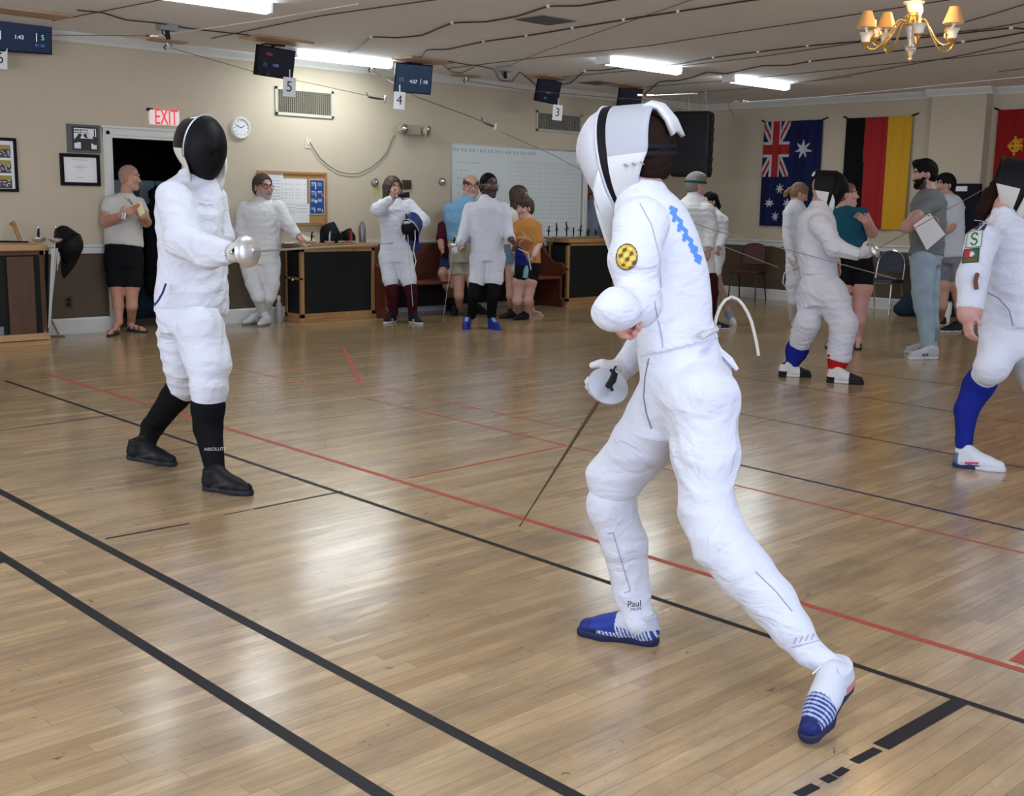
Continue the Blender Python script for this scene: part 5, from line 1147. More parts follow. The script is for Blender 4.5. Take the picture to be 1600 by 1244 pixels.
# ---------------------------------------------------------------- bearded man leaning on the cabinet
GS = (.20, .22, .22)
def white_shoe(x, z, y): return GS if z < 0 else (.62, .62, .62)
tt, bb = fencer_clothes(402, 396, WHITE2, point=(403, 418))
r_, hc, R3, hk, P, A, G = person('bearded man with glasses in white fencing kit leaning on the oak cabinet', 13.15, (411, 293, 0), 40, (.72, -.02, .68),
 [(410, 312, 0, 12), (409, 320, 0, 22), (408, 335, 0, 30), (408, 358, 0, 31), (407, 385, 0, 31), (406, 405, 0, 30), (406, 416, 0, 28)],
 [dict(p=[(383, 327, 0, 12.5), (377, 362, .05, 12), (388, 386, .15, 9)], hand=((394, 394, .2), (.5, .5, .6), .5, 1)),
  dict(p=[(434, 325, 0, 12.5), (452, 353, .05, 10.5), (467, 370, .1, 7.5)], hand=((473, 380, .10), (-.2, .2, .9), .7, -1))],
 [dict(p=[(393, 412, 0, 18), (397, 443, .05, 13), (404, 462, .05, 11), (412, 489, None, 7)], cover=1.15, sock=WHITE2, foot=((420, 507), (-.25, 1), .28), pal=white_shoe),
  dict(p=[(420, 412, 0, 18), (424, 443, .0, 13), (420, 462, -.02, 11), (413, 487, None, 7)], cover=1.15, sock=WHITE2, foot=((403, 505), (-.45, .9), .28), pal=white_shoe)],
 skin=(.48, .26, .20), top=tt, bottom=bb, hr=('short', vm('hair_greybrown', (.07, .05, .04))), beard_c=(.40, .30, .25), stub=.4, jaw=1.1, fold=.010, seed=1)
beard(r_, hc, R3, .84*hk*.235/.84, vm('beard_grey', (.36, .29, .26))); glasses(r_, hc, R3, hk*.235, BLACK)
# ---------------------------------------------------------------- brown haired fencer drinking
MSOCK = vm('maroon_sock', (.045, .006, .010))
def bw_shoe(x, z, y): return (.55, .55, .56) if z < .12 and (x > .05) else ((.5, .5, .5) if abs(x-.55) < .06 and z < .5 else (.012, .012, .015))
tt, bb = fencer_clothes(394, 390)
r_, hc, R3, hk, P, A, G = person('brown haired fencer in white drinking from a bottle, maroon socks', 13.75, (614, 295, 0), 36, (.55, .05, .80),
 [(615, 310, 0, 11), (615, 317, 0, 20), (616, 330, 0, 26), (617, 352, 0, 23), (617, 378, 0, 22), (618, 398, 0, 26), (618, 412, 0, 25)],
 [dict(p=[(598, 322, .05, 11), (590, 327, .30, 10.5), (613, 311, .34, 6.5)], hand=((624, 299, .30), (-.1, .5, .8), 1.0, -1)),
  dict(p=[(640, 322, 0, 11), (662, 344, .05, 9.5), (655, 354, .2, 7)], hand=((641, 352, .27), (0, .9, .4), .8, 1))],
 [dict(p=[(606, 402, 0, 14.5), (610, 436, .02, 12), (614, 458, .02, 9), (615, 488, None, 6.5)], cover=1.75, sock=MSOCK, foot=((617, 503), (-.35, .9), .28), pal=bw_shoe),
  dict(p=[(631, 402, 0, 14.5), (638, 436, .02, 12), (643, 458, .02, 9), (645, 490, None, 6.5)], cover=1.75, sock=MSOCK, foot=((641, 504), (.55, .8), .28), pal=bw_shoe)],
 skin=(.48, .27, .20), top=tt, bottom=bb, hr=('long', HB), fold=.007, seed=2)
c = P(632, 306, .34); t = empty('drink_bottle', c, 'small dark bottle raised to the brown haired fencer\'s mouth', 'bottle')
MB().lathe(c-HR*.09-HU*.0, HR*.95+HU*.1, [(.012, 0), (.016, .03), (.03, .05), (.033, .07), (.033, .14), (.028, .15)], 16).build('bottle_body', mat('dark_bottle', (.02, .02, .022), .3), t, True)
MB().lathe(c-HR*.10, HR, [(.014, 0), (.014, .02)], 12).build('cap', WHT, t, True)
# held mask with blue trim and sword
BLUEM = mat('mask_blue', (.008, .020, .16), .6); BKMESH = mat('mask_mesh_black', (.005, .005, .006), .6, spec=.15); SIL = mat('mask_silver', (.55, .56, .58), .3, .6)
c = P(644, 352, .30); t = empty('fencing_mask', c, 'fencing mask with blue trim tucked under the drinking fencer\'s arm', 'fencing mask'); mask(t, c-HU*.02, frame_from(cv(-.35, -.55, .75)), 1.0, BKMESH, SIL, BLUEM, BLUEM, BLUEM, .12)
g = P(636, 349, .42); epee(g+HU*-.02, P(645, 478, .38), 'fencing sword pointing straight down, held by the drinking fencer', grip=True, group='swords held by waiting fencers')
cable('body_cord', [P(648, 356, .4), P(649, 372, .42), P(646, 392, .4), P(650, 408, .4), P(646, 424, .38)], .006, mat('white_cord', (.7, .7, .7), .4), 'white body cord dangling from the drinking fencer\'s hand', 'cord')
cable('body_cord', [P(633, 366, .42), P(630, 380, .42), P(637, 395, .4)], .006, MATS['white_cord'], 'short white cord loop below the held blue mask', 'cord')
# ---------------------------------------------------------------- man in a blue shirt
LB = vm('light_blue_shirt', (.17, .33, .50)); KH = vm('khaki_cloth', (.30, .28, .22))
def dark_shoe(x, z, y): return (.012, .012, .013)
r_, hc, R3, hk, P, A, G = person('balding man with glasses in a light blue shirt and khaki shorts', 14.6, (736, 292, 0), 36, (.30, -.05, .95),
 [(732, 308, 0, 10), (729, 315, 0, 20), (724, 328, 0, 26), (722, 350, 0, 27), (724, 375, 0, 25), (725, 400, 0, 24), (725, 412, 0, 23)],
 [dict(p=[(703, 328, 0, 11.5), (706, 352, 0, 7.5), (716, 374, .12, 5.5)], sleeve=.75, hand=((722, 386, .16), (.5, .2, .5), .5, 1)), dict(p=[(746, 325, -.05, 11), (752, 355, -.05, 7.5), (748, 378, .05, 5.5)], sleeve=.7)],
 [dict(p=[(715, 405, 0, 13), (716, 428, 0, 11.5), (717, 445, 0, 8.5), (717, 462, 0, 7.5), (718, 484, None, 4.6)], cover=1.05, foot=((712, 491), (-.1, 1), .28), pal=dark_shoe, sock=None),
  dict(p=[(736, 405, 0, 13), (738, 428, 0, 11.5), (739, 445, 0, 8.5), (740, 462, 0, 7.5), (742, 482, None, 4.6)], cover=1.05, foot=((742, 489), (.6, .8), .28), pal=dark_shoe)],
 skin=(.50, .28, .21), top=dict(name='polo_shirt', mat=LB, hem=380, flare=1.1, collar=.03), bottom=dict(name='shorts', mat=KH, waist=373, flare=1.15), hr=('bald_ring', HB), jaw=1.12, seed=3)
glasses(r_, hc, R3, hk*.235, BLACK)
# ---------------------------------------------------------------- seated child in maroon
MAR = vm('maroon_shirt_cloth', (.055, .008, .014)); NAVS = vm('navy_shorts_cloth', (.018, .028, .095))
person('child in a maroon shirt and navy shorts sitting on the pew', 15.2, (711, 331, 0), 26, (.4, 0, .9),
 [(706, 343, 0, 7), (703, 350, 0, 13), (701, 365, 0, 15), (699, 385, 0, 14), (699, 405, 0, 13), (700, 415, 0, 13)],
 [dict(p=[(691, 353, 0, 7.5), (688, 372, .05, 6), (690, 388, .15, 4.5)], sleeve=1.3, hand=((693, 397, .2), (.5, .2, .5), .5, 1, .8)), dict(p=[(714, 353, 0, 7), (717, 372, .05, 5), (714, 390, .15, 4)], sleeve=1.2)],
 [dict(p=[(695, 412, .05, 9), (692, 428, .38, 7.5), (697, 446, .36, 5.5), (703, 468, None, 4)], cover=.85, foot=((703, 484), (-.1, 1), .21), pal=dark_shoe),
  dict(p=[(706, 412, .05, 9), (708, 428, .38, 7.5), (709, 446, .36, 5.5), (709, 468, None, 4)], cover=.85, foot=((711, 484), (.1, 1), .21), pal=dark_shoe)],
 top=dict(name='t_shirt', mat=MAR, hem=404), bottom=dict(name='shorts', mat=NAVS, waist=398), hr=('boy', HB))
# ---------------------------------------------------------------- dark skinned fencer with blue shoes
BSK = vm('black_sock', (.008, .008, .009))
def blue_shoe(x, z, y): return (.02, .04, .28) if z < 0 else ((.55, .58, .65) if (.35 < x < .62 and z > .55 and abs(y) < .02 and int(x*30) % 2 == 0) else (.012, .030, .26))
tt, bb = fencer_clothes(396, 392, point=(762, 411))
r_, hc, R3, hk, P, A, G = person('dark skinned fencer in white with black socks and bright blue shoes, sword lowered', 13.2, (764, 291, 0), 40, (.50, -.02, .85),
 [(762, 311, 0, 12), (761, 318, 0, 22), (760, 330, 0, 28), (760, 352, 0, 26), (761, 378, 0, 25), (762, 398, 0, 26), (762, 410, 0, 26)],
 [dict(p=[(736, 327, 0, 12), (728, 358, .03, 10), (719, 378, .12, 8)], hand=((709, 385, .18), (-.1, .5, .8), .8, -1), glove=WHITE),
  dict(p=[(786, 327, 0, 12), (791, 357, .03, 10), (798, 374, .15, 8)], hand=((805, 382, .2), (.1, .5, .8), .7, 1))],
 [dict(p=[(748, 404, 0, 15), (746, 437, .02, 12.5), (740, 460, .02, 9), (737, 492, None, 6.5)], cover=1.5, sock=BSK, foot=((731, 511), (-.08, 1), .29), pal=blue_shoe),
  dict(p=[(776, 404, 0, 15), (773, 437, .02, 12.5), (770, 460, .02, 9), (768, 492, None, 6.5)], cover=1.5, sock=BSK, foot=((766, 512), (.35, .9), .29), pal=blue_shoe)],
 skin=(.105, .048, .028), brow=(.01, .008, .006), lip=(.09, .035, .03), top=tt, bottom=bb, hr=('buzz', HBK), beard_c=(.02, .012, .009), stub=.85, seed=4)
glasses(r_, hc, R3, hk*.235, mat('thin_steel_frame', (.3, .3, .3), .4, .5))
epee(P(708, 388, .22), P(692, 502, .32), 'fencing sword pointing down to the floor beside the blue shoes', group='swords held by waiting fencers')
# ---------------------------------------------------------------- woman with glasses behind the boy
CRM = vm('cream_blouse', (.62, .60, .52)); DEN = vm('denim_cloth', (.14, .22, .32))
r_, hc, R3, hk, P, A, G = person('woman with long brown hair and glasses in a cream top behind the boy', 14.7, (812, 308, 0), 33, (.96, 0, .25),
 [(806, 324, 0, 8), (805, 331, 0, 15), (804, 342, 0, 18), (804, 360, 0, 16), (804, 380, 0, 17), (804, 400, 0, 18), (804, 410, 0, 17)],
 [dict(p=[(797, 338, .08, 8), (800, 365, .1, 6), (818, 372, .2, 4.5)], sleeve=1.0, hand=((828, 370, .2), (0, .9, .3), .6, -1)), dict(p=[(815, 338, -.1, 8), (822, 362, -.05, 6), (832, 350, .1, 4.5)], sleeve=1.0)],
 [dict(p=[(799, 402, .02, 11), (799, 430, .02, 9), (798, 446, .02, 7.5), (798, 462, .02, 6.8), (799, 485, None, 4.2)], cover=.55, foot=((797, 492), (.2, .9), .24), pal=dark_shoe),
  dict(p=[(812, 402, -.03, 11), (816, 430, -.02, 9), (820, 446, 0, 7.5), (826, 462, 0, 6.5), (830, 483, None, 4.2)], cover=.55, foot=((827, 492), (.7, .6), .24), pal=lambda x, z, y: (.5, .45, .4), sandal=True, shoe='sandal')],
 skin=(.52, .29, .22), top=dict(name='blouse', mat=CRM, hem=384), bottom=dict(name='denim_shorts', mat=DEN, waist=380), hr=('long', HB), seed=5)
glasses(r_, hc, R3, hk*.235, BLACK)
# ---------------------------------------------------------------- boy in orange
def orange(V, P, M, R3):
    C = np.tile(np.array([.46, .20, .050], np.float32), (len(V), 1)); c_ = P(816, 376, .14); q = V-c_; x, z = q@HR, q[:, 2]; f = (q@HT) > -.06
    m = f & (np.hypot(x*1.0, z) < .14) & (z < .04); C[m] = (.30, .13, .045); m2 = f & ((np.abs(x-.04*np.sin(z*30)) < .010) | (np.abs(z-.04+2.5*x*x) < .012)) & (np.hypot(x, z) < .13); C[m2] = (.55, .36, .18); return C
BKS = SHORTB
r_, hc, R3, hk, P, A, G = person('boy in an orange t-shirt and black shorts carrying a blue drawstring bag', 14.3, (820, 326, 0), 32, (-.80, -.05, .60),
 [(823, 341, 0, 8), (823, 347, 0, 14), (824, 357, 0, 19), (824, 378, 0, 20), (825, 398, 0, 20), (825, 418, 0, 19), (824, 428, 0, 17)],
 [dict(p=[(838, 354, .02, 8.5), (841, 382, .05, 6), (834, 400, .16, 4.6)], sleeve=.95, hand=((827, 409, .22), (-.3, .2, .8), .8, -1, .85)), dict(p=[(810, 353, 0, 8.5), (801, 372, .05, 6), (802, 388, .2, 4.6)], sleeve=.8, hand=((806, 395, .25), (.3, .2, .8), .8, 1, .85))],
 [dict(p=[(814, 422, 0, 10.5), (811, 441, .02, 10), (810, 455, .02, 8), (808, 470, .02, 7.5), (807, 486, None, 5)], cover=.95, foot=((806, 497), (-.85, .5), .24), pal=dark_shoe, sock=None),
  dict(p=[(833, 422, 0, 10.5), (829, 441, .02, 10), (827, 455, .02, 8), (825, 470, .02, 7.5), (824, 488, None, 5)], cover=.95, foot=((826, 499), (-.8, .55), .24), pal=dark_shoe)],
 skin=(.58, .34, .28), top=dict(name='t_shirt', mat=CLOTHM, hem=413, flare=1.25, color=orange), bottom=dict(name='shorts', mat=BKS, waist=408, flare=1.1), hr=('boy', HB), ratio=.8, seed=6)
c = P(812, 408, .32); t = empty('drawstring_bag', c, 'royal blue and black bag with a light blue bottle held by the boy', 'bag')
s = SDF(c-.26, c+.26, .01); s.cone(c+HU*.12-HR*.02, c-HU*.10+HR*.05, .055, .10, .03, HT, .5); s.cone(c-HU*.1-HR*.03, c-HU*.16+HR*.06, .08, .07, .03, HT, .5)
me, V = s.mesh('bag_body', 1, folds(.006, 25)); q = V-c; C = np.tile(np.array([.010, .018, .16], np.float32), (len(V), 1)); C[(q[:, 2] < -.05)] = (.012, .012, .016); C[(q@HR) < -.06-.3*q[:, 2]*0] = (.5, .5, .42); setcol(me, C); link('bag_body', me, CLOTHM, t)
MB().tube([c+HU*.15-HR*.02+HT*.05, c+HU*.10+HR*.10+HT*.05, c-HU*.10+HR*.14+HT*.05], .007, 6).build('strap', WHT, t, True)
MB().lathe(c-HU*.20+HR*.07+HT*.07, HU*.97+HR*.1, [(.028, 0), (.032, .01), (.032, .10), (.02, .13), (.018, .15)], 16).build('side_bottle', mat('ice_blue_plastic', (.22, .42, .55), .3), t, True)
# ---------------------------------------------------------------- person in the right doorway
GSH = vm('grey_shirt_cloth', (.22, .25, .30)); DKP = vm('dark_trousers', (.010, .012, .018))
r_, hc, R3, hk, P, A, G = person('person in a grey long sleeved shirt leaning on the right cabinet', 17.65, (921, 299, 0), 27, (.2, -.1, .95),
 [(924, 312, 0, 7), (926, 317, 0, 14), (928, 326, 0, 18), (928, 345, 0, 17), (927, 365, 0, 17), (927, 385, 0, 17)],
 [dict(p=[(915, 325, 0, 8), (913, 345, .1, 7), (916, 361, .3, 5)], hand=((918, 368, .35), (.4, .3, .8), .6, 1)), dict(p=[(942, 325, 0, 8), (946, 347, .1, 7), (943, 364, .3, 5)], hand=((941, 370, .35), (-.4, .3, .8), .6, -1))],
 [dict(p=[(920, 378, 0, 9), (920, 410, 0, 7), (920, 425, 0, 6), (920, 455, None, 4.5)], foot=((920, 470), (0, 1), .27), pal=dark_shoe), dict(p=[(935, 378, 0, 9), (936, 410, 0, 7), (936, 425, 0, 6), (936, 455, None, 4.5)], foot=((936, 467), (.2, 1), .27), pal=dark_shoe)],
 skin=(.16, .08, .055), top=dict(name='shirt', mat=GSH, hem=376, collar=.03), bottom=dict(name='trousers', mat=DKP, waist=372), hr=('short', HBK), seed=7)
# ---------------------------------------------------------------- onlooker behind the near fencer
person('dark haired person almost hidden behind the near fencer\'s back', 14.6, (1024, 288, 0), 30, (.8, 0, .55),
 [(1022, 303, 0, 8), (1021, 309, 0, 16), (1020, 320, 0, 20), (1020, 345, 0, 18), (1020, 370, 0, 17), (1020, 395, 0, 18)],
 [dict(p=[(1004, 320, 0, 8), (1002, 345, 0, 7), (1004, 368, .1, 5)]), dict(p=[(1038, 320, 0, 8), (1040, 345, 0, 7), (1038, 368, .1, 5)])],
 [dict(p=[(1012, 392, 0, 10), (1012, 425, 0, 8), (1012, 440, 0, 7), (1012, 470, None, 5)], foot=((1012, 503), (0, 1), .26), pal=dark_shoe), dict(p=[(1028, 392, 0, 10), (1028, 425, 0, 8), (1028, 440, 0, 7), (1028, 470, None, 5)], foot=((1029, 504), (0, 1), .26), pal=dark_shoe)],
 top=dict(name='jacket', mat=DKP, hem=385), bottom=dict(name='trousers', mat=DKP, waist=380), hr=('full', HBK))
# ---------------------------------------------------------------- man with a green banded cap and woman in whites
tt, bb = fencer_clothes(412, 405, WHITE2)
r_, hc, R3, hk, P, A, G = person('grey haired man with a green headband in white fencing kit, seen from behind', 13.6, (1088, 290, 0), 36, (.88, -.05, -.25),
 [(1084, 306, 0, 11), (1082, 313, 0, 21), (1082, 326, 0, 28), (1086, 350, 0, 27), (1092, 380, 0, 24), (1095, 410, 0, 21), (1096, 420, 0, 20)],
 [dict(p=[(1104, 328, .1, 12), (1113, 358, .12, 10.5), (1108, 388, .15, 9)], hand=((1106, 402, .15), (-.5, .2, .6), .5, 1)), dict(p=[(1062, 328, 0, 11), (1058, 355, 0, 10), (1066, 380, 0, 8)])],
 [dict(p=[(1086, 412, 0, 14), (1090, 440, 0, 11), (1092, 462, 0, 9), (1095, 485, None, 6)], cover=1.3, sock=MSOCK, foot=((1086, 515), (.5, .4), .28), pal=dark_shoe), dict(p=[(1104, 412, 0, 14), (1110, 438, .05, 11), (1113, 458, .05, 9), (1113, 482, None, 6)], cover=1.0, sock=MSOCK, foot=((1104, 514), (.9, .2), .28), pal=bw_shoe)],
 skin=(.52, .30, .24), top=tt, bottom=bb, hr=('full', HG), fold=.010, seed=8)
m_ = MB(); m_.tube([loc(hc, R3, .089*math.cos(a), -.012+.108*math.sin(a), .035, hk) for a in np.linspace(0, 2*math.pi, 25)[:-1]], .013*hk, 6, closed=True); m_.build('headband', vm('green_band', (.012, .07, .04)), r_, True)
tt, bb = fencer_clothes(398, 392, WHITE2)
def greyblue_shoe(x, z, y): return (.55, .55, .55) if x > .62 or z < 0 else (.22, .28, .36)
r_, hc, R3, hk, P, A, G = person('woman with dark ponytail in white fencing kit beside the man with the headband', 14.2, (1109, 316, 0), 30, (-.80, -.08, .45),
 [(1114, 329, 0, 8), (1115, 335, 0, 14), (1117, 345, 0, 17), (1118, 365, 0, 15), (1118, 385, 0, 15), (1116, 402, 0, 17), (1115, 410, 0, 16)],
 [dict(p=[(1129, 345, 0, 8.5), (1130, 370, .03, 7.5), (1124, 388, .12, 5.5)], hand=((1119, 396, .2), (-.4, .4, .6), .5, -1)), dict(p=[(1104, 345, 0, 8), (1102, 368, 0, 7), (1106, 386, .1, 5.5)])],
 [dict(p=[(1118, 405, 0, 12), (1116, 430, .1, 10.5), (1122, 448, .05, 7.5), (1136, 478, None, 5.5)], cover=1.2, sock=vm('tan_sock', (.45, .30, .24)), foot=((1133, 494), (.35, .9), .27, .10, .45), pal=greyblue_shoe),
  dict(p=[(1110, 405, 0, 12), (1106, 432, .0, 10.5), (1108, 448, 0, 7.5), (1110, 478, None, 5.5)], cover=1.2, sock=MSOCK, foot=((1110, 506), (-.5, .5), .25), pal=bw_shoe)],
 skin=(.50, .29, .23), top=tt, bottom=bb, hr=('pony', HBK), fold=.010, seed=9)
# ---------------------------------------------------------------- fencer partly hidden behind the masked fencer
def stripe_shoe(x, z, y): return (.02, .02, .03) if (.35 < x < .7 and z > .1 and z < .7 and int((x*3+z*.8)*7) % 2 == 0) else (.62, .62, .62)
tt, bb = fencer_clothes(405, 400)
r_, hc, R3, hk, P, A, G = person('dark haired fencer in white half hidden behind the black masked fencer', 13.7, (1249, 303, 0), 32, (.75, -.35, .1),
 [(1244, 317, 0, 9), (1243, 324, 0, 16), (1242, 335, 0, 19), (1241, 360, 0, 17), (1243, 385, 0, 16), (1246, 410, 0, 18), (1247, 420, 0, 17)],
 [dict(p=[(1232, 335, .05, 9), (1231, 370, .05, 8), (1236, 405, .12, 6.5)], hand=((1243, 415, .15), (.2, .3, .8), .7, 1), glove=vm('glove_white_red', (.6, .58, .6))), dict(p=[(1254, 335, -.05, 9), (1258, 370, 0, 8), (1258, 400, .1, 6)])],
 [dict(p=[(1240, 412, 0, 12), (1239, 445, .02, 11), (1239, 470, .02, 7), (1239, 498, None, 5.5)], cover=1.55, sock=WHITE, foot=((1241, 508), (-.25, 1), .27), pal=stripe_shoe), dict(p=[(1256, 412, -.03, 12), (1254, 445, 0, 11), (1254, 468, 0, 7), (1253, 492, None, 5.5)], cover=1.55, sock=WHITE, foot=((1254, 503), (.1, 1), .27), pal=stripe_shoe)],
 top=tt, bottom=bb, hr=('pony', HDB), seed=10)
cable('body_cord', [P(1234, 420, .25), P(1225, 428, .25), P(1223, 442, .25), P(1230, 452, .25), P(1240, 440, .25), P(1248, 425, .25)], .006, MATS['white_cord'], 'looped pale body cord hanging at the half hidden fencer\'s hip', 'cord')
# ---------------------------------------------------------------- woman in teal
TEALC = vm('teal_cloth', (.012, .085, .13))
r_, hc, R3, hk, P, A, G = person('woman with tied auburn hair in a teal tank top and black shorts touching her shoulder', 12.1, (1325, 305, 0), 35, (.85, .05, .42),
 [(1322, 322, 0, 10), (1324, 328, 0, 20), (1326, 340, 0, 27), (1326, 362, 0, 26), (1328, 385, 0, 27), (1333, 405, 0, 30), (1334, 425, 0, 30)],
 [dict(p=[(1347, 336, .02, 10.5), (1362, 363, .1, 9), (1353, 346, .26, 5.8)], sleeve=.12, hand=((1340, 336, .26), (0, .8, .3), .6, -1)), dict(p=[(1303, 336, -.02, 10.5), (1302, 372, .0, 9), (1307, 405, .1, 6)], sleeve=.12, hand=((1311, 425, .15), (.3, .2, .7), .4, 1))],
 [dict(p=[(1318, 425, 0, 17), (1314, 452, .02, 16), (1311, 478, .02, 11), (1303, 500, .02, 9.5), (1299, 530, None, 5.5)], cover=.95, foot=((1302, 541), (-.5, .8), .25), pal=sandal_pal, sandal=True, shoe='flip_flop'),
  dict(p=[(1348, 425, 0, 17), (1347, 452, .02, 16), (1344, 478, .02, 11), (1342, 502, .02, 9.5), (1340, 530, None, 5.5)], cover=.95, foot=((1341, 543), (-.3, .9), .25), pal=sandal_pal, sandal=True, shoe='flip_flop')],
 skin=(.58, .31, .26), top=dict(name='tank_top', mat=TEALC, hem=397, vneck=True), bottom=dict(name='shorts', mat=SHORTB, waist=390), hr=('short', HRD), brow=(.25, .13, .08), seed=11, ratio=.85)
# ---------------------------------------------------------------- man in grey tee and jeans
GT = vm('heather_grey_cloth', (.17, .185, .195)); JEAN = mat('light_jeans', (.32, .42, .49), .85, var=.25, weave=True, bump=.3, bscale=30)
def runner(x, z, y): return (.66, .68, .70) if z < .05 else ((.03, .03, .04) if (.40 < x < .62 and .28 < z < .48 and int(x*60) % 3 != 0) else (.50, .53, .56))
r_, hc, R3, hk, P, A, G = person('dark bearded man in grey t-shirt and light jeans holding a sheet of paper', 11.45, (1444, 273, 0), 43, (-1, -.12, .05),
 [(1452, 296, 0, 12), (1452, 303, 0, 20), (1451, 318, 0, 27), (1450, 345, 0, 27), (1449, 372, 0, 26), (1447, 398, 0, 25), (1446, 416, 0, 24)],
 [dict(p=[(1455, 320, .12, 14), (1432, 340, .26, 10.5), (1417, 355, .26, 9.5), (1440, 350, .34, 6.5)], sleeve=.9, hand=((1452, 346, .36), (-.2, .9, .3), .7, 1)), dict(p=[(1447, 320, -.18, 13), (1428, 350, -.1, 9), (1440, 365, .05, 6.5)], sleeve=.8)],
 [dict(p=[(1442, 412, .08, 20), (1441, 455, .12, 16), (1443, 480, .12, 13.5), (1447, 510, .1, 12), (1450, 542, None, 10.5)], cover=3.98, foot=((1465, 561), (-.98, .2), .33), pal=runner),
  dict(p=[(1450, 412, -.08, 20), (1450, 455, -.08, 16.5), (1452, 480, -.08, 14), (1454, 508, -.08, 12), (1455, 530, None, 10.5)], cover=3.95, foot=((1464, 553), (-.98, -.1), .33), pal=runner)],
 skin=(.52, .30, .24), top=dict(name='t_shirt', mat=GT, hem=401, flare=1.15, hem_w=27), bottom=dict(name='jeans', mat=JEAN, waist=396), hr=('quiff', HBK), beard_c=(.02, .012, .01), stub=.9, brow=(.015, .01, .008), seed=12, ratio=.95, fold=.008)
beard(r_, hc, R3, hk*.235*.97, HBK)
q = [P(1427, 352, .42), P(1453, 333, .42), P(1477, 366, .42), P(1448, 391, .42)]; m_ = MB(); n_ = HT*.002; m_.add([v+n_ for v in q]+[v-n_ for v in q], [(0, 1, 2, 3), (7, 6, 5, 4), (0, 4, 5, 1), (1, 5, 6, 2), (2, 6, 7, 3), (3, 7, 4, 0)])
tag(m_.build('sheet_of_paper', PAPER), 'white sheet of paper tucked under the arm of the man in jeans', 'paper')
# ---------------------------------------------------------------- man in white tee behind
WT = vm('white_tee_cloth', (.48, .50, .54)); PLAID = mat('grey_plaid', (.17, .17, .19), .85, var=.5, weave=True)
r_, hc, R3, hk, P, A, G = person('man in a white t-shirt and grey patterned shorts behind the man in jeans', 13.6, (1477, 290, 0), 33, (-.92, 0, .25),
 [(1481, 304, 0, 9), (1483, 311, 0, 17), (1485, 325, 0, 21), (1486, 350, 0, 20), (1486, 378, 0, 20), (1485, 400, 0, 21), (1484, 414, 0, 20)],
 [dict(p=[(1491, 325, .08, 9.5), (1489, 355, .1, 6.5), (1476, 362, .2, 5)], sleeve=.8, hand=((1468, 358, .22), (0, .8, .3), .6, 1)), dict(p=[(1474, 325, -.1, 9), (1470, 352, 0, 6), (1466, 358, .1, 5)], sleeve=.8)],
 [dict(p=[(1474, 412, -.02, 12.5), (1473, 447, 0, 11.5), (1473, 462, 0, 8.5), (1472, 478, 0, 8), (1468, 500, None, 5)], cover=.95, foot=((1478, 509), (-1, .1), .28), pal=lambda x, z, y: (.5, .5, .5) if z < 0 else (.02, .022, .025)),
  dict(p=[(1493, 412, .05, 12.5), (1495, 447, .05, 11.5), (1497, 462, .05, 8.5), (1499, 478, .05, 8), (1500, 502, None, 5)], cover=.95, foot=((1501, 519), (-.95, .3), .30), pal=lambda x, z, y: (.5, .5, .5) if z < 0 else (.02, .022, .025))],
 skin=(.46, .25, .19), top=dict(name='t_shirt', mat=WT, hem=404, flare=1.2), bottom=dict(name='shorts', mat=PLAID, waist=398), hr=('full', HBK), seed=13, ratio=.9)
# ================================================================ THE FOUR MASKED FENCERS
RBLUE = vm('royal_blue_sock', (.010, .018, .20)); RRED = vm('red_sock', (.42, .010, .012)); BIBW = mat('bib_white', (.66, .66, .66), .7, bump=.2, bscale=30); BIBC = mat('bib_cream', (.58, .55, .48), .75, bump=.2, bscale=30)
BKPAD = mat('black_pad', (.006, .006, .007), .6, spec=.15); GLOSSB = mat('gloss_black', (.008, .008, .010), .12); GREYPAD = mat('grey_pad', (.42, .43, .47), .7); WMESH = mat('white_mask_mesh', (.62, .63, .68), .5, bump=.5, bscale=300)
# --- black masked fencer on the right, sword arm out
def spat(x, z, y): return (.012, .012, .014) if (x > .60 and z < .8) or (x < .22 and z < .45) else (.66, .65, .64)
tt, bb = fencer_clothes(432, 424)
r_, hc, R3, hk, P, A, G = person('black masked fencer with one blue and one red sock, sword arm extended', 9.75, (1289, 296, 0), 46, (.93, -.10, .12),
 [(1279, 322, 0, 14), (1276, 330, 0, 24), (1275, 345, 0, 30), (1277, 375, 0, 31), (1278, 405, 0, 29), (1280, 430, 0, 29), (1282, 455, 0, 34), (1284, 480, 0, 34)],
 [dict(p=[(1281, 350, .18, 17), (1303, 385, .26, 14.5), (1344, 397, .32, 10)], hand=((1362, 392, .34), (0, .9, .3), .9, -1), glove=vm('glove_grey_white', (.55, .53, .52))),
  dict(p=[(1271, 350, -.2, 15), (1292, 392, -.25, 13), (1306, 412, -.1, 9)], hand=((1311, 432, -.05), (.3, .1, .8), .5, 1))],
 [dict(p=[(1272, 455, -.08, 26), (1262, 502, -.05, 19), (1245, 548, None, 16.5), (1237, 572, None, 9)], cover=2.05, sock=RBLUE, foot=((1216, 588), (.98, .05), .29), pal=spat),
  dict(p=[(1294, 455, .08, 27), (1319, 505, .12, 20.5), (1311, 557, None, 19), (1305, 580, None, 10)], cover=2.25, sock=RRED, foot=((1291, 597), (.93, .35), .31), pal=spat)],
 top=tt, bottom=dict(name='fencing_trousers', mat=WHITE, waist=424, flare=1.02), fold=.010, seed=20, ratio=.85, neck_r=.06)
mk = mask(r_, hc, R3, 1.08, BKMESH, BKPAD, BKPAD, BIBW, BIBW, .16, tongue=[(-.085, .132), (-.102, .120), (-.112, .10)], split=-.15)
g = P(1371, 389, .36); epee(g, P(1549, 289, .85), 'fencing sword of the black masked fencer, blade rising to the right', gr=.064)
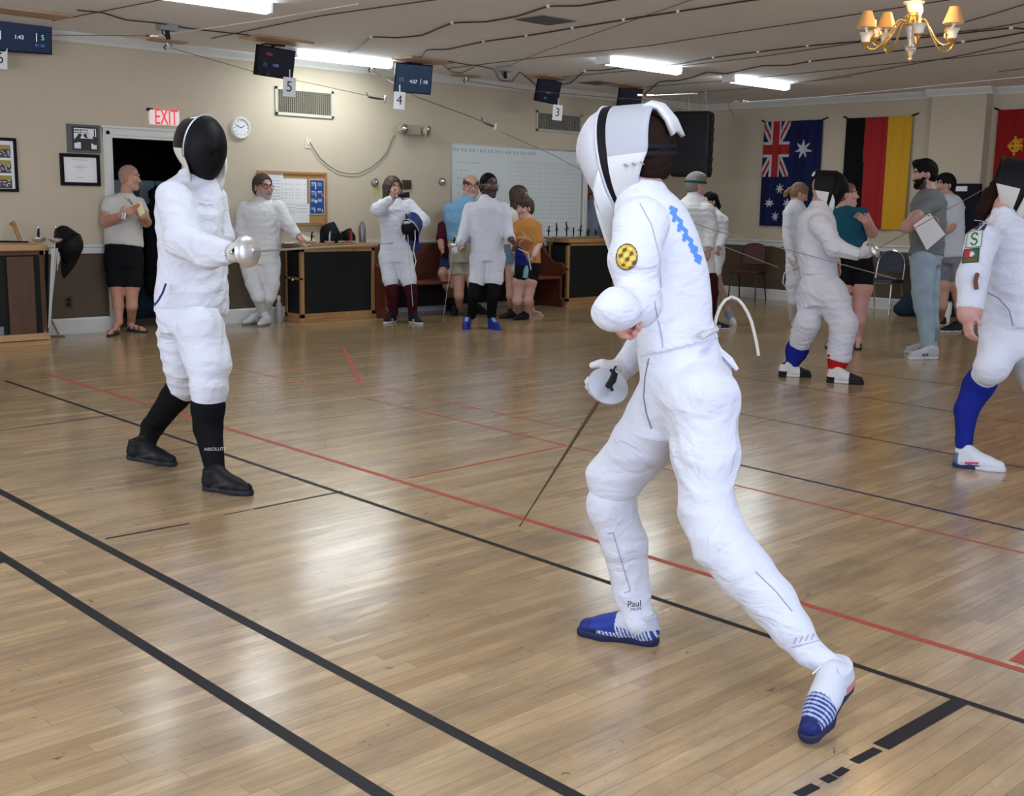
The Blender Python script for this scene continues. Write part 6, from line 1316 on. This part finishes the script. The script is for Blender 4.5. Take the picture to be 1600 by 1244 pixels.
# --- fencer cut by the right edge, back turned
HBR = vm('hair_dark_brown', (.018, .009, .006), rough=.7)
def navy_accent(x, z, y):
    if z < 0: return (.6, .6, .62) if x > .45 else (.02, .03, .10)
    if x < .12 and z < .8: return (.10, .14, .25)
    if .25 < x < .5 and abs(z-.32-.3*(x-.3)) < .06: return (.6, .05, .14)
    if .3 < x < .52 and abs(z-.22) < .04: return (.02, .04, .15)
    return (.62, .63, .66)
def back_print(V, P, M, R3):
    C = np.tile(np.array([.74, .75, .80], np.float32), (len(V), 1)); return C
tt, bb = fencer_clothes(515, 500)
r_, hc, R3, hk, P, A, G = person('fencer at the right edge with sleeve patches and a royal blue sock', 6.55, (1584, 294, 0), 64, (.90, -.22, .28),
 [(1566, 338, 0, 22), (1566, 348, 0, 36), (1570, 365, 0, 48), (1580, 400, 0, 58), (1585, 440, 0, 58), (1588, 480, 0, 56), (1588, 510, 0, 56), (1590, 540, 0, 54), (1592, 560, 0, 50)],
 [dict(p=[(1536, 375, .22, 25), (1520, 430, .26, 24), (1515, 490, .30, 19)], hand=((1512, 528, .32), (.2, .1, .9), .45, -1), sleeve=1.93),
  dict(p=[(1612, 375, -.15, 25), (1640, 430, -.2, 22), (1680, 440, -.1, 17)], hand=((1700, 436, -.1), (0, .9, .3), .9, 1))],
 [dict(p=[(1564, 540, .05, 36), (1549, 572, .10, 26), (1528, 604, None, 22), (1510, 640, None, 17), (1506, 690, None, 11.5)], cover=1.85, sock=RBLUE, laces=WHT, foot=((1488, 728), (.84, .50), .29), pal=navy_accent),
  dict(p=[(1612, 545, -.05, 40), (1650, 640, .1, 30), (1690, 700, .1, 18), (1710, 790, .1, 11)], cover=1.5, sock=RBLUE)],
 top=tt, bottom=bb, fold=.010, seed=21, ratio=.85, skin=(.55, .30, .25), neck_r=.06)
s = SDF(hc-.3-[0, 0, .1], hc+.3, .008); L = lambda x, y, z: loc(hc, R3, x, y, z, hk); s.chain([L(0, -.07, .0), L(-.02, -.10, -.08), L(-.02, -.12, -.16), L(0, -.11, -.22)], [.055, .05, .035, .015], .03)
me, V = s.mesh('hair', 1, folds(.006, 60)); link('hair', me, HBR, r_)
mk = mask(r_, hc, R3, 1.12, BKMESH, BKPAD, BKPAD, BIBC, BIBC, .2, split=.02)
# sleeve patches lie on the sleeve
S_el = A[0]['pts']; 
def patch(parent, px, py, dt, w, h, fn, mats, nm, ax=None, nn=22, nrm_=None, curve=.0):
    c = P(px, py, dt); z = nrm_ if nrm_ is not None else HT; y = nrm(HU-z*(HU@z)) if ax is None else nrm(ax-z*(ax@z)); x = np.cross(y, z)
    return raster(nm, c-x*w/2+y*h/2, x*w, -y*h, nn, nn, fn, mats, parent, wave=(lambda u, v: curve*(2*u-1)**2), thick=.002, smooth=True)
GRN = mat('patch_green', (.02, .12, .05), .7); PWH = mat('patch_cream', (.62, .64, .55), .7); PNV = mat('patch_navy', (.01, .015, .08), .7); POL = mat('patch_olive', (.20, .13, .02), .7)
sn = nrm(HT*.75-HR*.66); dtp = .22+.10
def spatch(u, v):
    x, y = (u-.5)*2, (v-.5)*2
    if abs(x) > .93 or abs(y) > .93: return 3
    a1 = abs(math.hypot(x, (y+.36)*1.05)-.36) < .11 and not (x > 0.1 and y > -.38); a2 = abs(math.hypot(x, (y-.36)*1.05)-.36) < .11 and not (x < -.1 and y < .36)
    return 1 if (a1 or a2) else 0
def armc(fr, out=0.0):   # point on the outer side of the sleeve
    c0, c1 = S_el[0], S_el[1]; r0 = A[0]['r'][0]*(1-fr)+A[0]['r'][1]*fr; return c0*(1-fr)+c1*fr+sn*(r0+.016+out)
def apatch(parent, c, w, h, fn, mats, nm, axis, z, nn=22, curve=0):
    y = nrm(axis-z*(axis@z)); x = np.cross(y, z); return raster(nm, c-x*w/2+y*h/2, x*w, -y*h, nn, nn, fn, mats, parent, wave=(lambda u, v: -curve*(2*u-1)**2+curve*.25), thick=.003, smooth=True)
axd = S_el[0]-S_el[1]
def fpatch(u, v):
    if u < .1 or u > .9 or v < .1 or v > .93: return 0
    if v > .62: return 3 if int(v*20) % 2 else 0
    return 1 if u < .42 else (2 if (u-.52)**2+(v-.4)**2 < .03 else (4 if u > .6 else 1))
def print_on(parent, garment, quad, nu, nv, fn, mats, nm, off=.003):
    """a badge sewn on cloth: follows the garment's own surface between four corner points"""
    bpy.context.view_layer.update(); o = [c for c in parent.children if c.name.startswith(garment)][0]; Mi = o.matrix_world.inverted(); vs = []; last = None
    q = [np.array(p, float) for p in quad]
    for j in range(nv+1):
        for i in range(nu+1):
            u, v = i/nu, j/nv; px, py = (q[0]*(1-u)+q[1]*u)*(1-v)+(q[3]*(1-u)+q[2]*u)*v
            ok, lc, n_, _ = o.ray_cast(Mi @ Vector(CAM), (Mi.to_3x3() @ Vector(ray(px, py))).normalized())
            if ok: last = np.array(o.matrix_world @ lc)+np.array(n_)*off
            vs.append(tuple(last) if last is not None else tuple(at(px, py, 6)))
    fs = []; mi = []
    for j in range(nv):
        for i in range(nu):
            k = fn((i+.5)/nu, (j+.5)/nv)
            if k is None: continue
            a = j*(nu+1)+i; fs.append((a, a+1, a+nu+2, a+nu+1)); mi.append(k)
    me = bpy.data.meshes.new(nm); me.from_pydata(vs, [], fs); me.polygons.foreach_set('material_index', mi); me.update(); ob = link(nm, me, mats, parent, True)
    so = ob.modifiers.new('thick', 'SOLIDIFY'); so.thickness = .002; so.offset = 0; return ob
print_on(r_, 'fencing_jacket', [(1513, 362), (1536, 359), (1533, 386), (1509, 388)], 24, 26, spatch, [PWH, GRN, GRN, GRN], 'sleeve_patch')
print_on(r_, 'fencing_jacket', [(1507, 390), (1531, 387), (1529, 410), (1503, 412)], 24, 24, fpatch, [mat('patch_dark', (.01, .03, .02), .7), mat('patch_red', (.45, .03, .04), .7), PWH, POL, GRN], 'sleeve_patch')
print_on(r_, 'fencing_jacket', [(1522, 344), (1544, 347), (1538, 360), (1515, 358)], 22, 12, lambda u, v: 1 if (v > .35 and int(u*9+v*3) % 4 != 0) else 0, [BIBW, PNV], 'shoulder_badge')
MB().tube([P(1527, 428, .36), P(1524, 440, .38), P(1526, 452, .37)], .012, 6).build('glove_strap', mat('brown_leather', (.16, .05, .02), .6), r_, True)
MB().tube([P(1538, 455, .30), P(1560, 466, .25), P(1577, 485, .22), P(1583, 510, .22)], .004, 5).build('body_cord', mat('cord_grey', (.25, .25, .27), .5), r_, True)
# --- big fencer on the left with the black mask
def black_shoe(x, z, y): return (.018, .018, .022) if z < 0 else ((.03, .032, .04) if (.25 < x < .6 and abs(z-.35-.8*(x-.4)) < .07) else (.007, .007, .008))
def jacket_blue(V, P, M, R3): pass
tt, bb = fencer_clothes(490, 440, collar=.04)
tt['name'] = 'fencing_jacket'
r_, hc, R3, hk, P, A, G = person('tall broad fencer in black mask, black socks and black shoes, sword extended', 6.02, (309, 232, 0), 74, (.60, -.06, .78),
 [(306, 272, 0, 20), (304, 281, 0, 36), (297, 298, 0, 49), (296, 325, 0, 51), (298, 360, 0, 52), (301, 400, 0, 54), (301, 440, 0, 54), (300, 470, 0, 54), (297, 500, 0, 55), (299, 525, 0, 50)],
 [dict(p=[(272, 312, .16, 30), (287, 372, .28, 29), (325, 396, .40, 25), (364, 396, .50, 17)], hand=((384, 397, .53), (0, .9, .3), .9, -1, 1.0), glove=vm('glove_cream', (.62, .58, .54))),
  dict(p=[(330, 312, -.14, 27), (341, 372, -.18, 22), (338, 430, -.30, 16)], hand=((325, 452, -.34), (.2, .1, .9), .5, 1))],
 [dict(p=[(284, 520, -.10, 39), (293, 575, -.14, 33), (292, 598, -.18, 27), (272, 622, -.28, 20.5), (238, 668, -.42, 16), (229, 692, None, 13)], cover=2.62, sock=BSK, foot=((199, 716), (.95, .22), .295, .05, .10), pal=black_shoe),
  dict(p=[(314, 520, .08, 40), (326, 575, .14, 33), (326, 603, .16, 29), (325, 638, .14, 24), (325, 668, .12, 21), (337, 740, None, 14)], cover=3.0, sock=BSK, foot=((319, 764), (.90, .42), .30), pal=black_shoe)],
 top=tt, bottom=dict(name='fencing_breeches', mat=WHITE, waist=438, flare=.98), fold=.010, seed=22, ratio=.78, res=.0075, gres=.009, neck_r=.065, p=2.3)
mk = mask(r_, hc+R3[1]*.035, R3, 1.13, BKMESH, GLOSSB, GLOSSB, BIBC, BIBC, .12, split=.05, trim=SIL, tongue=[(-.095, .135), (-.12, .12), (-.13, .06)])
m_ = MB()
for a in (.35, .8): m_.lathe(loc(hc, R3, -.102*math.cos(a*.6), -.01-.05*a, .02+.09*a, 1.05), -R3[0], [(.008, 0), (.006, .006)], 10)
m_.build('rivet', SIL, mk)
g = P(394, 393, .62); epee(g, P(613, 380, 1.12), 'fencing sword of the tall black masked fencer, bright bell guard and long level blade', gr=.076, bw=1.15)
cable('jacket_piping', [P(259, 444, .16), P(254, 458, .20), P(247, 470, .21), P(241, 477, .20)], .006, mat('piping_blue', (.012, .015, .16), .6), None, parent=r_)
text('sock_lettering', 'ABSOLUTE', .022, frameM(P(336, 702, .36), nrm(HR+HT*-.2), HU, nrm(HT+HR*.2)), SIL, r_, ext=.0006)
# --- the near fencer, seen from behind
def print_back(V, P, M, R3):
    C = np.tile(np.array([.74, .75, .80], np.float32), (len(V), 1)); return C
def near_shoe(x, z, y):
    if z < 0: return (.015, .02, .06)
    if x > .80: return (.015, .025, .16)
    if x > .50 and z > .35: return (.020, .035, .26)
    if x < .72 and z < .55 and z > .08: return (.03, .05, .25) if int(x*46-z*6) % 2 == 0 else (.55, .60, .66)
    if x > .5: return (.015, .02, .05)
    return (.48, .51, .56)
def rear_shoe(x, z, y):
    if z < 0: return (.02, .025, .06)
    if x > .84: return (.012, .02, .11)
    if x > .58: return (.03, .04, .20) if int(x*44-z*4) % 2 == 0 else (.42, .48, .60)
    if x < .3 and .15 < z < .6: return (.60, .20, .22) if abs(z-.4) < .12 else (.6, .62, .66)
    return (.60, .62, .66)
tt, bb = fencer_clothes(545, 530, collar=.07)
r_, hc, R3, hk, P, A, G = person('near fencer in white mask striding left with lowered sword, seen from behind', 3.62, (996, 247, 0), 118, (-.84, -.12, -.52),
 [(1000, 300, 0, 36), (1006, 315, 0, 50), (1016, 340, 0, 60), (1030, 385, 0, 66), (1041, 430, 0, 66), (1048, 475, 0, 62), (1054, 515, 0, 62), (1062, 555, 0, 66), (1070, 600, 0, 69), (1076, 640, 0, 66)],
 [dict(p=[(1002, 350, .20, 43), (990, 410, .25, 36), (1000, 478, .26, 33), (962, 482, .36, 30), (955, 486, .38, 29)], hand=((975, 514, .30), (.3, .2, -.8), 1.1, 1), round=True),
  dict(p=[(1000, 350, -.18, 40), (1010, 440, -.30, 34), (1020, 520, -.32, 30), (972, 578, -.28, 20)], hand=((945, 602, -.25), (-.5, .5, .3), .95, 1), glove=vm('glove_white_gold', (.62, .60, .60)))],
 [dict(p=[(1094, 625, .07, 64), (1102, 700, .09, 50), (1104, 790, .12, 43), (1130, 850, .18, 44), (1165, 895, .22, 40), (1205, 940, .26, 36), (1238, 985, .31, 29), (1263, 1018, .34, 21)], cover=3.5, sock=WHITE, laces=WHT, foot=((1322, 1066), (-.63, .78), .285, .10, .33), pal=rear_shoe),
  dict(p=[(1040, 640, -.06, 56), (1000, 695, -.12, 46), (962, 748, -.18, 42), (955, 790, -.20, 35), (976, 850, -.22, 33), (987, 925, -.24, 27), (998, 972, None, 19)], cover=3.0, sock=WHITE, laces=WHT, foot=((1029, 1008), (-.94, -.34), .285), pal=near_shoe)],
 top=tt, bottom=bb, fold=.0075, seed=23, ratio=.78, res=.006, gres=.0075, neck_r=.055, skin=(.60, .30, .22), p=2.25)
# white mask: mesh to the left, padded side panels, black stripe, raised tongue at the back
mk = mask(r_, hc+R3[1]*.025+R3[2]*.005, R3, 1.10, WMESH, BKPAD, GREYPAD, BIBW, BIBW, .17, dome=.105, tongue=[(-.06, .135), (-.085, .142), (-.11, .132), (-.135, .098), (-.152, .052)], split=-.05, trim=WMESH)
m_ = MB(); 
for z in (-.02, .0): m_.tube([loc(hc, R3, x*.078, y, .02+z, 1.1) for x, y in ((-1.05, -.02), (-.9, -.075), (0, -.115), (.9, -.075), (1.05, -.02))], .012, 8)
m_.build('back_strap', BKPAD, mk, True)
m_ = MB()
for dy, dz in ((-.02, -.03), (-.045, -.03), (-.07, -.03)):
    q = loc(hc+R3[1]*.01+R3[2]*.005, R3, -.101, dy, dz, 1.1); m_.obox(q, R3[0]*.004, R3[1]*.005+R3[2]*.004, R3[2]*.002)
m_.build('grommet', mat('grommet_grey', (.2, .2, .21), .5), mk)
hair(r_, hc, R3, hk*.235, 'full', HBR); 
# emblem on the left sleeve, blue club lettering across the back
a0, a1 = A[0]['pts'][0], A[0]['pts'][1]
EM = [mat('emblem_gold', (.55, .36, .03), .6), mat('emblem_dark', (.10, .05, .01), .6), WHITE, mat('emblem_light', (.70, .55, .12), .6)]
def emb(u, v):
    x, y = (u-.5)*2, (v-.5)*2; r = math.hypot(x, y)
    if r > 1: return 2
    if r > .9: return 1
    k = math.sin(x*9+y*4)+math.sin(y*11-x*3)+math.sin((x+y)*7)
    return 1 if k > 1.0 else (3 if k < -.9 else 0)
sn = nrm(HT*.80-HR*.60)
def disc(parent, c, w, h, fn, mats, nm, up_, z, bend, nn=30):
    y = nrm(up_-z*(up_@z)); x = np.cross(y, z); vs = [tuple(c)]; fs = []; mi = []; R_ = 10
    for i in range(1, R_+1):
        for j in range(nn): a = 2*math.pi*j/nn; r = i/R_; X_, Y_ = math.cos(a)*r, math.sin(a)*r; vs.append(tuple(c+x*w/2*X_+y*h/2*Y_-z*bend*X_*X_))
    for j in range(nn): fs.append((0, 1+j, 1+(j+1) % nn)); mi.append(fn(.5, .5))
    for i in range(R_-1):
        for j in range(nn): a = 2*math.pi*(j+.5)/nn; r = (i+1.5)/R_; fs.append((1+i*nn+j, 1+(i+1)*nn+j, 1+(i+1)*nn+(j+1) % nn, 1+i*nn+(j+1) % nn)); mi.append(fn(.5+.5*math.cos(a)*r, .5-.5*math.sin(a)*r))
    me = bpy.data.meshes.new(nm); me.from_pydata(vs, [], fs); me.polygons.foreach_set('material_index', mi); me.update(); o = link(nm, me, mats, parent, True)
    so = o.modifiers.new('thick', 'SOLIDIFY'); so.thickness = .004; so.offset = 0; return o
ce = a0*.08+a1*.92; dirv = nrm(at(979, 402, depth(ce))-CAM)
print_on(r_, 'fencing_jacket', [(966, 380), (998, 384), (994, 424), (961, 420)], 32, 36, lambda u, v: None if math.hypot(u-.5, v-.5) > .5 else emb(u, v), EM, 'sleeve_emblem')
INKB = mat('back_print_blue', (.10, .27, .72), .8)
CODE_BACK = 1
def on_surface(px, py, pre='fencing_jacket'):      # nearest point of the named garment pieces under a pixel
    best = None
    for o in [c for c in r_.children if c.name.startswith(pre)]:
        M_ = o.matrix_world.inverted(); ok, lc, nn_, _ = o.ray_cast(M_ @ Vector(CAM), (M_.to_3x3() @ Vector(ray(px, py))).normalized())
        if ok:
            p = np.array(o.matrix_world @ lc)
            if best is None or depth(p) < depth(best[0]): best = (p, np.array(nn_))
    return best if best else (None, None)
bpy.context.view_layer.update()
def decal(name, s_list, m, pre='fencing_jacket'):      # each stroke laid on the cloth surface
    m_ = MB()
    for (x0_, y0_, x1_, y1_, w_) in s_list:
        n = max(2, int(math.hypot(x1_-x0_, y1_-y0_)/3)); pts = []
        for i in range(n+1):
            p, nn_ = on_surface(x0_+(x1_-x0_)*i/n, y0_+(y1_-y0_)*i/n, pre)
            if p is not None: pts.append((p+nn_*.002, nn_))
        if len(pts) < 2: continue
        vs = []
        for i, (p, nn_) in enumerate(pts):
            d = nrm(pts[min(i+1, len(pts)-1)][0]-pts[max(i-1, 0)][0]); e = nrm(np.cross(d, nn_)); vs += [p+e*w_, p-e*w_]
        m_.add(vs, [(2*i, 2*i+1, 2*i+3, 2*i+2) for i in range(len(pts)-1)])
    if m_.v: return m_.build(name, m, r_)
SEAM = mat('seam_grey', (.30, .31, .38), .8)
def poly(q, w_): return [(q[i][0], q[i][1], q[i+1][0], q[i+1][1], w_) for i in range(len(q)-1)]
decal('side_seam', poly([(1022, 470), (1026, 492), (1033, 520), (1036, 543)], .0012)+poly([(1000, 318), (1018, 352), (1030, 400), (1033, 450)], .001), SEAM)
decal('sock_print', poly([(949, 834), (958, 832), (985, 923), (976, 926)], .0012)+poly([(1180, 893), (1212, 924), (1238, 956)], .0012)+[(1240+9*k, 1006-2*k, 1245+9*k, 996-2*k, .0012) for k in range(5)]+[(1236, 1012, 1284, 1000, .0008)], SEAM, 'sock')
decal('breeches_crease_shade', poly([(1014, 560), (1008, 590), (1006, 620), (1010, 645), (1018, 670)], .0022), mat('crease_shade_grey', (.22, .23, .30), .8), 'fencing_breeches')  # shade in the breeches crease, painted on as a dark stroke
st = []
for (x, y) in ((1052, 328), (1061, 343), (1069, 358), (1077, 373), (1084, 388), (1090, 402)):
    st += [(x-8, y-6, x+5, y+5, .007), (x+4, y+5, x-1, y+12, .006), (x-7, y-4, x-9, y+4, .006)] if (x % 2) else [(x-6, y-4, x+6, y+2, .008), (x-5, y+3, x+4, y+9, .006)]
decal('back_lettering', st, INKB)
text('sock_lettering', 'Paul', .030, frameM(P(991, 944, -.135), nrm(HR*.96-HT*.28), HU, nrm(HT*.96+HR*.28)), INK, r_, ext=.0005)
text('sock_lettering', 'EQUIPE', .012, frameM(P(994, 952, -.135), nrm(HR*.96-HT*.28), HU, nrm(HT*.96+HR*.28)), INK, r_, ext=.0005)
# belt straps and swinging cord
tb = P(1112, 528, -.02); m_ = MB(); m_.tube([tb, P(1124, 548, .0), P(1140, 563, .02), P(1152, 578, .03)], [.012, .010, .012, .006], 6).tube([tb, P(1122, 555, .0), P(1138, 575, .0), P(1143, 600, .0)], [.010, .009, .010, .006], 6); m_.build('trailing_strap', WHITE, r_, True)
m_ = MB(); m_.tube([P(1095, 528, .14), P(1105, 521, .12), P(1119, 515, .02), P(1115, 508, -.05)], .010, 6); m_.build('buckle', mat('buckle_white', (.6, .6, .6), .4), r_, True)
cable('body_cord', [P(1116, 514, -.05), P(1119, 496, -.08), P(1125, 480, -.1), P(1133, 469, -.1), P(1143, 464, -.1), P(1153, 468, -.1), P(1161, 477, -.1), P(1168, 489, -.1), P(1174, 503, -.1), P(1178, 519, -.1), P(1182, 537, -.1), P(1185, 556, -.1)], .0055, mat('cream_cord', (.58, .54, .46), .5), None, parent=r_)
g = P(945, 611, -.22); epee(g, at(812, 822, 4.75), 'fencing sword of the near fencer, white bell guard and blade lowered to the floor', gr=.070, bw=1.35, bladem=mat('blade_dark', (.16, .11, .08), .4, .6), gm=mat('guard_white_steel', (.78, .82, .88), .25, .55))
# ================================================================ LOOSE GEAR
# left cabinet: propped swords and mask
g1, g2 = at(61, 378, 11.15), at(86, 378, 10.95)
epee(g1, at(72, 535, 11.18)+HU*.0, 'left one of the two swords propped tip down by the left cabinet', group='swords propped by the left cabinet')
epee(g2, at(78, 530, 11.1), 'right one of the two propped swords, guard beside the black mask', group='swords propped by the left cabinet', bw=1.2)
q0, q1 = at(85, 388, 10.98), at(76, 512, 11.12); e_ = nrm(HR)
m_ = MB(); d_ = nrm(q1-q0); m_.add([q0-e_*.028, q0+e_*.028, q1+e_*.004, q1-e_*.004, q0-e_*.028-HT*.02, q0+e_*.028-HT*.02, q1+e_*.004-HT*.01, q1-e_*.004-HT*.01], [(0, 1, 2, 3), (7, 6, 5, 4), (0, 4, 5, 1), (1, 5, 6, 2), (2, 6, 7, 3), (3, 7, 4, 0)])
tag(m_.build('scabbard', mat('pale_scabbard', (.50, .50, .46), .5)), 'long tapered pale grey blade guard leaning beside the left cabinet', 'scabbard')
t = empty('walking_stick', at(74, 520, 11.2), 'dark upright post standing at the corner of the left cabinet', 'post'); MB().tube([at(73, 388, 11.22), flz(73, 537)], .018, 8).build('post', BLACK, t, True)
c = at(106, 382, 11.15); t = empty('fencing_mask', c, 'black fencing mask hanging behind the propped swords at the left cabinet', 'fencing mask'); mask(t, c, frame_from(cv(.75, -.45, .5)), 1.05, BKMESH, BKPAD, BKPAD, BKPAD, BKPAD, .2, tongue=[(-.095, .13), (-.13, .12), (-.17, .06)])
c = at(94, 405, 11.1); tag(MB().add([c+HR*-.02+HU*.10, c+HR*.045+HU*.09, c+HR*-.03-HU*.06, c+HR*-.035-HU*.11, c+HR*-.02+HU*.10-HT*.02, c+HR*.045+HU*.09-HT*.02, c+HR*-.03-HU*.06-HT*.02, c+HR*-.035-HU*.11-HT*.02], [(0, 1, 2, 3), (7, 6, 5, 4), (0, 4, 5, 1), (1, 5, 6, 2), (2, 6, 7, 3), (3, 7, 4, 0)]).build('white_cloth', PAPER), 'small white cloth hanging below the black mask at the left cabinet', 'cloth')
a_, b_ = at(20, 347, 11.45), at(34, 382, 11.4); t = empty('wooden_stand', at(25, 382, 11.4), 'thin slanted wooden strip on a flat dark foot on the left cabinet', 'stand')
MB().tube([a_-HR*.02-HU*.03, a_, b_], .022, 6).build('strip', OAK, t); p = np.array([b_[0], b_[1], .979]); MB().obox(p-HR*.08, HR*.14, HT*.03, HU*.008).build('foot', BLACK, t, bevel=.003)
b0 = flz(90, 528); t = empty('wooden_wedge', b0, 'thin wooden brace slanting to the floor right of the propped swords', 'brace'); MB().tube([at(80, 500, 11.9), at(92, 523, 11.9)], .012, 5).obox(at(88, 525, 11.85), HR*.085, HT*.02, HU*.006).build('brace', OAK, t)
# on the middle cabinet
ztop = .93
def top_pt(px, y=11.68): p = onY(px, 380, y); return np.array([p[0], y, ztop])
p = top_pt(510, 11.74); t = empty('fencing_mask', p, 'black fencing mask lying face down with pink lining on the oak cabinet', 'fencing mask'); mask(t, p+HU*.105+HR*.03, frame_from(cv(.45, -.95, .25)), .95, BKMESH, BKPAD, BKPAD, BKPAD, BKPAD, .2)
p = top_pt(543, 11.7); t = empty('fencing_mask', p, 'smaller black mask at the right of the gear on the oak cabinet', 'fencing mask'); mask(t, p+HU*.07, frame_from(cv(.5, -.9, .3)), .66, BKMESH, BKPAD, BKPAD, BKPAD, BKPAD, .2)
p = top_pt(490, 11.68); s = SDF(p-.3, p+.3, .01); add_hand(s, p+HU*.05-HR*.12, nrm(HR-HU*.15), HT, .25, 1.1, 1, 1.3); s.cone(p+HU*.05-HR*.10, p+HU*.13-HR*.22, .045, .06, .02, HU, .5, fb=True)
me, _ = s.mesh('glove', 1, folds(.003, 40)); tag(link('fencing_glove', me, BIBC), 'crumpled cream fencing glove lying on the oak cabinet', 'glove')
for k, (px, dy) in enumerate(((487, 0), (515, .0), (533, -.03), (549, .02))):
    p = top_pt(px, 11.62+dy); lb = ['leftmost, half under the cream glove', 'second, in front of the black mask', 'third, right of the upright silver grip', 'rightmost, beside the red grip'][k]
    t = empty('resting_epee', p, 'upright sword grip on the oak cabinet, '+lb, 'fencing sword', 'swords standing on the oak cabinet')
    MB().lathe(p, HU, [(.012, 0), (.055, .004), (.066, .02), (.068, .026), (.03, .02), (.006, .03)], 20).build('bell_guard', GUARD, t, True)
    MB().tube([p+HU*.02, p+HU*.09, p+HU*.14+HR*.01], [.008, .012, .008], 8).tube([p+HU*.07, p+HU*.09+HR*.035], .006, 6).build('pistol_grip', SIL if k in (1, 3) else GRIP, t, True)
p = top_pt(549, 11.60); tag(MB().tube([p+HU*.01-HR*.0, p+HU*.15-HR*.01], [.016, .018], 8).build('red_grip', mat('red_rubber', (.30, .02, .02), .5), smooth=True), 'short upright dark red sword grip on the oak cabinet', 'grip')
p = top_pt(566, 11.72); t = empty('steel_bottle', p, 'grey steel water bottle standing at the right end of the oak cabinet', 'bottle')
MB().lathe(p, HU, [(.04, 0), (.044, .01), (.044, .19), (.030, .215)], 20).build('bottle_body', mat('brushed_grey', (.22, .21, .20), .35, .6), t, True); MB().lathe(p+HU*.212, HU, [(.030, 0), (.030, .03), (.012, .035), (.012, .05)], 16).build('cap', mat('cap_grey', (.16, .16, .16), .5), t, True)
p = top_pt(451, 11.66); tag(MB().box(p+[-.07, -.03, 0], p+[.07, .02, .012]).build('white_card', PAPER, bevel=.002), 'thin white card lying at the left front of the oak cabinet', 'card')
p = flz(435, 502); p[1] = min(p[1], 11.85); t = empty('water_bottle', p, 'pale slim bottle standing on the floor left of the oak cabinet', 'bottle')
MB().lathe(p, HU, [(.035, 0), (.038, .01), (.038, .19), (.02, .24), (.02, .26)], 18).build('bottle_body', mat('pale_bottle', (.55, .52, .50), .35), t, True); MB().lathe(p+HU*.26, HU, [(.022, 0), (.022, .04), (.012, .05)], 14).build('cap', WHT, t, True)
# tumbler with handle, and a dark bag by the right wall
p = flz(1480, 503); t = empty('tumbler', p, 'white tumbler with a handle on the floor behind the man in jeans', 'cup')
MB().lathe(p, HU, [(.032, 0), (.035, .08), (.045, .12), (.046, .24), (.044, .25)], 18).build('cup_body', WHT, t, True); MB().lathe(p+HU*.25, HU, [(.046, 0), (.046, .015), (.03, .02)], 18).build('lid', mat('grey_lid', (.35, .35, .36), .4), t, True)
MB().tube([p-HR*.045+HU*.21, p-HR*.085+HU*.205, p-HR*.09+HU*.14, p-HR*.045+HU*.13], .008, 6).build('handle', WHT, t, True)
p = flz(1420, 494); s = SDF(p-.45, p+.45, .015); s.cone(p+HU*.10-HR*.10, p+HU*.12+HR*.16, .11, .13, .03); s.ell(p+HU*.22, np.eye(3), (.12, .12, .10), .08)
me, _ = s.mesh('bag', 1, folds(.01, 14))
for v in me.vertices: v.co.z = max(v.co.z, .004)
tag(link('duffel_bag', me, NAVYC), 'dark bag on the floor right of the navy chair', 'bag')
# thin wires trailing from the right wall to the fencers
FW_ = mat('reel_cord', (.35, .33, .30), .5)
cable('taut_wire', [at(1050, 338, 6.5), at(1130, 364, 7.6), at(1260, 398, 8.9), at(1400, 436, 9.6)], .0035, FW_, 'thin taut reel cord passing in front of the masked fencer\'s waist', 'cord')
cable('taut_wire', [at(1128, 384, 10.5), at(1180, 404, 10.8), at(1216, 418, 11.0)], .004, FW_, 'short pale reel cord in front of the maroon chair', 'cord')
